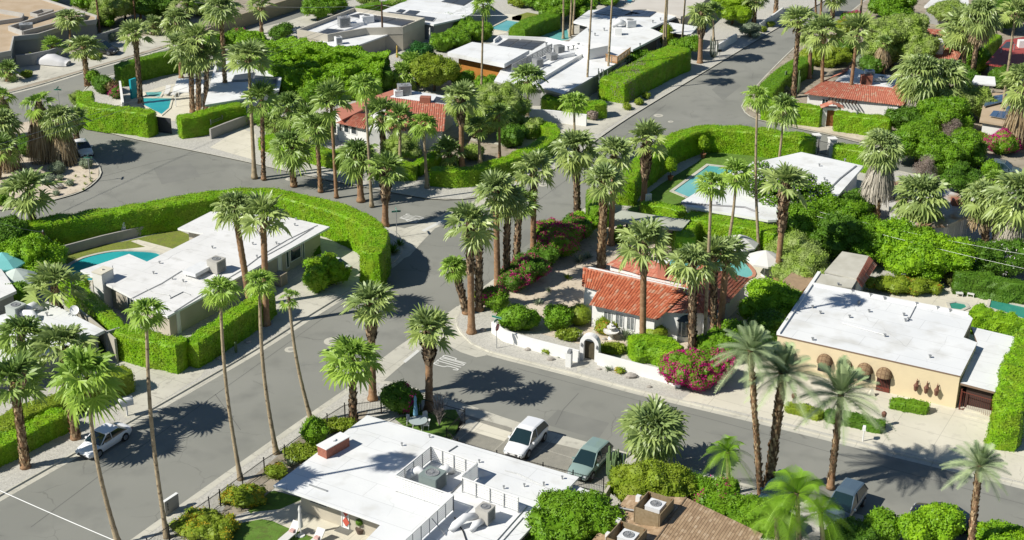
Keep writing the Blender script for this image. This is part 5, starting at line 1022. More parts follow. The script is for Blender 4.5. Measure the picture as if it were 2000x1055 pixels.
hR = house('tan roofed house with blue solar panels at the right edge', [(1913, 236), (1920, 205), (1935, 180), (2050, 180), (2050, 258)], 3.2, STUC, TAN, ov=.4, th=.22); solar(hR, [(1921, 212), (1968, 200), (1985, 185), (1928, 193)], 3.2, 5, 3, mat('solar_blue', (.07, .13, .24), rough=.2, spec=.8), lift=.3); solar(hR, [(1932, 230), (1985, 240), (1990, 224), (1940, 220)], 3.2, 4, 1, mat('solar_blue', (.07, .13, .24)), lift=.3); solar(hR, [(1962, 224), (1988, 228), (1990, 214), (1967, 211)], 3.2, 2, 1, mat('solar_blue', (.07, .13, .24)), lift=.3); win(hR, 1932, 250, 1942, 252, .6, 1.6)
hR2 = house('small white capped tower block left of the blue solar panels', [(1897, 162), (1905, 147), (1943, 150), (1945, 166)], 4.6, mat('cream_render', (.6, .56, .47)), WHITE, ov=.3, th=.2, name='tower_block', cat='outbuilding')
hS = house('house with rusty stained white roof and white glass doors', [(1740, 440), (1735, 388), (1745, 352), (1850, 372), (1905, 388), (1890, 422), (1850, 440)], 3.3, STUC, mat('rusty_roofing', (.62, .60, .57), (.42, .26, .15), scale=.35, rough=.95, lo=.5, hi=.62, col3=(.3, .28, .26), scale3=1.5, f3=(.6, .75)), ov=.4, th=.25)
win(hS, 1850, 468, 1875, 472, .2, 2.4, 'door', glass=mat('curtain_white', (.6, .63, .62), (.45, .48, .48), scale=8), mull=1); win(hS, 1880, 474, 1905, 478, .2, 2.4, 'door', glass=mat('curtain_white', (.6, .63, .62)), mull=1); boxchild(hS, 'chimney', 1868, 400, 3.3, (1.1, .8, .7), 0, BRICK)
# top left
hT = house('long low modern house with tan roof and pale parapets at the top left', [(-60, 118), (22, 103), (28, 75), (75, 70), (145, 48), (188, 42), (190, 34), (85, 0), (-60, -14)], 3.4, GREYST, TAN, ov=.25, th=.4, par=.3, fascia=mat('pale_parapet', (.55, .53, .49), (.5, .48, .45), scale=1))
B = MB(); e = [(18, 60), (45, 70), (160, 40), (165, 32)]; e = [W3(x, y, 3.4) for x, y in e]; [B.bar((a[0], a[1], 3.25), (b[0], b[1], 3.25), .25, .7) for a, b in zip(e[:-1], e[1:])]; e = [W3(x, y, 3.4) for x, y in ((18, 60), (130, 25), (165, 32))]; [B.bar((a[0], a[1], 3.25), (b[0], b[1], 3.25), .25, .7) for a, b in zip(e[:-1], e[1:])]; B.build('roof_well_wall', mat('pale_parapet', (.55, .53, .49)), hT.root)
B = MB(); e = [W3(x, y, 3.4) for x, y in ((-30, 52), (42, 42), (46, 34), (0, 26), (-30, 20))]; [B.bar((a[0], a[1], 3.22), (b[0], b[1], 3.22), .25, .6) for a, b in zip(e[:-1], e[1:])]; e = [W3(x, y, 3.4) for x, y in ((60, 32), (82, 25), (105, 26), (75, 35), (60, 32))]; [B.bar((a[0], a[1], 3.22), (b[0], b[1], 3.22), .2, .5) for a, b in zip(e[:-1], e[1:])]; B.build('roof_well_wall', mat('pale_parapet', (.55, .53, .49)), hT.root)
ac('grey cooler in the roof well of the tan roofed house', 52, 60, 3.4, (1.8, 1.3, .9), R(15)); win(hT, 0, 122, 15, 120, 1.2, 1.4, mull=1); win(hT, 176, 66, 190, 62, .6, 1.8, mull=2)
gwall('pale angled courtyard wall below the tan roofed house', [(30, 108), (60, 105), (95, 98), (132, 86)], 1.7, .25, GREYST); gwall('pale garden wall behind the grey round bush', [(176, 72), (222, 58), (232, 54)], 1.6, .25, GREYST)
gwall('low pale wall far behind the upper left street', [(395, 62), (440, 38), (520, 12), (590, -10)], 2.0, .2, mat('sand_wall', (.45, .38, .25), (.4, .34, .22), scale=.6))
# folded white roof / pool house top left
hU = house('white house with folded roof and dark panels beside the turquoise wall', [(400, 205), (420, 125), (450, 118), (556, 122), (545, 175), (480, 192)], 3.4, STUC, ROOFW, ov=.5, th=.25); solar(hU, [(452, 160), (458, 148), (498, 142), (492, 160)], 3.4, 1, 1, SOLARB); solar(hU, [(492, 168), (498, 148), (543, 152), (540, 172)], 3.4, 1, 1, SOLARB); solar(hU, [(421, 142), (426, 128), (452, 126), (450, 140)], 3.4, 1, 1, SOLARB); vents(hU, [(455, 161), (470, 185), (500, 178), (540, 116)], .08, .3)
t = empty('pergola', G(360, 200, .1), 'white flat pergola roof on posts by the turquoise pool', 'pergola'); slab(t, 'pergola_roof', [W3(338, 178, 2.9), W3(346, 153, 2.9), W3(405, 155, 2.9), W3(400, 181, 2.9)], WHITE, .15); 
for x, y in ((341, 176), (347, 157), (398, 178), (402, 158)): p = G(x, y, 2.35); B = MB(); B.box((p[0], p[1], 0), (.1, .1, 2.34)); B.build('post', WHITE, t)
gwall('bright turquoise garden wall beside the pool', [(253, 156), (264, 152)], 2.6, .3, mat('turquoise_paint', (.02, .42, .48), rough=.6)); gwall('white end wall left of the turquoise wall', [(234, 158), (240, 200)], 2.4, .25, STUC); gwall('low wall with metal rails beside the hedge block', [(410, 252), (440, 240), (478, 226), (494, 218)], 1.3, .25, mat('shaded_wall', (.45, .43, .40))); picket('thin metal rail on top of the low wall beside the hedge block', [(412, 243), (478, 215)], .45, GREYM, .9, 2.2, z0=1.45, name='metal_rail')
B = MB(); a, b = G(308, 258, .1), G(336, 262, .1); B.bar((a[0], a[1], 1.1), (b[0], b[1], 1.1), .08, 2.0); tag(B.build('grey_gate', mat('dark_gate', (.06, .065, .075), rough=.5)), 'solid dark grey gate panel between the clipped hedge blocks', 'gate')
# far top right bits
hV = house('white roofed house at the top edge behind the feathery trees', [(1805, 12), (1830, -12), (1890, -12), (1893, 12), (1876, 24)], 3.2, GREYST, ROOFG, ov=.3)
gwall('white garden wall beside the upper street palms', [(1400, 88), (1438, 66)], 1.1, .25, WHITE); gwall('short white wall with pillar at the far driveway', [(1484, 45), (1500, 36), (1530, 14)], 1.0, .25, WHITE)
# ================================================================ clipped hedges
H = hedge
H('long curving clipped hedge around the white house with the pool', [(-40, 470), (60, 438), (170, 418), (300, 398), (420, 380), (500, 372), (560, 380), (620, 398), (670, 416), (715, 440), (738, 468), (730, 500), (722, 510)], 2.9, 2.2, hs=[1, 1, 1, 1, 1, 1, 1.1, 1.25, 1.3])
H('clipped hedge wrapping the near corner of the white pool house', [(135, 552), (170, 578), (215, 620), (232, 646)], 1.9, 1.6)
H('near clipped hedge between the pool house and the street', [(235, 640), (290, 655), (355, 668)], 2.6, 2.0)
H('street side clipped hedge running below the pool house eaves', [(372, 668), (430, 630), (495, 588), (522, 566)], 2.4, 1.7)
H('rounded clipped hedge by the driveway of the left white roofed house', [(0, 830), (60, 795), (130, 770), (200, 738), (250, 722)], 1.7, 2.1, leaf=LEAF_OLIVE)
H('low hedge behind the palms left of the white sedan', [(-60, 890), (0, 862), (60, 832), (120, 802)], 1.6, 1.7)
H('tall clipped hedge along the driveway corner in front of the pool wall', [(165, 178), (170, 200), (210, 208), (262, 214), (295, 220)], 3.0, 2.0)
H('clipped hedge block beside the grey gate, left end of the panel wall', [(350, 228), (388, 222), (430, 210), (476, 202)], 2.6, 1.8)
H('dark hedge behind the turquoise wall along the upper left street', [(230, 128), (270, 116), (330, 103), (400, 96)], 2.8, 1.8, leaf=LEAF_MID)
H('big tall hedge bank between the folded roof and the cream flat roofed house', [(480, 74), (540, 86), (600, 100), (680, 108), (750, 112)], 4.2, 5.2, wob=.62, size=.26, leaf=LEAF_BANK)
H('lower hedge bank in front of the cream flat roofed house', [(500, 110), (570, 128), (650, 136), (740, 132)], 3.6, 4.6, wob=.62, size=.26, leaf=LEAF_BANK)
H('low clipped hedge along the wide pavement of the far street', [(520, 265), (560, 278), (620, 292), (672, 304)], 1.4, 2.6)
H('low hedge continuing past the garden gate toward the corner', [(735, 322), (775, 322), (812, 322)], 1.6, 1.8)
H('clipped hedge leading back from the corner gate', [(812, 318), (840, 304), (856, 298)], 1.5, 1.4)
H('curved clipped hedge around the corner garden', [(842, 328), (900, 330), (950, 322), (1010, 302), (1050, 284), (1078, 262), (1070, 244), (1045, 236)], 1.9, 1.9)
H('long boxy hedge with bare grey top along the upper street', [(1196, 158), (1230, 140), (1262, 124), (1293, 108)], 2.8, 4.0, extra=(LEAF_TWIG, .14, 1.1))
H('boxy hedge block above the long grey topped one', [(1290, 108), (1312, 98), (1328, 92)], 3.0, 4.0)
H('hedge over the long white garden wall', [(1062, 188), (1110, 194), (1150, 200), (1180, 198)], 1.9, 2.2)
H('dark clipped hedge beside the far pool', [(1010, 55), (1040, 40), (1080, 26)], 2.2, 3.0, leaf=LEAF_MID)
H('tall clipped hedge enclosing the lawn with the rectangular pool', [(1222, 352), (1236, 330), (1270, 302), (1318, 268), (1360, 252), (1400, 248), (1480, 254), (1560, 264), (1592, 268)], 2.9, 2.1)
H('hedge block behind the gate pillars of the white lawn house', [(1632, 282), (1670, 288), (1715, 296)], 2.5, 2.1)
H('clipped hedge behind the pale carport roof', [(1255, 395), (1300, 400), (1345, 412)], 1.8, 1.5)
H('bright clipped hedge between the lawn house and the parasols', [(1345, 420), (1400, 428), (1450, 436), (1500, 446), (1530, 452)], 2.4, 2.3)
H('bright hedge turning toward the parasols', [(1352, 425), (1338, 445), (1340, 462)], 2.2, 2.2)
H('small dark hedge at the end of the lawn hedge beside the street', [(1165, 372), (1168, 395), (1175, 410)], 2.0, 2.0, leaf=LEAF_MID)
H('clipped hedge left of the arched timber gate door', [(1492, 195), (1540, 202), (1580, 206), (1606, 210)], 2.4, 1.8)
H('clipped hedge right of the arched timber gate door', [(1634, 218), (1680, 224), (1740, 232)], 2.3, 1.8)
H('street hedge climbing beside the upper street to the far palms', [(1495, 178), (1515, 152), (1545, 130), (1575, 112)], 2.2, 2.6, leaf=LEAF_MID)
H('clipped far hedge behind the shaggy palm', [(1905, 95), (1930, 78), (1945, 68)], 2.6, 2.0)
H('rounded bright hedge mound in the front garden of the tiled house', [(1235, 668), (1265, 666), (1300, 672), (1322, 680)], 1.6, 2.6, leaf=LEAF_BRIGHT, wob=.2)
H('low clipped shrub row under the cream wall', [(1742, 778), (1770, 783), (1812, 790)], .8, 1.1, leaf=LEAF_MID)
H('tall hedge at the right edge beside the cream house carport', [(1968, 800), (1985, 720), (2000, 680), (2020, 640)], 3.6, 2.2, hs=[1, 1, .95, .9], wob=.18)
H('bright hedge in front of the green pool behind the cream house', [(1898, 606), (1940, 615), (2010, 630)], 1.7, 2.2, leaf=LEAF_BRIGHT, wob=.25)
H('low hedge with brown tips in front of the grey fence at the far olive lawn', [(700, 14), (745, 6), (790, 0)], 1.6, 2.0, leaf=LEAF_MID)
H('low dark hedge along the kerb side garden of the cream house, left part', [(1540, 790), (1572, 796), (1604, 806)], .5, 1.2, leaf=LEAF_OLIVE)
H('low dark hedge along the kerb side garden of the cream house, right part', [(1616, 806), (1660, 814), (1724, 828)], .6, 1.3, leaf=LEAF_DARK)
H('row of young clipped shrubs beneath the front windows of the pool house', [(556, 508), (590, 490), (618, 478)], .8, 1.1, leaf=LEAF_DARK)
# ================================================================ shrubs, trees, desert plants
s, t = shrub, tree; BR, MI, DK, OL, FE, GR = LEAF_BRIGHT, LEAF_MID, LEAF_DARK, LEAF_OLIVE, LEAF_FEATHERY, LEAF_GREY
# near house garden
s('dark rounded bougainvillea bush at the street corner fence', 783, 806, 3.1, 2.7, leaf=DK, extra=(BOUGA, .12), dens=90)
s('glossy green shrub standing at the fence above the brick chimney', 617, 866, 2.1, 2.3, leaf=MI, dens=90)
s('yellow flowering mound behind the fence, upper one', 476, 980, 3.7, 1.0, d=2.6, leaf=OL, extra=(YFLOWER, .22), dens=110, size=.12)
s('yellow flowering mound behind the fence, lower one at the lawn', 402, 1040, 4.6, 1.1, d=3.2, leaf=OL, extra=(YFLOWER, .25), dens=110, size=.12)
s('low olive grasses along the fence below the glossy shrub', 588, 893, 3.2, .8, d=2.4, leaf=OL, dens=100, size=.14)
s('low olive grasses beside the palm at the fence corner', 665, 838, 3.0, .7, d=1.8, leaf=OL, dens=100, size=.14)
s('small orange tinged shrub at the left roof corner', 540, 930, 1.6, .9, leaf=OL, extra=(OFLOWER, .1), dens=110, size=.12)
agave('spiky grey green agave between the fence and the near roof', 566, 912, .8)
agave('second spiky agave at the edge of the near roof', 575, 905, .6)
tw = empty('bare_tree', G(858, 832, .12), 'bleached bare branching bush by the patio fence', 'bare tree'); B = MB(); rs = np.random.RandomState(4)
for k in range(46):
    a = rs.rand()*6.28; q = rs.rand()*.75; h_ = rs.uniform(1.3, 3.0); B.tube([(0, 0, 0), (math.cos(a)*q*.35, math.sin(a)*q*.35, h_*.5), (math.cos(a)*q, math.sin(a)*q, h_)], [.035, .022, .01], 4)
    for j in range(3): z_ = rs.uniform(.4, .9); B.tube([(math.cos(a)*q*z_*.8, math.sin(a)*q*z_*.8, h_*z_), (math.cos(a+j)*q*1.2, math.sin(a+j)*q*1.2, h_*z_+.5)], [.014, .006], 3)
lattach(B.build('branches', TWIG), tw)
t('large leafy tree between the near white roof and the shingle roof', 1120, 1072, 6.2, 4.4, leaf=MI, dens=75, size=.2, nl=16, crown_lo=.15)
s('smaller dark green shrub below the leafy tree at the bottom edge', 1075, 1085, 3.0, 2.6, leaf=MI)
s('broad olive green shrub under the weeping palm', 1270, 985, 7.0, 3.2, d=4.4, leaf=OL, dens=90, nl=9)
s('dark shrub filling the right end under the weeping palm', 1322, 975, 3.0, 2.6, leaf=MI, dens=80)
cactus('tall many armed cactus clump beside the green suv', 1196, 944, 2.9, 16, .1, .9)
cactus('thin cactus clump behind the green suv', 1212, 925, 2.4, 9, .07, .7)
s('small dark purple bush right of the weeping palm', 1352, 948, 1.4, 1.0, leaf=DK, extra=(BOUGA, .1))
s('leafy shrub with pink flowers, first right of the shingle roof ridge', 1370, 990, 3.6, 2.2, leaf=MI, extra=(BOUGA, .05), dens=80)
s('leafy shrub with pink flowers, second right of the shingle roof ridge', 1412, 1010, 3.8, 2.3, leaf=MI, extra=(BOUGA, .04), dens=80)
s('glossy shrub beside the shingle roof rake without flowers', 1460, 1030, 3.8, 2.2, leaf=MI, dens=80)
s('glossy shrub below the close pair of date palms', 1500, 1035, 3.4, 2.2, leaf=MI, dens=80)
s('dark leafy shrub hiding the front of the pale pickup', 1655, 1070, 4.0, 1.8, leaf=DK, dens=80)
s('light green shrub on the kerb behind the pickup', 1722, 1050, 2.8, 1.9, leaf=MI, dens=70, size=.2)
s('bright leafy shrub hiding the black coupe', 1822, 1055, 3.8, 2.6, leaf=BR, dens=75, size=.2)
s('small bright shrub at the left of the black coupe', 1790, 1065, 2.6, 2.4, leaf=BR, dens=75, size=.2)
s('bright low shrub at the bottom edge beside the last date palm', 1950, 1075, 4.0, 1.6, leaf=BR, dens=75, size=.2)
# left side
s('notched clipped shrub hiding the white car in the driveway', 640, 556, 4.2, 3.2, d=2.2, leaf=LEAF_HEDGE, dens=80, nl=5, rough=.12)
s('left half of the notched clipped shrub before the driveway', 618, 572, 2.4, 3.1, d=1.8, leaf=LEAF_HEDGE, dens=80, nl=4, rough=.12)
t('bright leafy tree left of the pool beside the coloured parasols', 62, 540, 5.6, 4.0, leaf=BR, dens=70, size=.2, nl=14, crown_lo=.12)
s('dark shrub mass at the left end of the long hedge', 14, 500, 4.6, 4.0, leaf=DK, dens=70, size=.2)
s('medium green shrub between dark mass and palm at the hedge end', 48, 505, 3.2, 3.0, leaf=MI, dens=70, size=.2)
s('green shrub at the grey house corner below the palm', 42, 600, 2.8, 2.4, leaf=MI, dens=80)
s('shrub wall climbing beside the pool house corner', 150, 590, 2.6, 2.6, leaf=LEAF_HEDGE, dens=80)
s('low shrub in front of the grey wall by the left driveway', 186, 690, 1.6, 1.2, leaf=DK)
s('green shrub under the leaning rough palm', 72, 815, 2.0, 1.2, leaf=MI)
s('small dark shrub at the foot of the first rough palm', 10, 880, 2.2, 1.4, leaf=MI)
agave('dark spiky agave at the tip of the long hedge', 766, 494, 1.1, LEAF_DARK, 40)
agave('second dark spiky agave beside the street sign', 780, 480, .8, LEAF_DARK, 30)
cactus('slim cactus pair beside the street hedge', 462, 688, 1.3, 2, .08, .25); rock('pale boulder in the gravel near the slim cactus', 484, 670, .5); rock('boulder by the hedge corner near the slender palm', 430, 702, .5)
# desert garden on the left corner
for x, y, r_, l in ((113, 338, 1.3, 'grey green round desert shrub, largest in the corner garden'), (168, 328, 1.0, 'grey green desert shrub beside the street sign post'), (98, 358, .9, 'grey green desert shrub left of the boulder'), (137, 362, .55, 'small green tuft below the middle of the corner garden'), (118, 351, .5, 'small green tuft above the boulder'), (110, 381, .5, 'small tuft nearest the kerb of the corner garden'), (5, 372, .6, 'small tuft at the left edge of the desert garden')):
    s(l, x, y, r_*1.5, r_, leaf=GR, dens=140, size=.12, nl=4)
for x, y in ((148, 346), (165, 346), (177, 350), (179, 340), (142, 354), (166, 360), (178, 355), (163, 372)): tag(agave('x', x, y, .35, OL, 14, 'grass_tuft', 'grass tuft'), 'small yellowish grass tuft on pale sand inside the curved kerb', 'grass tuft', 'yellowish grass tufts in the desert garden')
rock('grey flat boulder in the desert garden', 112, 368, 1.3); s('dark shrub mass behind the skirted palms', 60, 300, 4.0, 2.0, leaf=DK)
s('green shrub left of the desert garden palms', 5, 400, 2.0, 1.4, leaf=MI)
# tiled house garden
s('large magenta bougainvillea spilling over the white wall corner', 1362, 752, 5.8, 3.2, d=3.8, leaf=MI, extra=(BOUGA, .62, 1.4), dens=110, size=.15, nl=8)
s('green tree foliage behind the magenta bougainvillea', 1400, 700, 3.6, 2.8, leaf=MI, extra=(BOUGA, .03))
s('round bright garden shrub left of the tiled house', 1090, 640, 2.7, 2.2, leaf=MI, dens=90, size=.18)
s('clipped olive green dome bush beside the round bright shrub', 1132, 632, 2.2, 1.8, leaf=OL, dens=110, size=.1, nl=0, clip=True, rough=.03)
s('orange and yellow flowering bush at the left front window', 1180, 650, 2.0, 1.3, leaf=OL, extra=(OFLOWER, .2), dens=110, size=.12)
s('small yellow flowering bush under the middle front window', 1208, 645, 1.5, 1.1, leaf=OL, extra=(OFLOWER, .1), dens=110, size=.12)
s('clipped grey green mound right of the tall palm at the house', 1278, 660, 2.4, 1.4, leaf=OL, dens=110, size=.1, nl=0, clip=True, rough=.05)
s('tall feathery bush behind the white corner wall', 1012, 644, 3.8, 2.4, d=2.6, leaf=MI, dens=90, size=.14)
s('green bush with magenta bloom at the corner wall end', 966, 602, 3.0, 2.2, leaf=MI, extra=(BOUGA, .2, 1.5), dens=90)
s('pale green bush behind the corner palms', 940, 590, 1.6, 1.2, leaf=OL)
s('bougainvillea with deep pink blooms along the main street, largest', 1082, 500, 4.6, 3.4, leaf=MI, extra=(BOUGA, .42, 1.4), dens=90)
s('dark purple bougainvillea at the foot of the centre palms', 1030, 548, 3.6, 2.7, leaf=DK, extra=(BOUGA, .28, 1.6), dens=90)
s('dark purple bougainvillea nearest the thick corner palm', 1000, 566, 3.0, 2.2, leaf=DK, extra=(BOUGA, .22, 1.6), dens=90)
s('dark green bush between two pink bougainvilleas', 1060, 522, 2.8, 2.2, leaf=DK, extra=(BOUGA, .06))
s('dark bush with a few pink flowers above the largest bougainvillea', 1120, 474, 3.6, 2.9, leaf=DK, extra=(BOUGA, .14), dens=90)
s('bright feathery bush at the base of the straight kerb palm', 1142, 456, 2.6, 2.4, leaf=BR)
s('dark shrub under the carport by the garden palms', 1218, 472, 2.6, 1.4, leaf=MI)
s('olive shrub in front of the pale carport roof', 1250, 468, 3.0, 1.3, leaf=OL)
s('olive mound near the terracotta pool edge', 1320, 478, 3.0, 1.6, leaf=OL)
s('white flowering creeper on the wall left of the arched gate', 1112, 664, 2.4, 1.0, d=.9, leaf=OL, extra=(WFLOWER, .12), dens=110)
s('low flowering creeper on the wall right of the arched gate', 1198, 690, 3.0, .9, d=.9, leaf=OL, extra=(OFLOWER, .05), dens=110)
agave('silvery agave clump behind the fountain', 1222, 662, .9, GR, 46); agave('spiky agave in the shady gravel garden', 1050, 594, .7, GR); agave('agave nearest the dark bougainvillea', 1072, 570, .5, GR); agave('blue agave under the thick shaggy palm', 1132, 512, .9, GR); agave('taller blue agave beside the blue one', 1148, 504, .8, GR); agave('light spiky plant left of the tiled roof', 1108, 545, .6, OL)
s('yellowish tuft on the gravel verge left of the gate', 1071, 690, 1.1, .5, leaf=OL, extra=(YFLOWER, .1), dens=120, size=.1); agave('small dark agave left of the white mailbox pillar', 1096, 698, .45, GR); agave('small dark agave right of the gate path', 1188, 724, .5, GR); s('low yellow flower tuft right of the dark agave', 1211, 727, 1.0, .4, leaf=OL, extra=(YFLOWER, .3), dens=120, size=.1)
for x, y, z_, l in ((1031, 684, .5, 'tan boulder on the gravel verge near the street corner'), (1075, 703, .6, 'grey boulder below the yellowish tuft'), (1232, 737, .9, 'largest pale boulder on the gravel verge'), (1052, 622, .6, 'round boulder beside the bright shrub in the garden'), (1268, 757, .4, 'small flat rock at the kerb right of the largest boulder'), (1170, 722, .35, 'small rock beside the gate path'), (943, 646, .5, 'pale rock beside the thick corner palm'), (1180, 664, .45, 'dark rock in front of the white fountain')): rock(l, x, y, z_)
# trees right of the tiled house
t('bright leafy tree at the right corner of the tiled house', 1506, 634, 5.4, 4.0, leaf=BR, dens=70, size=.2, nl=16, crown_lo=.15)
t('medium tree between the bay window palms and the cream house', 1444, 694, 4.0, 3.0, leaf=MI, dens=70, size=.2, nl=12, crown_lo=.12)
t('dark tree shading the left end of the cream roof', 1500, 680, 4.2, 3.4, leaf=DK, dens=70, size=.2, nl=12, crown_lo=.12)
s('dark shrub against the cream wall behind the date palms', 1520, 690, 3.0, 2.4, leaf=DK)
t('olive green feathery tree left of the pale annexe', 1572, 560, 5.4, 4.0, leaf=FE, dens=75, size=.16, nl=14, crown_lo=.12)
t('olive green feathery tree behind the smooth trunk and parasols', 1545, 520, 4.6, 3.8, leaf=FE, dens=75, size=.16, nl=12, crown_lo=.12)
for i, (x, y, w_, h_, m, l) in enumerate(((1560, 478, 5.2, 4.2, MI, 'leafy tree at the left end of the dense grove'), (1610, 455, 5.0, 4.0, MI, 'leafy tree close to the eaves of the lawn house'), (1630, 505, 5.4, 4.6, DK, 'darker tree in the middle of the dense grove'), (1660, 470, 5.0, 4.4, MI, 'leafy tree left of the huge skirted palm'), (1690, 510, 5.2, 4.2, MI, 'leafy tree below the huge skirted palm'), (1735, 515, 5.4, 4.4, BR, 'bright leafy tree right of the pale annexe'), (1780, 545, 5.6, 4.2, BR, 'bright leafy tree directly behind the garden fountain'), (1835, 545, 5.6, 4.4, BR, 'bright leafy tree right of the garden fountain'), (1780, 490, 4.4, 3.0, MI, 'shadowed tree under the low wide palm'), (1665, 425, 3.6, 3.0, DK, 'small dark tree at the rear corner of the lawn house'))):
    t(l, x, y, w_, h_, leaf=m, dens=70, size=.21, nl=14, crown_lo=.1)
for x, y, w_, l in ((1895, 545, 4.6, 'white flowering oleander left of the right edge grove'), (1940, 540, 4.8, 'white flowering oleander in the middle of the right edge grove'), (1985, 535, 4.6, 'white flowering oleander cut by the right edge')): t(l, x, y, w_, 3.8, leaf=DK, extra=(WFLOWER, .03), dens=75, nl=12, crown_lo=.1)
hedge('dark upright conifer hedge behind the cream house pool', [(1868, 530), (1930, 540), (2010, 552)], 2.1, 1.6, leaf=DK, wob=.2)
s('olive flowering bank around the garden fountain', 1768, 570, 6.6, 1.3, d=3.0, leaf=OL, extra=(OFLOWER, .04), dens=110, size=.12)
s('brown twiggy shrub at the pool terrace corner', 1862, 556, 2.4, 1.6, leaf=LEAF_BROWN)
# lawn house
t('open blossoming white tree over the lawn house roof', 1512, 425, 9.5, 6.2, leaf=MI, extra=(WFLOWER, .22), dens=85, size=.26, nl=30, crown_lo=.3, gaps=1, lumpr=(.08, .14))
t('second open branching tree right of the shaggy collared palm', 1570, 440, 6.6, 5.6, leaf=MI, extra=(WFLOWER, .1), dens=80, size=.26, nl=20, crown_lo=.2, gaps=1, lumpr=(.09, .16))
for x, y, l in ((1373, 308, 'small bright citrus tree in a pot at the back of the lawn'), (1309, 352, 'small bright citrus tree in a pot beside the pool hedge'), (1488, 292, 'bright citrus tree before the back hedge of the lawn')):
    tr_ = empty('potted_tree', G(x, y, .12), l, 'potted tree', 'citrus trees on the lawn'); B = MB(); B.lathe((0, 0, 0), [(.22, 0), (.34, .5), (.36, .52), (.3, .52)], 12); lattach(B.build('pot', mat('terracotta', (.35, .16, .09))), tr_); B = MB(); B.tube([(0, 0, .4), (0, 0, 1.3)], .05, 6); lattach(B.build('trunk', BARK), tr_)
    V, F = lumps([((0, 0, 1.9), (.6, .6, .75)), ((.25, .1, 1.5), (.45, .4, .4)), ((-.2, -.1, 2.4), (.35, .35, .4))], x, 12, .25); lattach(link('crown', leafy('crown', V, F, LEAF_LIME, 120, .16, x, None, .6, .06)), tr_)
# upper right
for i, (x, y, w_, h_, m, l) in enumerate(((1788, 318, 6.6, 5.0, MI, 'large citrus tree behind the huge skirted palm'), (1838, 262, 6.4, 5.0, MI, 'citrus tree below the wide skirted palm pair'), (1835, 345, 4.8, 4.2, MI, 'citrus tree with bare twigs left of the lane'), (1880, 322, 4.6, 4.2, MI, 'citrus tree standing right above the lane car'), (1870, 380, 4.2, 3.8, DK, 'dark citrus tree behind the rusty roof'), (1765, 262, 4.8, 3.6, DK, 'dark tree beside the clipped timber gate hedge'), (1890, 235, 5.2, 4.4, FE, 'olive green tree below the white capped tower'), (1848, 225, 4.0, 3.0, OL, 'olive tree beside the skirt of the wide palm'))):
    t(l, x, y, w_, h_, leaf=m, dens=70, size=.2, nl=14, crown_lo=.1)
for x, y, l in ((1802, 345, 'bare grey twig bush nearest the low wide palm'), (1848, 300, 'bare grey twig bush among the citrus trees'), (1876, 308, 'pinkish bare twig bush beside the lane'), (1855, 265, 'pale bare twig bush highest among the citrus trees')): t(l, x, y+14, 2.8, 3.9, leaf=LEAF_TWIG, dens=160, size=.34, asp=.08, nl=9, gaps=1, crown_lo=.2)
s('magenta bougainvillea in front of the solar roofed house', 1955, 298, 4.0, 2.8, leaf=MI, extra=(BOUGA, .6, 1.4), dens=100)
s('bright shrub left of the solar roofed house', 1912, 285, 2.4, 1.6, leaf=OL); s('green shrub beside the lane car', 1932, 345, 2.0, 2.0, leaf=MI)
t('huge feathery grey green tree behind the tiled gate house', 1742, 128, 9.0, 8.0, leaf=FE, dens=50, size=.22, nl=26, crown_lo=.15, lumpr=(.13, .22))
t('lower feathery tree left of the huge one', 1712, 132, 5.0, 4.5, leaf=FE, dens=60, size=.2, nl=14, crown_lo=.1)
t('feathery tree in front of the red hip roof', 1790, 138, 5.6, 5.6, leaf=FE, dens=55, size=.2, nl=16, crown_lo=.1)
t('green tree at the top edge right of the upper street', 1738, 40, 7.0, 5.0, leaf=MI, dens=55, size=.24, nl=16, crown_lo=.1); t('dark green tree behind the red hip roof', 1850, 55, 6.0, 4.0, leaf=FE, dens=55, size=.22); t('tall green tree behind the shaggy palm at the top right', 1955, 62, 7.0, 6.0, leaf=DK, dens=55, size=.24, nl=16, crown_lo=.1); t('green tree at the top right corner', 1990, 30, 6.0, 5.0, leaf=MI, dens=55, size=.24)
s('magenta bougainvillea on the far verge of the upper street', 1662, 52, 3.6, 2.4, leaf=MI, extra=(BOUGA, .6, 1.5)); s('dull orange bush behind the far magenta bougainvillea', 1646, 66, 3.6, 2.0, leaf=OL, extra=(OFLOWER, .1))
s('broad olive mound behind the street hedge', 1612, 125, 7.0, 2.4, d=5.0, leaf=OL, dens=70, nl=9); s('dark shrub right of the olive mound', 1650, 110, 4.0, 2.8, leaf=DK); s('grey boulder like shrub behind the tiled gate house', 1690, 135, 3.0, 2.0, leaf=GR); s('dark shrub left of the thatched twin palms', 1700, 145, 3.6, 2.6, leaf=DK); s('dark shrub beside the red metal roof', 1905, 140, 4.0, 3.2, leaf=MI); s('dark shrub before the white capped tower', 1955, 170, 4.4, 3.0, leaf=DK); t('dark shrub tree behind the wide skirted pair', 1878, 185, 5.0, 4.0, leaf=DK)
cactus('tall columnar cactus beside the rough light trunked palm', 1533, 178, 3.4, 2, .12, .3); cactus('slim tall cactus right of the light trunked palm', 1558, 183, 3.2, 3, .09, .5); s('grey bush at the foot of the columnar cactus', 1528, 185, 1.6, 1.2, leaf=GR); cactus('grey column plant before the gate hedge', 1670, 258, 3.0, 7, .09, .35, m=mat('grey_cactus', (.16, .19, .15)))
for x, y, l in ((1476, 212, 'small golden plant at the tip of the upper corner'), (1486, 222, 'grey plant near the tip of the upper corner'), (1500, 224, 'grey cactus bush at the upper corner'), (1512, 232, 'small grey bush right of the upper corner sign')): s(l, x, y, 1.1, .9, leaf=GR, dens=120, size=.12)
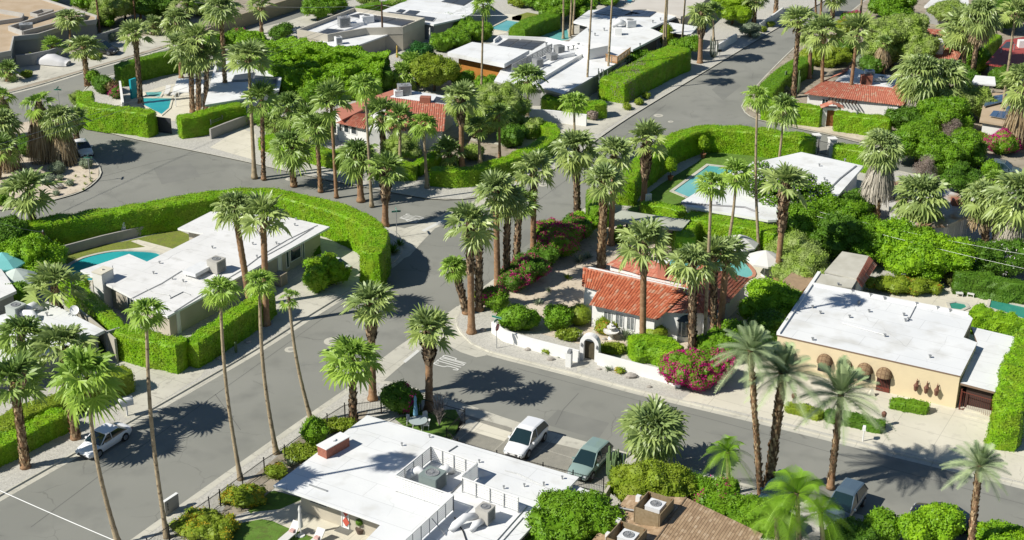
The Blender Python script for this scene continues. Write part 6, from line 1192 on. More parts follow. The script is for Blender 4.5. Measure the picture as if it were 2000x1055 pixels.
# top centre
t('green feathery palo verde tree filling the corner garden', 972, 258, 8.2, 6.2, leaf=FE, dens=60, size=.18, nl=26, crown_lo=.1, lumpr=(.14, .22)); t('second feathery tree left in the corner garden', 925, 270, 5.0, 4.6, leaf=FE, dens=60, size=.18, nl=14, crown_lo=.1)
t('upright olive green conifer like bush behind the corner tiled house', 848, 178, 6.2, 5.0, leaf=OL, dens=80, size=.2, nl=16, crown_lo=.08); t('round dark green tree above the yellow parasol', 822, 132, 4.6, 3.6, leaf=LEAF_DEEP, dens=80, nl=12, crown_lo=.15); t('olive tree in front of the white wall of the corner house', 785, 322, 4.4, 3.4, leaf=FE, dens=90, size=.13, nl=12, crown_lo=.25)
for x, y, w_, l in ((880, 60, 4.0, 'shrub right of the cream flat roofed house, left one'), (905, 66, 4.4, 'shrub right of the cream flat roofed house, middle one'), (935, 78, 4.2, 'shrub before the far terrace pool'), (890, 90, 4.0, 'low shrub above the raised white slab'), (862, 100, 3.4, 'dark low shrub beside the raised white slab')): s(l, x, y, w_, 2.6, leaf=MI)
for x, y, w_, m, l in ((905, 172, 3.0, MI, 'shrub below the orange panelling, left'), (950, 182, 3.2, MI, 'shrub below the orange panelling, right'), (1045, 190, 3.0, DK, 'dark shrub at the end of the white garden wall'), (1058, 200, 2.2, LEAF_BROWN, 'brown pink twiggy shrub behind the white garden wall'), (1158, 232, 1.8, LEAF_TWIG, 'grey twig bush at the white wall end'), (1000, 285, 3.6, DK, 'dark shrub in the right of the corner garden'), (1038, 268, 3.2, FE, 'pale shrub inside the curved corner hedge'), (925, 312, 2.6, FE, 'sparse shrub behind the curved corner hedge'), (690, 305, 1.8, OL, 'small shrub below the white wall of the corner house'), (520, 245, 3.6, MI, 'green shrub behind the pavement hedge'), (585, 262, 3.4, MI, 'green shrub between the garden palms'), (640, 255, 2.4, DK, 'dark shrub at the left corner of the tiled roof'), (610, 205, 3.6, MI, 'shrub left of the pink roof slope'), (560, 178, 3.0, MI, 'shrub at the corner of the folded roof'), (735, 180, 4.6, DK, 'dark shrub mass above the pink roof slope')): s(l, x, y, w_, w_*.75, leaf=m)
cactus('dense thicket of thin tall cactus by the orange screen', 1178, 186, 3.6, 22, .06, .9, m=mat('grey_cactus', (.16, .19, .15))); cactus('thin tall cactus thicket beside the bushy collared palm', 1392, 112, 3.2, 14, .06, .7, m=mat('grey_cactus', (.16, .19, .15)))
s('tall clipped oval shrub behind the close bare trunks', 1301, 92, 1.9, 3.4, leaf=OL, clip=True, nl=0, rough=.05, dens=100)
for x, y, w_, h_, m, l in ((1340, 112, 4.6, 3.0, MI, 'leafy shrub around the tall bare trunk by the hedge end'), (1430, 48, 6.0, 5.0, LEAF_LIME, 'bright yellow green tree beside the collared verge palm'), (1085, 42, 6.5, 4.6, MI, 'green tree behind the far pool, left'), (1125, 38, 6.0, 4.6, MI, 'green tree behind the far pool, right'), (1050, 18, 5.0, 3.6, MI, 'green tree at the top edge above the clipped far hedge'), (1180, 8, 5.0, 3.0, MI, 'low tree at the top edge by the turquoise pool'), (1020, 12, 4.0, 2.4, OL, 'reddish shrub at the top edge'), (1250, 130, 3.6, 2.4, MI, 'shrub behind the green glass fence'), (1465, 72, 3.2, 2.2, GR, 'grey green shrub on the far verge'), (620, 40, 4.6, 3.4, MI, 'clipped street shrub before the cream flat roofed house'), (650, 24, 4.4, 3.2, MI, 'tall shrub at the bend above the cream flat roofed house'), (550, 78, 3.4, 2.6, DK, 'round dark shrub at the driveway bend'), (720, 12, 3.4, 2.0, FE, 'pale grasses at the top beside the utility pole'), (775, 20, 3.4, 2.2, FE, 'pale shrub right of the utility pole')): t(l, x, y, w_, h_, leaf=m, dens=65, size=.2, nl=12, crown_lo=.08)
for x, y, l in ((1225, 214, 'pale yellow tuft on the kerb strip of the upper street'), (1248, 205, 'sparse bush in the hedge shadow of the upper street'), (1262, 192, 'small round bush in the hedge shadow'), (1490, 62, 'small agave bush on the far verge'), (1505, 52, 'small grey bush on the far verge')): s(l, x, y, 1.2, .8, leaf=OL)
# top left
for x, y, w_, h_, m, l in ((222, 48, 6.4, 5.0, FE, 'olive coloured tree behind the tan roofed house, left'), (245, 40, 6.4, 5.6, FE, 'olive coloured tree behind the tan roofed house, right'), (172, 22, 5.0, 3.6, MI, 'bright shrub tree at the far end of the tan roof'), (312, 42, 7.0, 5.0, DK, 'broad dark tree left of the bushy street palms'), (100, 8, 5.0, 2.6, MI, 'green shrub at the top edge behind the tan roof'), (205, 52, 3.4, 2.4, MI, 'green shrub beside the far driveway'), (415, 108, 3.6, 3.4, MI, 'green shrub behind the tall dark palm'), (455, 98, 3.8, 3.4, MI, 'green shrub with pink flowers left of the folded roof palm'), (385, 30, 4.0, 3.0, MI, 'green shrub at the top of the upper left street')): t(l, x, y, w_, h_, leaf=m, dens=60, size=.2, nl=13, crown_lo=.08, extra=(BOUGA, .05) if x == 455 else None)
for x, y, w_, h_, m, l in ((215, 80, 1.8, 1.5, GR, 'round grey bush on the far driveway corner'), (53, 150, 1.6, .8, OL, 'yellow green clipped ball in the front yard'), (55, 122, 1.5, 1.2, OL, 'small shrub in the courtyard of the tan roofed house'), (46, 100, 1.6, 1.4, MI, 'shrub behind the courtyard wall'), (188, 115, 2.0, .7, OL, 'reddish low bush beside the dark suv'), (186, 168, 1.8, 2.2, MI, 'narrow shrub behind the corner hedge'), (205, 180, 2.8, 2.2, DK, 'dark shrub with red tips left of the turquoise wall'), (220, 182, 2.0, 1.8, LEAF_BROWN, 'reddish shrub left of the turquoise wall'), (228, 192, 1.6, 1.6, DK, 'pink flowering shrub at the white end wall'), (155, 205, 2.2, 1.8, FE, 'spiky pale plants left of the corner hedge')): s(l, x, y, w_, h_, leaf=m, extra=(BOUGA, .2) if x == 228 else None, dens=90)
# ================================================================ palms, one row each: label, base, crown centre, crown radius (px), kind, trunk, extras
PALMS = [
# near centre and bottom left
('shaggy collared fan palm beside the iron fence, tallest of three near the manhole', (728, 780), (725, 590), 48, 'fan', 'mix', {'boots': .62}),
('bright green fan palm with a rough trunk in front of the tall corner palm', (690, 826), (688, 700), 52, 'fanbright', 'rough', {}),
('fan palm with shaggy collar over the painted STOP word', (838, 800), (838, 645), 47, 'fan', 'mix', {'boots': .58}),
('tall slender palm right of the street number slab, growing at the iron fence', (470, 937), (430, 566), 38, 'thin', 'thin', {'bend': -.25}),
('tall slender palm between the clipped left hedge and the fence bushes', (540, 886), (507, 548), 34, 'thin', 'thin', {'bend': -.3}),
('slender leaning palm with the smallest tuft of fronds on the verge', (609, 826), (564, 580), 19, 'tiny', 'thin', {'bend': -.3}),
('tall slender palm with a dead hanging tuft, standing behind the street number slab', (326, 1050), (286, 607), 42, 'thin', 'thin', {'bend': -.25}),
('nearest slender palm with a big bright crown in front of the white sedan', (231, 1062), (170, 738), 64, 'fanbright', 'thin', {'bend': -.35, 'w': .19}),
('rough trunked fan palm on the verge left of the white sedan', (50, 913), (28, 745), 60, 'fandark', 'rough', {}),
('leaning rough palm directly behind the white sedan', (148, 856), (122, 680), 56, 'fan', 'rough', {}),
('dense dark palm in front of the small white roof at the left edge', (48, 760), (42, 652), 46, 'fandark', 'rough', {}),
('big fan palm rising beside the satellite dish roof', (123, 640), (106, 560), 54, 'fan', 'rough', {}),
('fan palm over the end of the long hedge left of the pool', (70, 470), (56, 372), 50, 'fan', 'rough', {}),
('left one of two fan palms growing through the white roof of the pool house', (489, 600), (458, 405), 42, 'fan', 'smooth', {'boots': .93}),
('right one of two fan palms growing through the white roof of the pool house', (520, 634), (514, 425), 48, 'fan', 'smooth', {'boots': .93}),
# centre clump beside the main street
('thick fan palm at the street corner, foremost of the centre clump', (921, 650), (918, 437), 46, 'fan', 'smooth', {'boots': .55, 'w': .36}),
('leaning rough trunk with a ragged bright crown left of the thick corner palm', (912, 612), (886, 520), 26, 'fanbright', 'rough', {}),
('rough dark trunk just behind the thick corner palm', (936, 606), (935, 455), 34, 'fan', 'rough', {}),
('smooth trunked fan palm in the middle of the centre clump', (972, 566), (968, 372), 38, 'fan', 'smooth', {'boots': .8}),
('rough trunked fan palm beside the smooth one in the centre clump', (988, 560), (992, 392), 34, 'fan', 'rough', {}),
('dark palm standing over the purple bougainvillea left of its taller neighbour', (1008, 522), (1015, 400), 36, 'fandark', 'rough', {}),
('fan palm with smooth brown trunk behind the bougainvillea, tallest there', (1041, 506), (1043, 332), 38, 'fan', 'smooth', {'boots': .7}),
('straight rough palm at the kerb of the main street above the bougainvillea', (1127, 438), (1126, 290), 42, 'fan', 'rough', {}),
('very slender palm rising behind the straight rough kerb palm', (1123, 320), (1121, 198), 28, 'thin', 'thin', {}),
('fan palm with smooth reddish trunk behind the thick shaggy one', (1193, 478), (1200, 300), 36, 'fan', 'smooth', {'boots': .82}),
('thick shaggy trunked fan palm in the gravel garden', (1174, 522), (1180, 352), 40, 'fan', 'rough', {'w': .38}),
('fan palm with dark boots over a red trunk at the lawn pool hedge end', (1256, 411), (1264, 275), 38, 'fan', 'mix', {'boots': .45}),
('fan palm rising in front of the red tiled house by its fountain', (1255, 682), (1258, 475), 48, 'fan', 'smooth', {'boots': .72}),
('rough palm at the bay window of the red tiled house', (1352, 708), (1352, 512), 44, 'fan', 'rough', {'w': .34}),
('second rough palm behind the bay window of the red tiled house', (1393, 682), (1395, 500), 46, 'fan', 'rough', {'w': .34}),
('third palm of the bay window clump with a red brown trunk', (1404, 668), (1420, 490), 40, 'fan', 'smooth', {'boots': .8}),
('tall slender palm in front of the white lawn house, rising from the bay window clump', (1375, 700), (1390, 357), 32, 'thin', 'thin', {}),
('leaning slender palm beside the white parasols with its crown over the lawn house', (1414, 515), (1438, 338), 32, 'thin', 'thin', {'bend': .3}),
('very tall thin palm crossing in front of the lawn pool hedge', (1483, 497), (1480, 188), 27, 'thin', 'thin', {'bend': -.2}),
('thin palm rising behind the blossoming tree beside the lawn house', (1520, 330), (1532, 213), 30, 'fandark', 'thin', {}),
('fan palm with shaggy dark collar and long smooth trunk beside the white lawn house', (1518, 548), (1534, 357), 44, 'fan', 'mix', {'boots': .5}),
# right side
('huge skirted palm with hanging dead fronds right of the lawn house', (1710, 430), (1725, 285), 43, 'full', 'rough', {'skirt': 5.5, 'grey': True}),
('low wide fan palm in front of the rusty white roof', (1800, 470), (1799, 385), 52, 'full', 'rough', {'skirt': 1.2}),
('fan palm with hanging thatch beside the white glass doors', (1925, 480), (1922, 385), 40, 'full', 'rough', {'skirt': 3}),
('fan palm with a small bright head beside the white glass doors', (1945, 470), (1945, 352), 24, 'fanbright', 'rough', {'skirt': 1}),
('skirted palm at the right edge above the flowering hedge', (1992, 520), (1992, 385), 56, 'full', 'rough', {'skirt': 5, 'grey': True}),
('left one of two wide skirted palms beside the red roofed gate house', (1812, 236), (1798, 142), 44, 'full', 'rough', {'skirt': 4.6, 'grey': True}),
('right one of two wide skirted palms beside the red roofed gate house', (1840, 230), (1845, 150), 44, 'full', 'rough', {'skirt': 3.8, 'grey': True}),
('skirted palm cut by the right edge near the solar roof', (1998, 290), (2004, 165), 42, 'full', 'rough', {'skirt': 6}),
('tall slender palm over the roof with blue solar panels', (1953, 252), (1984, 22), 25, 'fan', 'thin', {'w': .2}),
('fan palm behind the left skirted pair, in front of a red roof', (1882, 152), (1884, 50), 38, 'fan', 'rough', {}),
('smaller palm left of the red roof chimney', (1868, 132), (1868, 70), 28, 'fan', 'rough', {}),
('shaggy palm with brown hanging fronds behind the clipped far hedge', (1895, 166), (1918, 28), 36, 'full', 'rough', {'skirt': 3.5}),
('thin thatched palm in front of the feathery trees', (1726, 146), (1727, 82), 14, 'fandark', 'rough', {'skirt': 3, 'w': .16}),
('thin thatched palm right of its twin in the feathery trees', (1741, 130), (1740, 88), 13, 'fandark', 'rough', {'skirt': 2.2, 'w': .16}),
('rough light trunked fan palm left of the tiled gate house beside a tall cactus', (1549, 191), (1560, 42), 34, 'fan', 'rough', {}),
('smooth brown palm in front of the pergola of the tiled gate house', (1605, 206), (1608, 62), 34, 'fan', 'smooth', {'boots': .9, 'w': .28}),
('smooth palm half hidden behind the tiled gate house palms', (1580, 153), (1585, 66), 26, 'fan', 'smooth', {'boots': .85}),
('smooth brown palm in front of the brick chimney of the tiled gate house', (1657, 212), (1675, 64), 36, 'fan', 'smooth', {'boots': .9, 'w': .28}),
('fan palm on the far verge of the upper street, right of two thin trunks', (1624, 46), (1630, -8), 24, 'fan', 'rough', {}),
('left of two thin trunks at the top of the upper street', (1594, 31), (1592, -25), 18, 'fan', 'rough', {'w': .18}),
('right of two thin trunks at the top of the upper street', (1603, 33), (1606, -30), 18, 'fan', 'smooth', {'w': .2}),
('thin pole like palm beside the far magenta bush', (1680, 38), (1690, -70), 18, 'thin', 'thin', {}),
# top centre and upper street
('fan palm with bushy collar on the left verge of the upper street', (1367, 123), (1371, 25), 27, 'fan', 'mix', {'boots': .5}),
('slender palm behind the bushy collared verge palm', (1394, 80), (1393, 22), 20, 'fandark', 'thin', {}),
('rough palm on the far left verge of the upper street', (1472, 52), (1476, -4), 24, 'fan', 'rough', {}),
('far palm at the top left verge of the upper street', (1515, 25), (1518, -25), 20, 'fan', 'rough', {}),
('tall bare trunk in front of the big white roof, nearest of six', (1145, 188), (1160, -70), 24, 'thin', 'thin', {}),
('tall bare trunk beside the cactus thicket at the orange screen', (1186, 166), (1199, -60), 24, 'thin', 'thin', {}),
('left of two close bare trunks behind the upper clipped hedge', (1294, 106), (1305, -60), 24, 'thin', 'thin', {}),
('right of two close bare trunks behind the upper clipped hedge', (1299, 98), (1306, -72), 24, 'thin', 'thin', {'w': .19}),
('tall bare trunk at the end of the upper clipped hedge', (1331, 101), (1342, -60), 24, 'thin', 'thin', {}),
('bare trunk by the far pool, left of three', (1100, 76), (1101, -50), 22, 'thin', 'thin', {}),
('bare trunk by the far pool, middle of three', (1113, 72), (1118, -46), 22, 'thin', 'thin', {}),
('bare trunk by the far pool, right of three', (1118, 68), (1126, -50), 22, 'thin', 'thin', {}),
('young fan palm with a thin trunk left of the long white garden wall', (1030, 226), (1031, 152), 32, 'fandark', 'thin', {'w': .17}),
('very tall bare palm standing before the orange panelled house', (939, 230), (944, 8), 23, 'thin', 'thin', {}),
('fan palm with dark collar and smooth brown trunk in the hedged corner garden', (902, 325), (900, 190), 37, 'fan', 'mix', {'boots': .6}),
('dark fan palm at the right end of the corner garden', (976, 309), (975, 222), 28, 'fandark', 'smooth', {'w': .2}),
('small dark fan palm in the middle of the corner garden', (938, 321), (934, 248), 24, 'fandark', 'thin', {'w': .2}),
('low dark fan palm without a trunk behind the clipped corner hedge', (880, 322), (876, 295), 30, 'fandark', 'rough', {}),
('slender palm leaning over the hedge gap at the corner', (834, 367), (827, 242), 28, 'thin', 'thin', {'w': .2}),
('slender palm in front of the clay tiled roof', (781, 336), (782, 232), 32, 'fandark', 'thin', {'w': .21}),
('shaggy trunked fan palm in front of the clay tiled roof', (750, 304), (745, 222), 36, 'fandark', 'rough', {}),
('tall slender palm in front of the pink roof slope', (726, 403), (713, 167), 30, 'thin', 'thin', {}),
('tall smooth fan palm on the verge left of the clay tiled roof', (657, 385), (646, 196), 38, 'fandark', 'smooth', {'w': .23, 'boots': .93}),
('fan palm with rough pale trunk behind the long hedge, next to the tallest', (626, 374), (618, 248), 34, 'fandark', 'rough', {'w': .26}),
('fan palm with rough dark trunk behind the long hedge and low crown', (574, 363), (568, 288), 38, 'fandark', 'rough', {}),
('patchy rough palm behind the long hedge near the garden gate', (515, 350), (511, 195), 34, 'fandark', 'rough', {'w': .26}),
('tall fan palm with smooth trunk in front of the white folded roof', (497, 347), (485, 110), 40, 'fan', 'thin', {'w': .24}),
('fan palm in the planting between the folded roof and the tiled house', (566, 285), (562, 210), 34, 'fandark', 'rough', {'w': .24}),
('low fan palm filling the gap left of the tiled house', (600, 310), (598, 232), 30, 'fandark', 'rough', {'w': .24}),
('low bushy palm behind the clipped green bank', (540, 262), (536, 238), 26, 'fandark', 'rough', {}),
('fan palm with drooping light fronds behind the hedge curve', (705, 392), (700, 306), 36, 'fandark', 'mix', {}),
('fan palm with brown collar at the tip of the long hedge', (752, 440), (754, 330), 38, 'fandark', 'mix', {'boots': .4}),
('fan palm in the shrubs behind the clay tiled house', (820, 165), (806, 128), 30, 'fanbright', 'rough', {}),
('low fan palm beside the olive shrubs behind the clay tiled house', (800, 175), (790, 145), 26, 'fanbright', 'rough', {}),
# top left
('tall rough palm in front of the turquoise pool wall', (275, 202), (264, 68), 34, 'fan', 'rough', {'w': .36}),
('rough palm at the street corner in front of the covered car', (171, 167), (163, 92), 33, 'fan', 'rough', {'w': .34}),
('palm on the driveway before the long tan roofed house', (138, 97), (135, 36), 24, 'fan', 'rough', {'w': .2}),
('young short palm in the courtyard of the tan roofed house', (107, 113), (104, 90), 20, 'fanbright', 'rough', {}),
('short palm at the left edge beside the driveway', (16, 158), (14, 136), 20, 'fandark', 'rough', {}),
('tall thin trunk beside the far end of the tan roofed house', (195, 63), (184, -35), 24, 'fan', 'rough', {'w': .18}),
('left of two trunks before the far olive trees', (265, 50), (258, -40), 22, 'fan', 'smooth', {'w': .18}),
('right of two trunks before the far olive trees', (275, 44), (271, -40), 22, 'fan', 'smooth', {'w': .2}),
('bushy palm at the top of the upper left street, left of the tall one', (350, 72), (345, 38), 28, 'fan', 'rough', {}),
('palm crown just above the left bushy palm of the upper street', (368, 62), (362, 8), 28, 'fan', 'rough', {}),
('palm behind the clump of three shaggy trunks', (354, 153), (350, 88), 28, 'fan', 'smooth', {'w': .3}),
('left of the three shaggy trunks beside the white pergola', (376, 219), (372, 105), 34, 'fan', 'rough', {'w': .33}),
('middle one of the three shaggy trunks beside the white pergola', (388, 220), (388, 75), 36, 'fan', 'rough', {'w': .33}),
('right one of the three shaggy trunks beside the white pergola', (401, 219), (405, 112), 32, 'fan', 'rough', {'w': .33}),
('tall dark palm left of the white folded roof', (442, 202), (431, 14), 34, 'fan', 'rough', {'w': .3}),
('palm beside the far bend of the upper left street', (511, 66), (508, 8), 24, 'fan', 'rough', {'w': .26}),
('low palm at the bend of the upper left street', (300, 68), (300, 48), 18, 'fan', 'rough', {}),
('skirted palm with ragged golden top in the desert garden', (87, 312), (76, 200), 30, 'tiny', 'rough', {'skirt': 6.5, 'w': .4}),
('right skirted palm with dense thatch beside the parked white car', (126, 318), (116, 232), 36, 'full', 'rough', {'skirt': 5, 'w': .4}),
('skirted palm at the left edge behind the desert garden', (12, 330), (2, 238), 36, 'full', 'rough', {'skirt': 5.2, 'w': .4}),
('ragged palm cut by the left edge with golden dead fronds', (-8, 270), (2, 190), 26, 'tiny', 'rough', {'skirt': 3.5}),
('small green palm tucked behind the skirted pair', (150, 290), (148, 232), 28, 'fandark', 'rough', {}),
('low dark fan palm in front of the left skirted palm', (-6, 350), (4, 290), 30, 'fandark', 'rough', {}),
# bottom right
('big weeping fan palm in front of the brown shingle roof', (1278, 918), (1278, 838), 68, 'full', 'rough', {'skirt': 1.5}),
('date palm with a long rough trunk, left of the close pair', (1486, 972), (1465, 684), 70, 'date', 'rough', {'w': .26}),
('date palm with a thick knobbly trunk, right of the close pair', (1500, 962), (1530, 728), 76, 'date', 'rough', {'w': .36}),
('date palm leaning over the low hedge across the street from the cream house', (1622, 952), (1643, 770), 74, 'date', 'rough', {'w': .28}),
('separate small date palm nearest the right corner', (1894, 1090), (1913, 908), 54, 'date', 'rough', {'w': .28}),
('queen palm with few drooping fronds on the kerb beside the weeping palm', (1424, 966), (1421, 882), 56, 'queen', 'bare', {}),
('bushy bright queen palm in front of the parked dark cars', (1562, 1075), (1556, 962), 84, 'queen', 'bare', {}),
('lower bright queen palm left of the bushy one', (1520, 1090), (1516, 1012), 66, 'queen', 'bare', {}),
('bright queen palm beside the pale pickup at the bottom right', (1610, 1080), (1602, 1000), 58, 'queen', 'bare', {}),
]
for i, (lab, b, c, r, k, t, kw) in enumerate(PALMS): palm(lab, b, c, r*1.06, k, t, i, **kw)
# ================================================================ vehicles
TYRE = mat('tyre_rubber', (.02, .02, .02), rough=.8); RIM = mat('wheel_rim', (.42, .43, .44), rough=.35, metal=.6); CGLASS = mat('car_glass', (.012, .03, .032), rough=.04, spec=.9); LAMPR = mat('tail_lamp', (.35, .01, .01), rough=.2); LAMPW = mat('head_lamp', (.6, .65, .68), rough=.1)
def car(label, x, y, heading, paint, L=4.6, Wd=1.8, Hh=1.42, kind='sedan', group='parked cars', z=.0, cat='car', name='parked_car'):
    root = empty(name, G(x, y, z), label, cat, group, heading); w = Wd/2; a = L/2; suv = kind in ('suv', 'pickup'); hb = .98 if suv else .86; lo = .27 if suv else .2
    # stations from tail to nose: x, belt height, half width, low z
    st = [(-a, hb-.30, .78, lo+.25), (-a+.08, hb-.02, .88, lo+.08), (-a+.35, hb+.04, .96, lo), (-a*.6, hb+.05, 1, lo), (-a*.2, hb+.03, 1, lo), (a*.2, hb+.0, 1, lo), (a*.42, hb+.0, 1, lo), (a*.62, hb-.05, .98, lo), (a*.85, hb-.14, .93, lo), (a-.10, hb-.24, .84, lo+.04), (a, hb-.42, .74, lo+.15)]
    V = []; 
    for sx, zb, kw, zl in st:
        k = w*kw; zm = (zl+zb)/2
        for py, pz in ((-.88, zl), (-1.0, zm-.05), (-1.0, zm+.12), (-.93, zb-.05), (-.82, zb), (-.4, zb+.035), (0, zb+.045), (.4, zb+.035), (.82, zb), (.93, zb-.05), (1.0, zm+.12), (1.0, zm-.05), (.88, zl)): V.append((sx, py*k, pz))
    n = 13; F = [(i*n+j, i*n+j+1, (i+1)*n+j+1, (i+1)*n+j) for i in range(len(st)-1) for j in range(n-1)] + [(i*n+n-1, i*n, (i+1)*n, (i+1)*n+n-1) for i in range(len(st)-1)] + [tuple(range(n)), tuple(range(len(st)*n-1, (len(st)-1)*n-1, -1))]
    B = MB(); B.add(V, F); body = B.build('body', paint, smooth=False); lattach(body, root)
    try: body.data.set_sharp_from_angle(angle=R(32))
    except Exception: pass
    body.data.polygons.foreach_set('use_smooth', [True]*len(body.data.polygons))
    # cabin
    if kind == 'sedan': cb = [(-a*.80, .02), (-a*.42, 1), (-.1, 1.02), (a*.14, .98), (a*.50, .02)]
    elif kind == 'pickup': cb = [(-a*.25, .02), (-a*.18, 1), (0, 1.02), (a*.16, .98), (a*.48, .02)]
    else: cb = [(-a*.97, .02), (-a*.74, .90), (-.25, 1.04), (a*.12, .97), (a*.54, .02)]
    V = []
    for cx, k in cb:
        zt = hb+.02+(Hh-hb)*k; wt = w*(.90-.17*k)
        V += [(cx, -w*.91, hb-.02), (cx, -wt, zt-.05*k), (cx, -wt*.85, zt), (cx, 0, zt+.02*k), (cx, wt*.85, zt), (cx, wt, zt-.05*k), (cx, w*.91, hb-.02)]
    n = 7; F = [(i*n+j, i*n+j+1, (i+1)*n+j+1, (i+1)*n+j) for i in range(len(cb)-1) for j in range(n-1)] + [tuple(range(n)), tuple(range(len(cb)*n-1, (len(cb)-1)*n-1, -1))]
    B = MB(); B.add(V, F); lattach(B.build('windows', CGLASS), root)
    # roof skin and pillars over the glass
    B = MB(); RV = []
    for i in (1, 2, 3):
        for j in range(1, 6): v = V[i*7+j]; RV.append((v[0]+(.03 if i == 3 else -.03 if i == 1 else 0), v[1]*1.015, v[2]+.015))
    B.add(RV+[(v[0], v[1], v[2]-.04) for v in RV], [(i*5+j, i*5+j+1, (i+1)*5+j+1, (i+1)*5+j) for i in range(2) for j in range(4)] + [(15+i*5+j, 15+(i+1)*5+j, 15+(i+1)*5+j+1, 15+i*5+j+1) for i in range(2) for j in range(4)] + [(0, 5, 20, 15), (5, 10, 25, 20), (4, 19, 24, 9), (9, 24, 29, 14), (0, 15, 16, 1), (1, 16, 17, 2), (2, 17, 18, 3), (3, 18, 19, 4), (10, 11, 26, 25), (11, 12, 27, 26), (12, 13, 28, 27), (13, 14, 29, 28)])
    lattach(B.build('roof', paint), root)
    B = MB()
    for s_ in (0, 6):
        o_ = 1 if s_ == 0 else 5
        for i, k2 in ((0, 1), (4, 3)): B.bar(V[i*7+s_], V[k2*7+o_], .07, .05)
        mid = V[2*7+s_]; B.bar((mid[0], mid[1]*1.005, mid[2]), (mid[0], V[2*7+o_][1]*1.01, V[2*7+o_][2]), .08, .03)
    lattach(B.build('pillars', paint), root)
    if kind == 'pickup': B = MB(); B.box((-a*.62, 0, hb+.06), (a*.62, Wd*.78, .02)); lattach(B.build('cargo_bed', DARK), root)
    rw = .36 if suv else .33
    for sx in (-a*.60, a*.62):
        for s_ in (-1, 1):
            B = MB(); B.tube([(0, -.11, 0), (0, -.09, 0), (0, .09, 0), (0, .11, 0)], [rw*.86, rw, rw, rw*.86], 20); o = B.build('wheel', TYRE); lattach(o, root); o.location = (sx, s_*(w-.10), rw)
            B = MB(); B.tube([(0, s_*.105, 0), (0, s_*.125, 0)], [rw*.66, rw*.62], 18)
            for k in range(5): q = k*2*math.pi/5; B.bar((0, s_*.13, 0), (math.cos(q)*rw*.6, s_*.13, math.sin(q)*rw*.6), .05, .02)
            lattach(B.build('rim', RIM), o)
            B = MB(); B.tube([(sx, s_*(w+.004), rw), (sx, s_*(w-.15), rw)], [rw*1.16, rw*1.16], 20); lattach(B.build('wheel_arch', DARK), root)
            o.location = (sx, s_*(w-.07), rw)
    for s_ in (-1, 1):
        B = MB(); B.box((a-.16, s_*w*.66, hb-.40), (.26, .36, .13), 0, top=.8); lattach(B.build('headlight', LAMPW), root)
        B = MB(); B.box((-a+.09, s_*w*.70, hb-.28), (.16, .30, .16)); lattach(B.build('taillight', LAMPR), root)
        B = MB(); B.box((a*.34, s_*(w+.09), hb-.02), (.14, .2, .13), top=.8); lattach(B.build('mirror', paint), root)
    B = MB(); B.box((a-.08, 0, hb-.52), (.16, Wd*.46, .16)); B.box((a-.1, 0, lo+.07), (.2, Wd*.62, .12)); lattach(B.build('grille', DARK), root)
    for c_ in ((a-.0, lo+.22, .03), (-a+.02, hb-.36, .06)): B = MB(); B.box((c_[0], 0, c_[1]), (c_[2], .42, .11)); lattach(B.build('number_plate', WHITE), root)
    return root
def paint(name, c, rough=.25): m = mat(name, c, rough=rough, spec=.6); m.node_tree.nodes['Principled BSDF'].inputs['Coat Weight'].default_value = .6; return m
PW = paint('white_car_paint', (.95, .96, .98)); D60 = R(240.5)
car('white sedan parked at the kerb behind the slender palm', 204, 871, D60, PW, 4.75, 1.82, 1.40)
car('white suv parked in the driveway beside the near white roof', 1027, 872, D60+R(3), PW, 4.75, 1.92, 1.72, 'suv', z=.135)
car('sage green suv parked behind the cactus clump', 1152, 914, D60+R(1), paint('sage_paint', (.28, .39, .36)), 4.8, 1.9, 1.7, 'suv', z=.135)
car('pale blue grey pickup like suv under the bright queen palms', 1648, 1000, D60-R(2), paint('blue_grey_paint', (.10, .15, .20)), 5.0, 1.95, 1.8, 'suv', z=.13)
car('dark blue car half hidden by the close date palms', 1518, 975, D60-R(2), paint('navy_paint', (.02, .045, .08)), 4.6, 1.85, 1.5, 'suv', z=.13)
car('black coupe mostly hidden by shrubs at the kerb', 1838, 1022, R(150), paint('black_paint', (.015, .015, .018)), 4.5, 1.85, 1.35, z=.0)
car('white car mostly hidden behind the notched clipped shrub in the driveway', 643, 530, R(150), PW, 4.6, 1.8, 1.42, z=.13)
car('white car parked behind the thatched palm and street sign', 162, 298, R(-62), PW, 4.5, 1.8, 1.4, z=.0)
car('dark suv in the far driveway behind the street corner palm', 200, 104, R(-15), paint('black_paint', (.02, .02, .022)), 4.8, 1.9, 1.75, 'suv', z=.13)
car('blue glass roofed car parked in the lane below the magenta bush', 1955, 338, R(-25), paint('teal_paint', (.10, .15, .17)), 4.6, 1.85, 1.45, z=.0)
car('dark car parked in the shade of the ribbed patio roof', 1318, 84, R(40), paint('black_paint', (.02, .02, .022)), 4.6, 1.85, 1.5, z=.13)
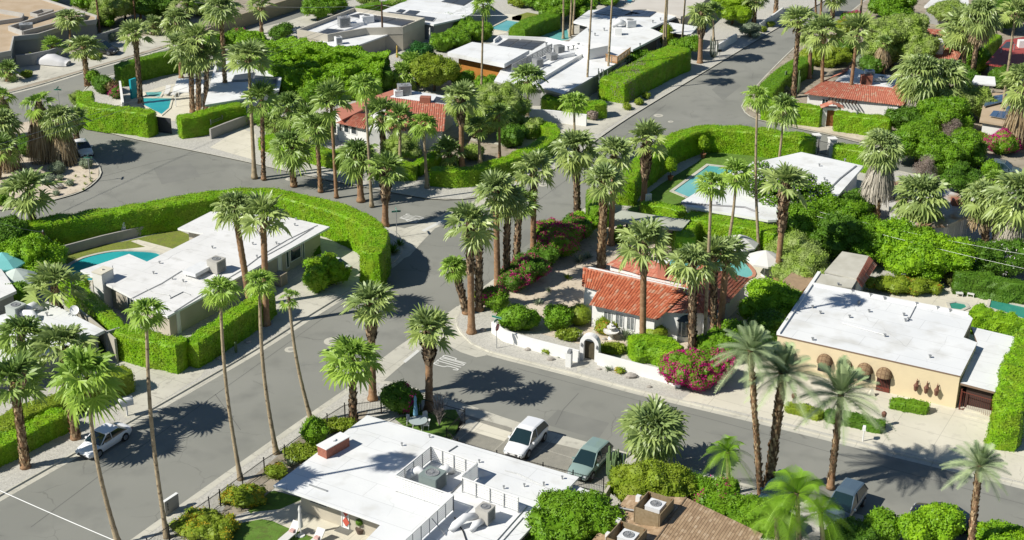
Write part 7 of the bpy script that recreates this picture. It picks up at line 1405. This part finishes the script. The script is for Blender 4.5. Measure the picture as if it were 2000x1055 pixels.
# car under a white cover: one soft shape following the bonnet, cabin and boot
t = MB(); V = []; n = 13; st = [(-2.35, .55, .7), (-2.2, .85, .85), (-1.5, .95, .95), (-.9, 1.25, .96), (0, 1.38, .97), (.6, 1.2, .97), (1.2, .98, .96), (2.0, .85, .9), (2.35, .5, .7)]; rs = np.random.RandomState(3)
for sx, zz, kw in st:
    for j in range(n): a_ = math.pi*j/(n-1); V.append((sx+rs.uniform(-.04, .04), -math.cos(a_)*.98*kw*(1+.04*rs.rand()), .12+zz*max(0, math.sin(a_))**.45*(1+rs.uniform(-.02, .02))))
F = [(i*n+j, i*n+j+1, (i+1)*n+j+1, (i+1)*n+j) for i in range(len(st)-1) for j in range(n-1)]+[tuple(range(n)), tuple(range(len(st)*n-1, (len(st)-1)*n-1, -1))]
t.add(V, F); o = t.build('covered_car', mat('car_cover', (.68, .68, .69), rough=.8), smooth=True, loc=G(105, 126, .1), rz=R(-14)); tag(o, 'car under a white fabric cover on the far driveway', 'car')
# ================================================================ signs, mailboxes
GREEN = mat('sign_green', (.01, .20, .13), rough=.4)
def textmesh(name, body, size, m, parent, loc, rot):
    cu = bpy.data.curves.new(name, 'FONT'); cu.body = body; cu.size = size; cu.align_x = 'CENTER'; cu.align_y = 'CENTER'; cu.extrude = .004; tmp = bpy.data.objects.new(name, cu); COL.objects.link(tmp)
    bpy.context.view_layer.update(); me = bpy.data.meshes.new_from_object(tmp.evaluated_get(bpy.context.evaluated_depsgraph_get())); bpy.data.objects.remove(tmp); me.name = name; me.materials.clear(); me.materials.append(m)
    o = bpy.data.objects.new(name, me); COL.objects.link(o); o.parent = parent; o.location = loc; o.rotation_euler = rot; return o
def streetsign(label, x, y, h=2.7, rz=0.0, stop=False):
    t = empty('street_sign', G(x, y, .12), label, 'street sign', None, rz); B = MB(); B.tube([(0, 0, -.1), (0, 0, h)], .035, 8); lattach(B.build('post', GREYM), t)
    for i, (a_, z_) in enumerate(((0, h), (R(90), h+.24))):
        B = MB(); B.box((0, 0, z_), (.95, .03, .22), a_); lattach(B.build('name_blade', GREEN), t)
        B = MB(); [B.box((0, 0, z_+k), (.93, .036, .018), a_) for k in (.01, .192)]; lattach(B.build('blade_border', WHITE), t)
    if stop:
        B = MB(); RD = mat('stop_red', (.42, .015, .02), rough=.4)
        for r_, yy, m_ in ((.38, 0, WHITE), (.345, -.012, RD)):
            B = MB(); V = [(math.cos(R(22.5+45*k))*r_, yy+s_*.01-.06, h-.62+math.sin(R(22.5+45*k))*r_) for s_ in (-1, 1) for k in range(8)]; B.add(V, [tuple(range(8)), tuple(range(15, 7, -1))]+[(k, 8+k, 8+(k+1) % 8, (k+1) % 8) for k in range(8)]); lattach(B.build('sign_plate', m_), t)
        textmesh('sign_word', 'STOP', .30, WHITE, t, (0, -.085, h-.62), (R(90), 0, 0))
    return t
streetsign('street sign post with red octagonal stop sign at the white wall corner', 970, 680, 2.7, R(62), True)
streetsign('green street name sign in front of the faint stop word', 775, 462, 2.7, R(15)); streetsign('green street name sign in the desert garden by the white car', 177, 354, 2.7, R(5)); streetsign('green street name sign beside the far left street', 117, 212, 2.4, R(0)); streetsign('green street name sign at the upper corner right of the street', 1519, 234, 2.6, R(0))
t = empty('mailbox', G(249, 812, .12), 'white mailbox on a post behind the white sedan', 'mailbox', rz=R(30)); B = MB(); B.box((0, 0, 0), (.12, .12, 1.0)); lattach(B.build('post', WHITE), t); B = MB(); B.box((0, 0, 1.0), (1.1, .5, .42)); B.tube([(-.55, 0, 1.42), (.55, 0, 1.42)], .25, 12); lattach(B.build('box', WHITE), t)
t = empty('mailbox_pillar', G(1111, 715, .12), 'white mailbox pillar on the gravel verge left of the gate', 'mailbox', rz=R(-20)); B = MB(); B.box((0, 0, 0), (.5, .5, 1.35)); lattach(B.build('pillar', WHITE), t); B = MB(); B.box((.05, 0, 1.35), (.3, .55, .22)); lattach(B.build('letter_box', GREYM), t)
t = empty('mailbox', G(1685, 862, .12), 'slim white mailbox on a post by the dark kerb hedge', 'mailbox', rz=R(-15)); B = MB(); B.tube([(0, 0, 0), (0, 0, 1.1)], .05, 6); lattach(B.build('post', WHITE), t); B = MB(); B.box((0, 0, 1.08), (.28, .5, .28), top=.8); lattach(B.build('box', WHITE), t)
t = empty('mailbox', G(1405, 115, .12), 'small dark mailbox on a post at the upper street kerb', 'mailbox'); B = MB(); B.tube([(0, 0, 0), (0, 0, 1.1)], .04, 6); lattach(B.build('post', GREYM), t); B = MB(); B.box((0, 0, 1.1), (.5, .3, .25)); lattach(B.build('box', DARK), t)
B = MB(); B.tube([(0, 0, 0), (0, 0, .55), (0, 0, .7), (0, 0, .78)], [.13, .12, .14, .04], 10); B.tube([(-.2, 0, .45), (.2, 0, .45)], .06, 8); tag(B.build('fire_hydrant', mat('hydrant_yellow', (.6, .45, .03)), loc=G(1009, 354, .12)), 'small yellow fire hydrant at the kerb behind the centre palms', 'fire hydrant')
a_, b_ = G(323, 1006, .12), G(347, 990, .12); d_ = (b_-a_)/np.linalg.norm(b_-a_); c_ = (a_+b_)/2; t = empty('address_slab', c_, 'board marked concrete slab with house number beside the fence', 'address slab', rz=math.atan2(d_[1], d_[0])); L_ = float(np.linalg.norm(b_-a_))*1.1
B = MB(); B.box((0, 0, 0), (L_, .22, 1.15)); lattach(B.build('slab_body', CONC2), t); B = MB(); B.box((0, 0, 1.152), (L_+.02, .24, .03)); lattach(B.build('slab_cap', WHITE), t)
for k, ch in enumerate('898'): textmesh('house_number', ch, .26, BLACK, t, (-L_/2+.28, -.118, .85-.24*k), (R(90), 0, 0))
# ================================================================ parasols, patio and pool furniture
def parasol(label, x, y, r, h, m, open_=True, n=8, m2=None, z0=.13, tilt=0):
    t = empty('parasol', G(x, y, z0), label, 'parasol'); B = MB(); B.tube([(0, 0, 0), (0, 0, h)], .03, 6); B.lathe((0, 0, 0), [(.3, 0), (.28, .06)], 12); lattach(B.build('pole', WHITE), t); V = []; B = MB()
    if open_:
        V = [(0, 0, h)]+[(math.cos(2*math.pi*k/n)*r*.55, math.sin(2*math.pi*k/n)*r*.55, h-.24*r) for k in range(n)]+[(math.cos(2*math.pi*k/n)*r, math.sin(2*math.pi*k/n)*r, h-.5*r) for k in range(n)]+[(math.cos(2*math.pi*k/n)*r, math.sin(2*math.pi*k/n)*r, h-.5*r-.18) for k in range(n)]
        B.add(V, [(0, 1+k, 1+(k+1) % n) for k in range(n)]); B.mi = [k % 2 for k in range(n)]; B.f += [(1+k, 1+n+k, 1+n+(k+1) % n, 1+(k+1) % n) for k in range(n)]+[(1+n+k, 1+2*n+k, 1+2*n+(k+1) % n, 1+n+(k+1) % n) for k in range(n)]; B.mi += [k % 2 for k in range(n)]*2
        o = B.build('canopy', [m, m2 or m])
    else: B.lathe((0, 0, h-1.75), [(.2, 0), (.17, .5), (.1, 1.2), (.13, 1.45), (.05, 1.75)], 9); o = B.build('canopy', m)
    lattach(o, t); return t
FAB = mat('white_canvas', (.74, .73, .70), rough=.9)
parasol('open white parasol beside the bright hedge', 1442, 508, 1.9, 2.8, FAB); parasol('open white parasol at the foot of the smooth palm', 1492, 538, 1.9, 2.7, FAB); parasol('turquoise parasol over the grey roof at the left edge', 12, 556, 2.1, 3.4, mat('turquoise_canvas', (.22, .62, .60))); parasol('pink parasol behind the turquoise one', 2, 543, 1.7, 3.5, mat('pink_canvas', (.55, .18, .22))); parasol('pale parasol right of the turquoise one', 38, 575, 2.0, 2.7, mat('pale_green_canvas', (.6, .68, .62)))
parasol('closed pale blue parasol on the patio by the corner palm', 812, 828, 1, 2.6, mat('blue_canvas', (.22, .48, .66)), False); parasol('closed white parasol between the two sun loungers', 588, 1046, 1, 2.5, FAB, False); parasol('closed yellow parasol behind the round dark tree', 776, 122, 1, 2.5, mat('yellow_canvas', (.6, .42, .12)), False); parasol('closed white parasol by the cream flat roofed house', 840, 86, 1, 2.5, FAB, False)
t = empty('patio_table', G(817, 836, .13), 'round glass patio table by the closed blue parasol', 'table'); B = MB(); B.lathe((0, 0, .7), [(.75, 0), (.75, .03)], 24); lattach(B.build('table_top', mat('frosted_glass', (.45, .52, .52), rough=.2)), t)
for k in range(4): B = MB(); q = k*math.pi/2+.6; B.tube([(.55*math.cos(q), .55*math.sin(q), 0), (.4*math.cos(q), .4*math.sin(q), .7)], .025, 5); lattach(B.build('leg', WHITE), t)
def chair(label, x, y, rz, group='patio chairs'):
    t = empty('patio_chair', G(x, y, .13), label, 'chair', group, rz); B = MB(); B.box((0, 0, .42), (.52, .52, .05)); lattach(B.build('seat', WHITE), t); B = MB(); V = []
    for k in range(7): q = R(-60+20*k); V += [(-.26*math.cos(q)-.02, .27*math.sin(q), .45), (-.33*math.cos(q)-.04, .29*math.sin(q), .92-.12*abs(k-3)/3)]
    B.add(V, [(2*k, 2*k+2, 2*k+3, 2*k+1) for k in range(6)]); lattach(B.build('backrest', WHITE), t)
    for i in (-1, 1):
        for j in (-1, 1): B = MB(); B.box((i*.22, j*.22, 0), (.035, .035, .42)); lattach(B.build('leg', WHITE), t)
chair('white patio chair left of the glass table', 802, 830, R(-20)); chair('white patio chair behind the glass table', 828, 825, R(-120)); chair('white patio chair right of the glass table', 832, 838, R(180))
def lounger(label, x, y, rz, pillow=None, group='sun loungers'):
    t = empty('sun_lounger', G(x, y, .13), label, 'sun lounger', group, rz); B = MB(); B.box((-.3, 0, .3), (1.35, .65, .08)); lattach(B.build('seat', FAB), t); B = MB(); B.add([(.38, -.33, .32), (.38, .33, .32), (1.0, .33, .85), (1.0, -.33, .85), (.38, -.33, .40), (.38, .33, .40), (.95, .33, .93), (.95, -.33, .93)], [(3, 2, 1, 0), (4, 5, 6, 7), (0, 1, 5, 4), (1, 2, 6, 5), (2, 3, 7, 6), (3, 0, 4, 7)]); lattach(B.build('backrest', FAB), t)
    for i in (-.9, .35):
        for j in (-.28, .28): B = MB(); B.box((i, j, 0), (.05, .05, .3)); lattach(B.build('leg', WHITE), t)
    if pillow: B = MB(); B.box((.35, 0, .44), (.35, .4, .12), top=.8); lattach(B.build('pillow', pillow), t)
PK = mat('pale_pink_fabric', (.66, .42, .38)); lounger('white sun lounger with pink pillow left of the closed white parasol', 566, 1052, R(62), PK); lounger('white sun lounger with pink pillow right of the closed white parasol', 614, 1066, R(62), PK)
lounger('left white lounger on the terrace behind the cream house', 1872, 572, R(80)); lounger('right white lounger on the terrace behind the cream house', 1900, 574, R(60)); lounger('left white lounger beside the turquoise pool', 327, 184, R(90)); lounger('right white lounger beside the turquoise pool', 341, 186, R(90)); lounger('white lounger by the cream flat roofed house, left', 832, 96, R(10)); lounger('white lounger by the cream flat roofed house, right', 850, 94, R(30))
B = MB(); B.box((0, 0, .4), (2.0, .5, .1)); [B.box((i, 0, 0), (.25, .4, .4)) for i in (-.7, .7)]; tag(B.build('stone_bench', CREAMC, loc=G(1978, 586, .13), rz=R(-20)), 'pale stone bench beside the green pool', 'bench')
def fountain(label, x, y, s_=1.0):
    t = empty('fountain', G(x, y, .12), label, 'fountain'); B = MB(); B.lathe((0, 0, 0), [(.35*s_, 0), (.22*s_, .3*s_), (.2*s_, .7*s_), (.8*s_, .85*s_), (.85*s_, 1.0*s_), (.72*s_, .95*s_), (.15*s_, .9*s_)], 20); lattach(B.build('lower_basin', STUC), t); B = MB(); B.lathe((0, 0, .9*s_), [(.15*s_, 0), (.1*s_, .3*s_), (.45*s_, .45*s_), (.48*s_, .55*s_), (.1*s_, .5*s_), (.08*s_, .8*s_), (.22*s_, .85*s_), (.05*s_, .9*s_), (.09*s_, 1.1*s_), (.01, 1.2*s_)], 18); lattach(B.build('upper_tiers', STUC), t)
fountain('tiered stone fountain between the gate and the front windows', 1193, 662, .85); fountain('white tiered fountain on the olive flower bank', 1762, 560, 1.1)
t = empty('topiary_pot', G(703, 1042, .13), 'ball topiary in a brown pot beside the diamond door', 'potted plant'); B = MB(); B.lathe((0, 0, 0), [(.2, 0), (.32, .4), (.33, .44), (.27, .42)], 14); lattach(B.build('pot', mat('brown_pot', (.14, .10, .08))), t); B = MB(); B.tube([(0, 0, .4), (0, 0, 1.7)], .02, 5); lattach(B.build('stem', BARK), t)
V, F = lumps([((0, 0, .95), (.27, .27, .25)), ((0, 0, 1.6), (.2, .2, .19))], 3, 12, .05); lattach(link('foliage', leafy('foliage', V, F, LEAF_DARK, 500, .06, 2)), t)
pd, dd, Ld = nearest_wall(hA, G(675, 1043, 1.0)[:2]); nd = np.array((dd[1], -dd[0])); c_ = pd+dd*wall_t(pd, dd, Ld, 677, 1.1)
RDM = mat('coral_red', (.62, .12, .08))
for z_ in (.75, 1.6): B = MB(); q = c_+nd*.09; dv = np.array((*dd, 0)); u_ = np.array((0, 0, 1.)); p_ = np.array((*q, z_)); B.add([p_+u_*.42, p_+dv*.3, p_-u_*.42, p_-dv*.3, p_+u_*.42+np.array((*nd, 0))*.03, p_+dv*.3+np.array((*nd, 0))*.03, p_-u_*.42+np.array((*nd, 0))*.03, p_-dv*.3+np.array((*nd, 0))*.03], [(3, 2, 1, 0), (4, 5, 6, 7), (0, 1, 5, 4), (1, 2, 6, 5), (2, 3, 7, 6), (3, 0, 4, 7)]); B.build('door_diamond', RDM, hA.root)
B = MB(); B.box((0, 0, 0), (1.2, .8, .02)); tag(B.build('door_mat', mat('grey_mat', (.2, .2, .18)), loc=G(672, 1036, .14), rz=R(-30)), 'grey door mat before the diamond door', 'door mat')
t = empty('timber_shed', G(1556, 592, .1), 'small timber shed between the tiled house and the cream roof', 'shed', rz=R(58)); B = MB(); B.box((0, 0, 0), (4.2, 1.9, 2.2)); lattach(B.build('wall', mat('shed_board', (.34, .22, .10), (.26, .16, .07), scale=5)), t); B = MB(); B.add([(-2.3, -1.1, 2.2), (2.3, -1.1, 2.2), (2.3, 1.1, 2.45), (-2.3, 1.1, 2.45), (-2.3, -1.1, 2.3), (2.3, -1.1, 2.3), (2.3, 1.1, 2.55), (-2.3, 1.1, 2.55)], [(3, 2, 1, 0), (4, 5, 6, 7), (0, 1, 5, 4), (1, 2, 6, 5), (2, 3, 7, 6), (3, 0, 4, 7)]); lattach(B.build('roof', mat('shed_roof', (.45, .32, .2), (.38, .27, .17), scale=3)), t); B = MB(); B.box((.6, -.96, .1), (.8, .06, 1.9)); lattach(B.build('door', DARK), t)
for x, y, l in ((1549, 796, 'bronze urn lamp at the left end of the kerb hedge'), (1724, 832, 'bronze urn lamp on the pillar at the right end of the kerb hedge')): t = empty('garden_lamp', G(x, y, .12), l, 'garden lamp'); B = MB(); B.box((0, 0, 0), (.3, .3, .8)); lattach(B.build('pillar', CREAMC), t); B = MB(); B.lathe((0, 0, .8), [(.08, 0), (.2, .15), (.22, .4), (.08, .55)], 8); lattach(B.build('lamp_head', mat('bronze', (.2, .09, .06))), t)
B = MB(); B.box((0, 0, 0), (.55, .55, .6), top=.3); tag(B.build('planter', CREAMC, loc=G(1702, 772, .13)), 'small pale pyramid planter beside the rust red door', 'planter')
# ================================================================ poles and overhead wires
t = empty('utility_pole', G(748, 100, .1), 'wooden utility pole with crossarm beside the cream flat roofed house', 'utility pole'); H_ = height_at(G(748, 100, .1), 6); B = MB(); B.tube([(0, 0, 0), (0, 0, H_)], [.17, .12], 9); lattach(B.build('pole', POLEW), t); B = MB(); B.box((0, 0, H_-.5), (2.2, .12, .14), R(20)); lattach(B.build('crossarm', POLEW), t); pT = G(748, 100, .1)+np.array((0, 0, H_-.4))
t = empty('utility_pole', G(92, 500, .1), 'short brown utility pole with insulator left of the curved pool', 'utility pole'); H_ = height_at(G(92, 500, .1), 455); B = MB(); B.tube([(0, 0, 0), (-.1, 0, H_)], [.15, .12], 9); lattach(B.build('pole', POLEW), t); B = MB(); B.lathe((-.1, 0, H_), [(.06, 0), (.1, .08), (.05, .2)], 8); lattach(B.build('insulator', GREYM), t); p2 = G(92, 500, .1)+np.array((-.1, 0, H_))
def wire(label, a, b, sag=.6, r=.018, m=None):
    P = [np.array(a)*(1-u)+np.array(b)*u-np.array((0, 0, sag*4*u*(1-u))) for u in np.linspace(0, 1, 25)]; B = MB(); B.tube(P, r, 5); return tag(B.build('overhead_wire', m or GREYM), label, 'wire')
wire('thick pale overhead wire crossing the street at the bottom left corner', W3(-60, 931, 9), W3(330, 1100, 9), .1, .03, WHITE); wire('thin overhead wire from the top left over the hedge to the utility pole, upper', W3(-60, 300, 9), pT, .8); wire('thin overhead wire from the top left over the hedge to the utility pole, lower', W3(-60, 312, 8.4), pT-(0, 0, .5), .9); wire('thin wire from the utility pole over the upper left street', pT, W3(380, 5, 9), .5); wire('thin wire from the utility pole toward the top edge', pT, W3(1000, 30, 9), .5)
wire('pair of wires over the leafy grove, upper wire', W3(1560, 404, 4.8), W3(2050, 505, 5.4), .3, .012); wire('pair of wires over the leafy grove, lower wire', W3(1560, 412, 4.6), W3(2050, 535, 5.0), .3, .012); wire('guy wire from the short brown pole to the pool wall', p2, G(122, 492, .2), 0, .015); wire('thin wire from the short brown pole to the left edge', p2, W3(-40, 420, 7), .3)
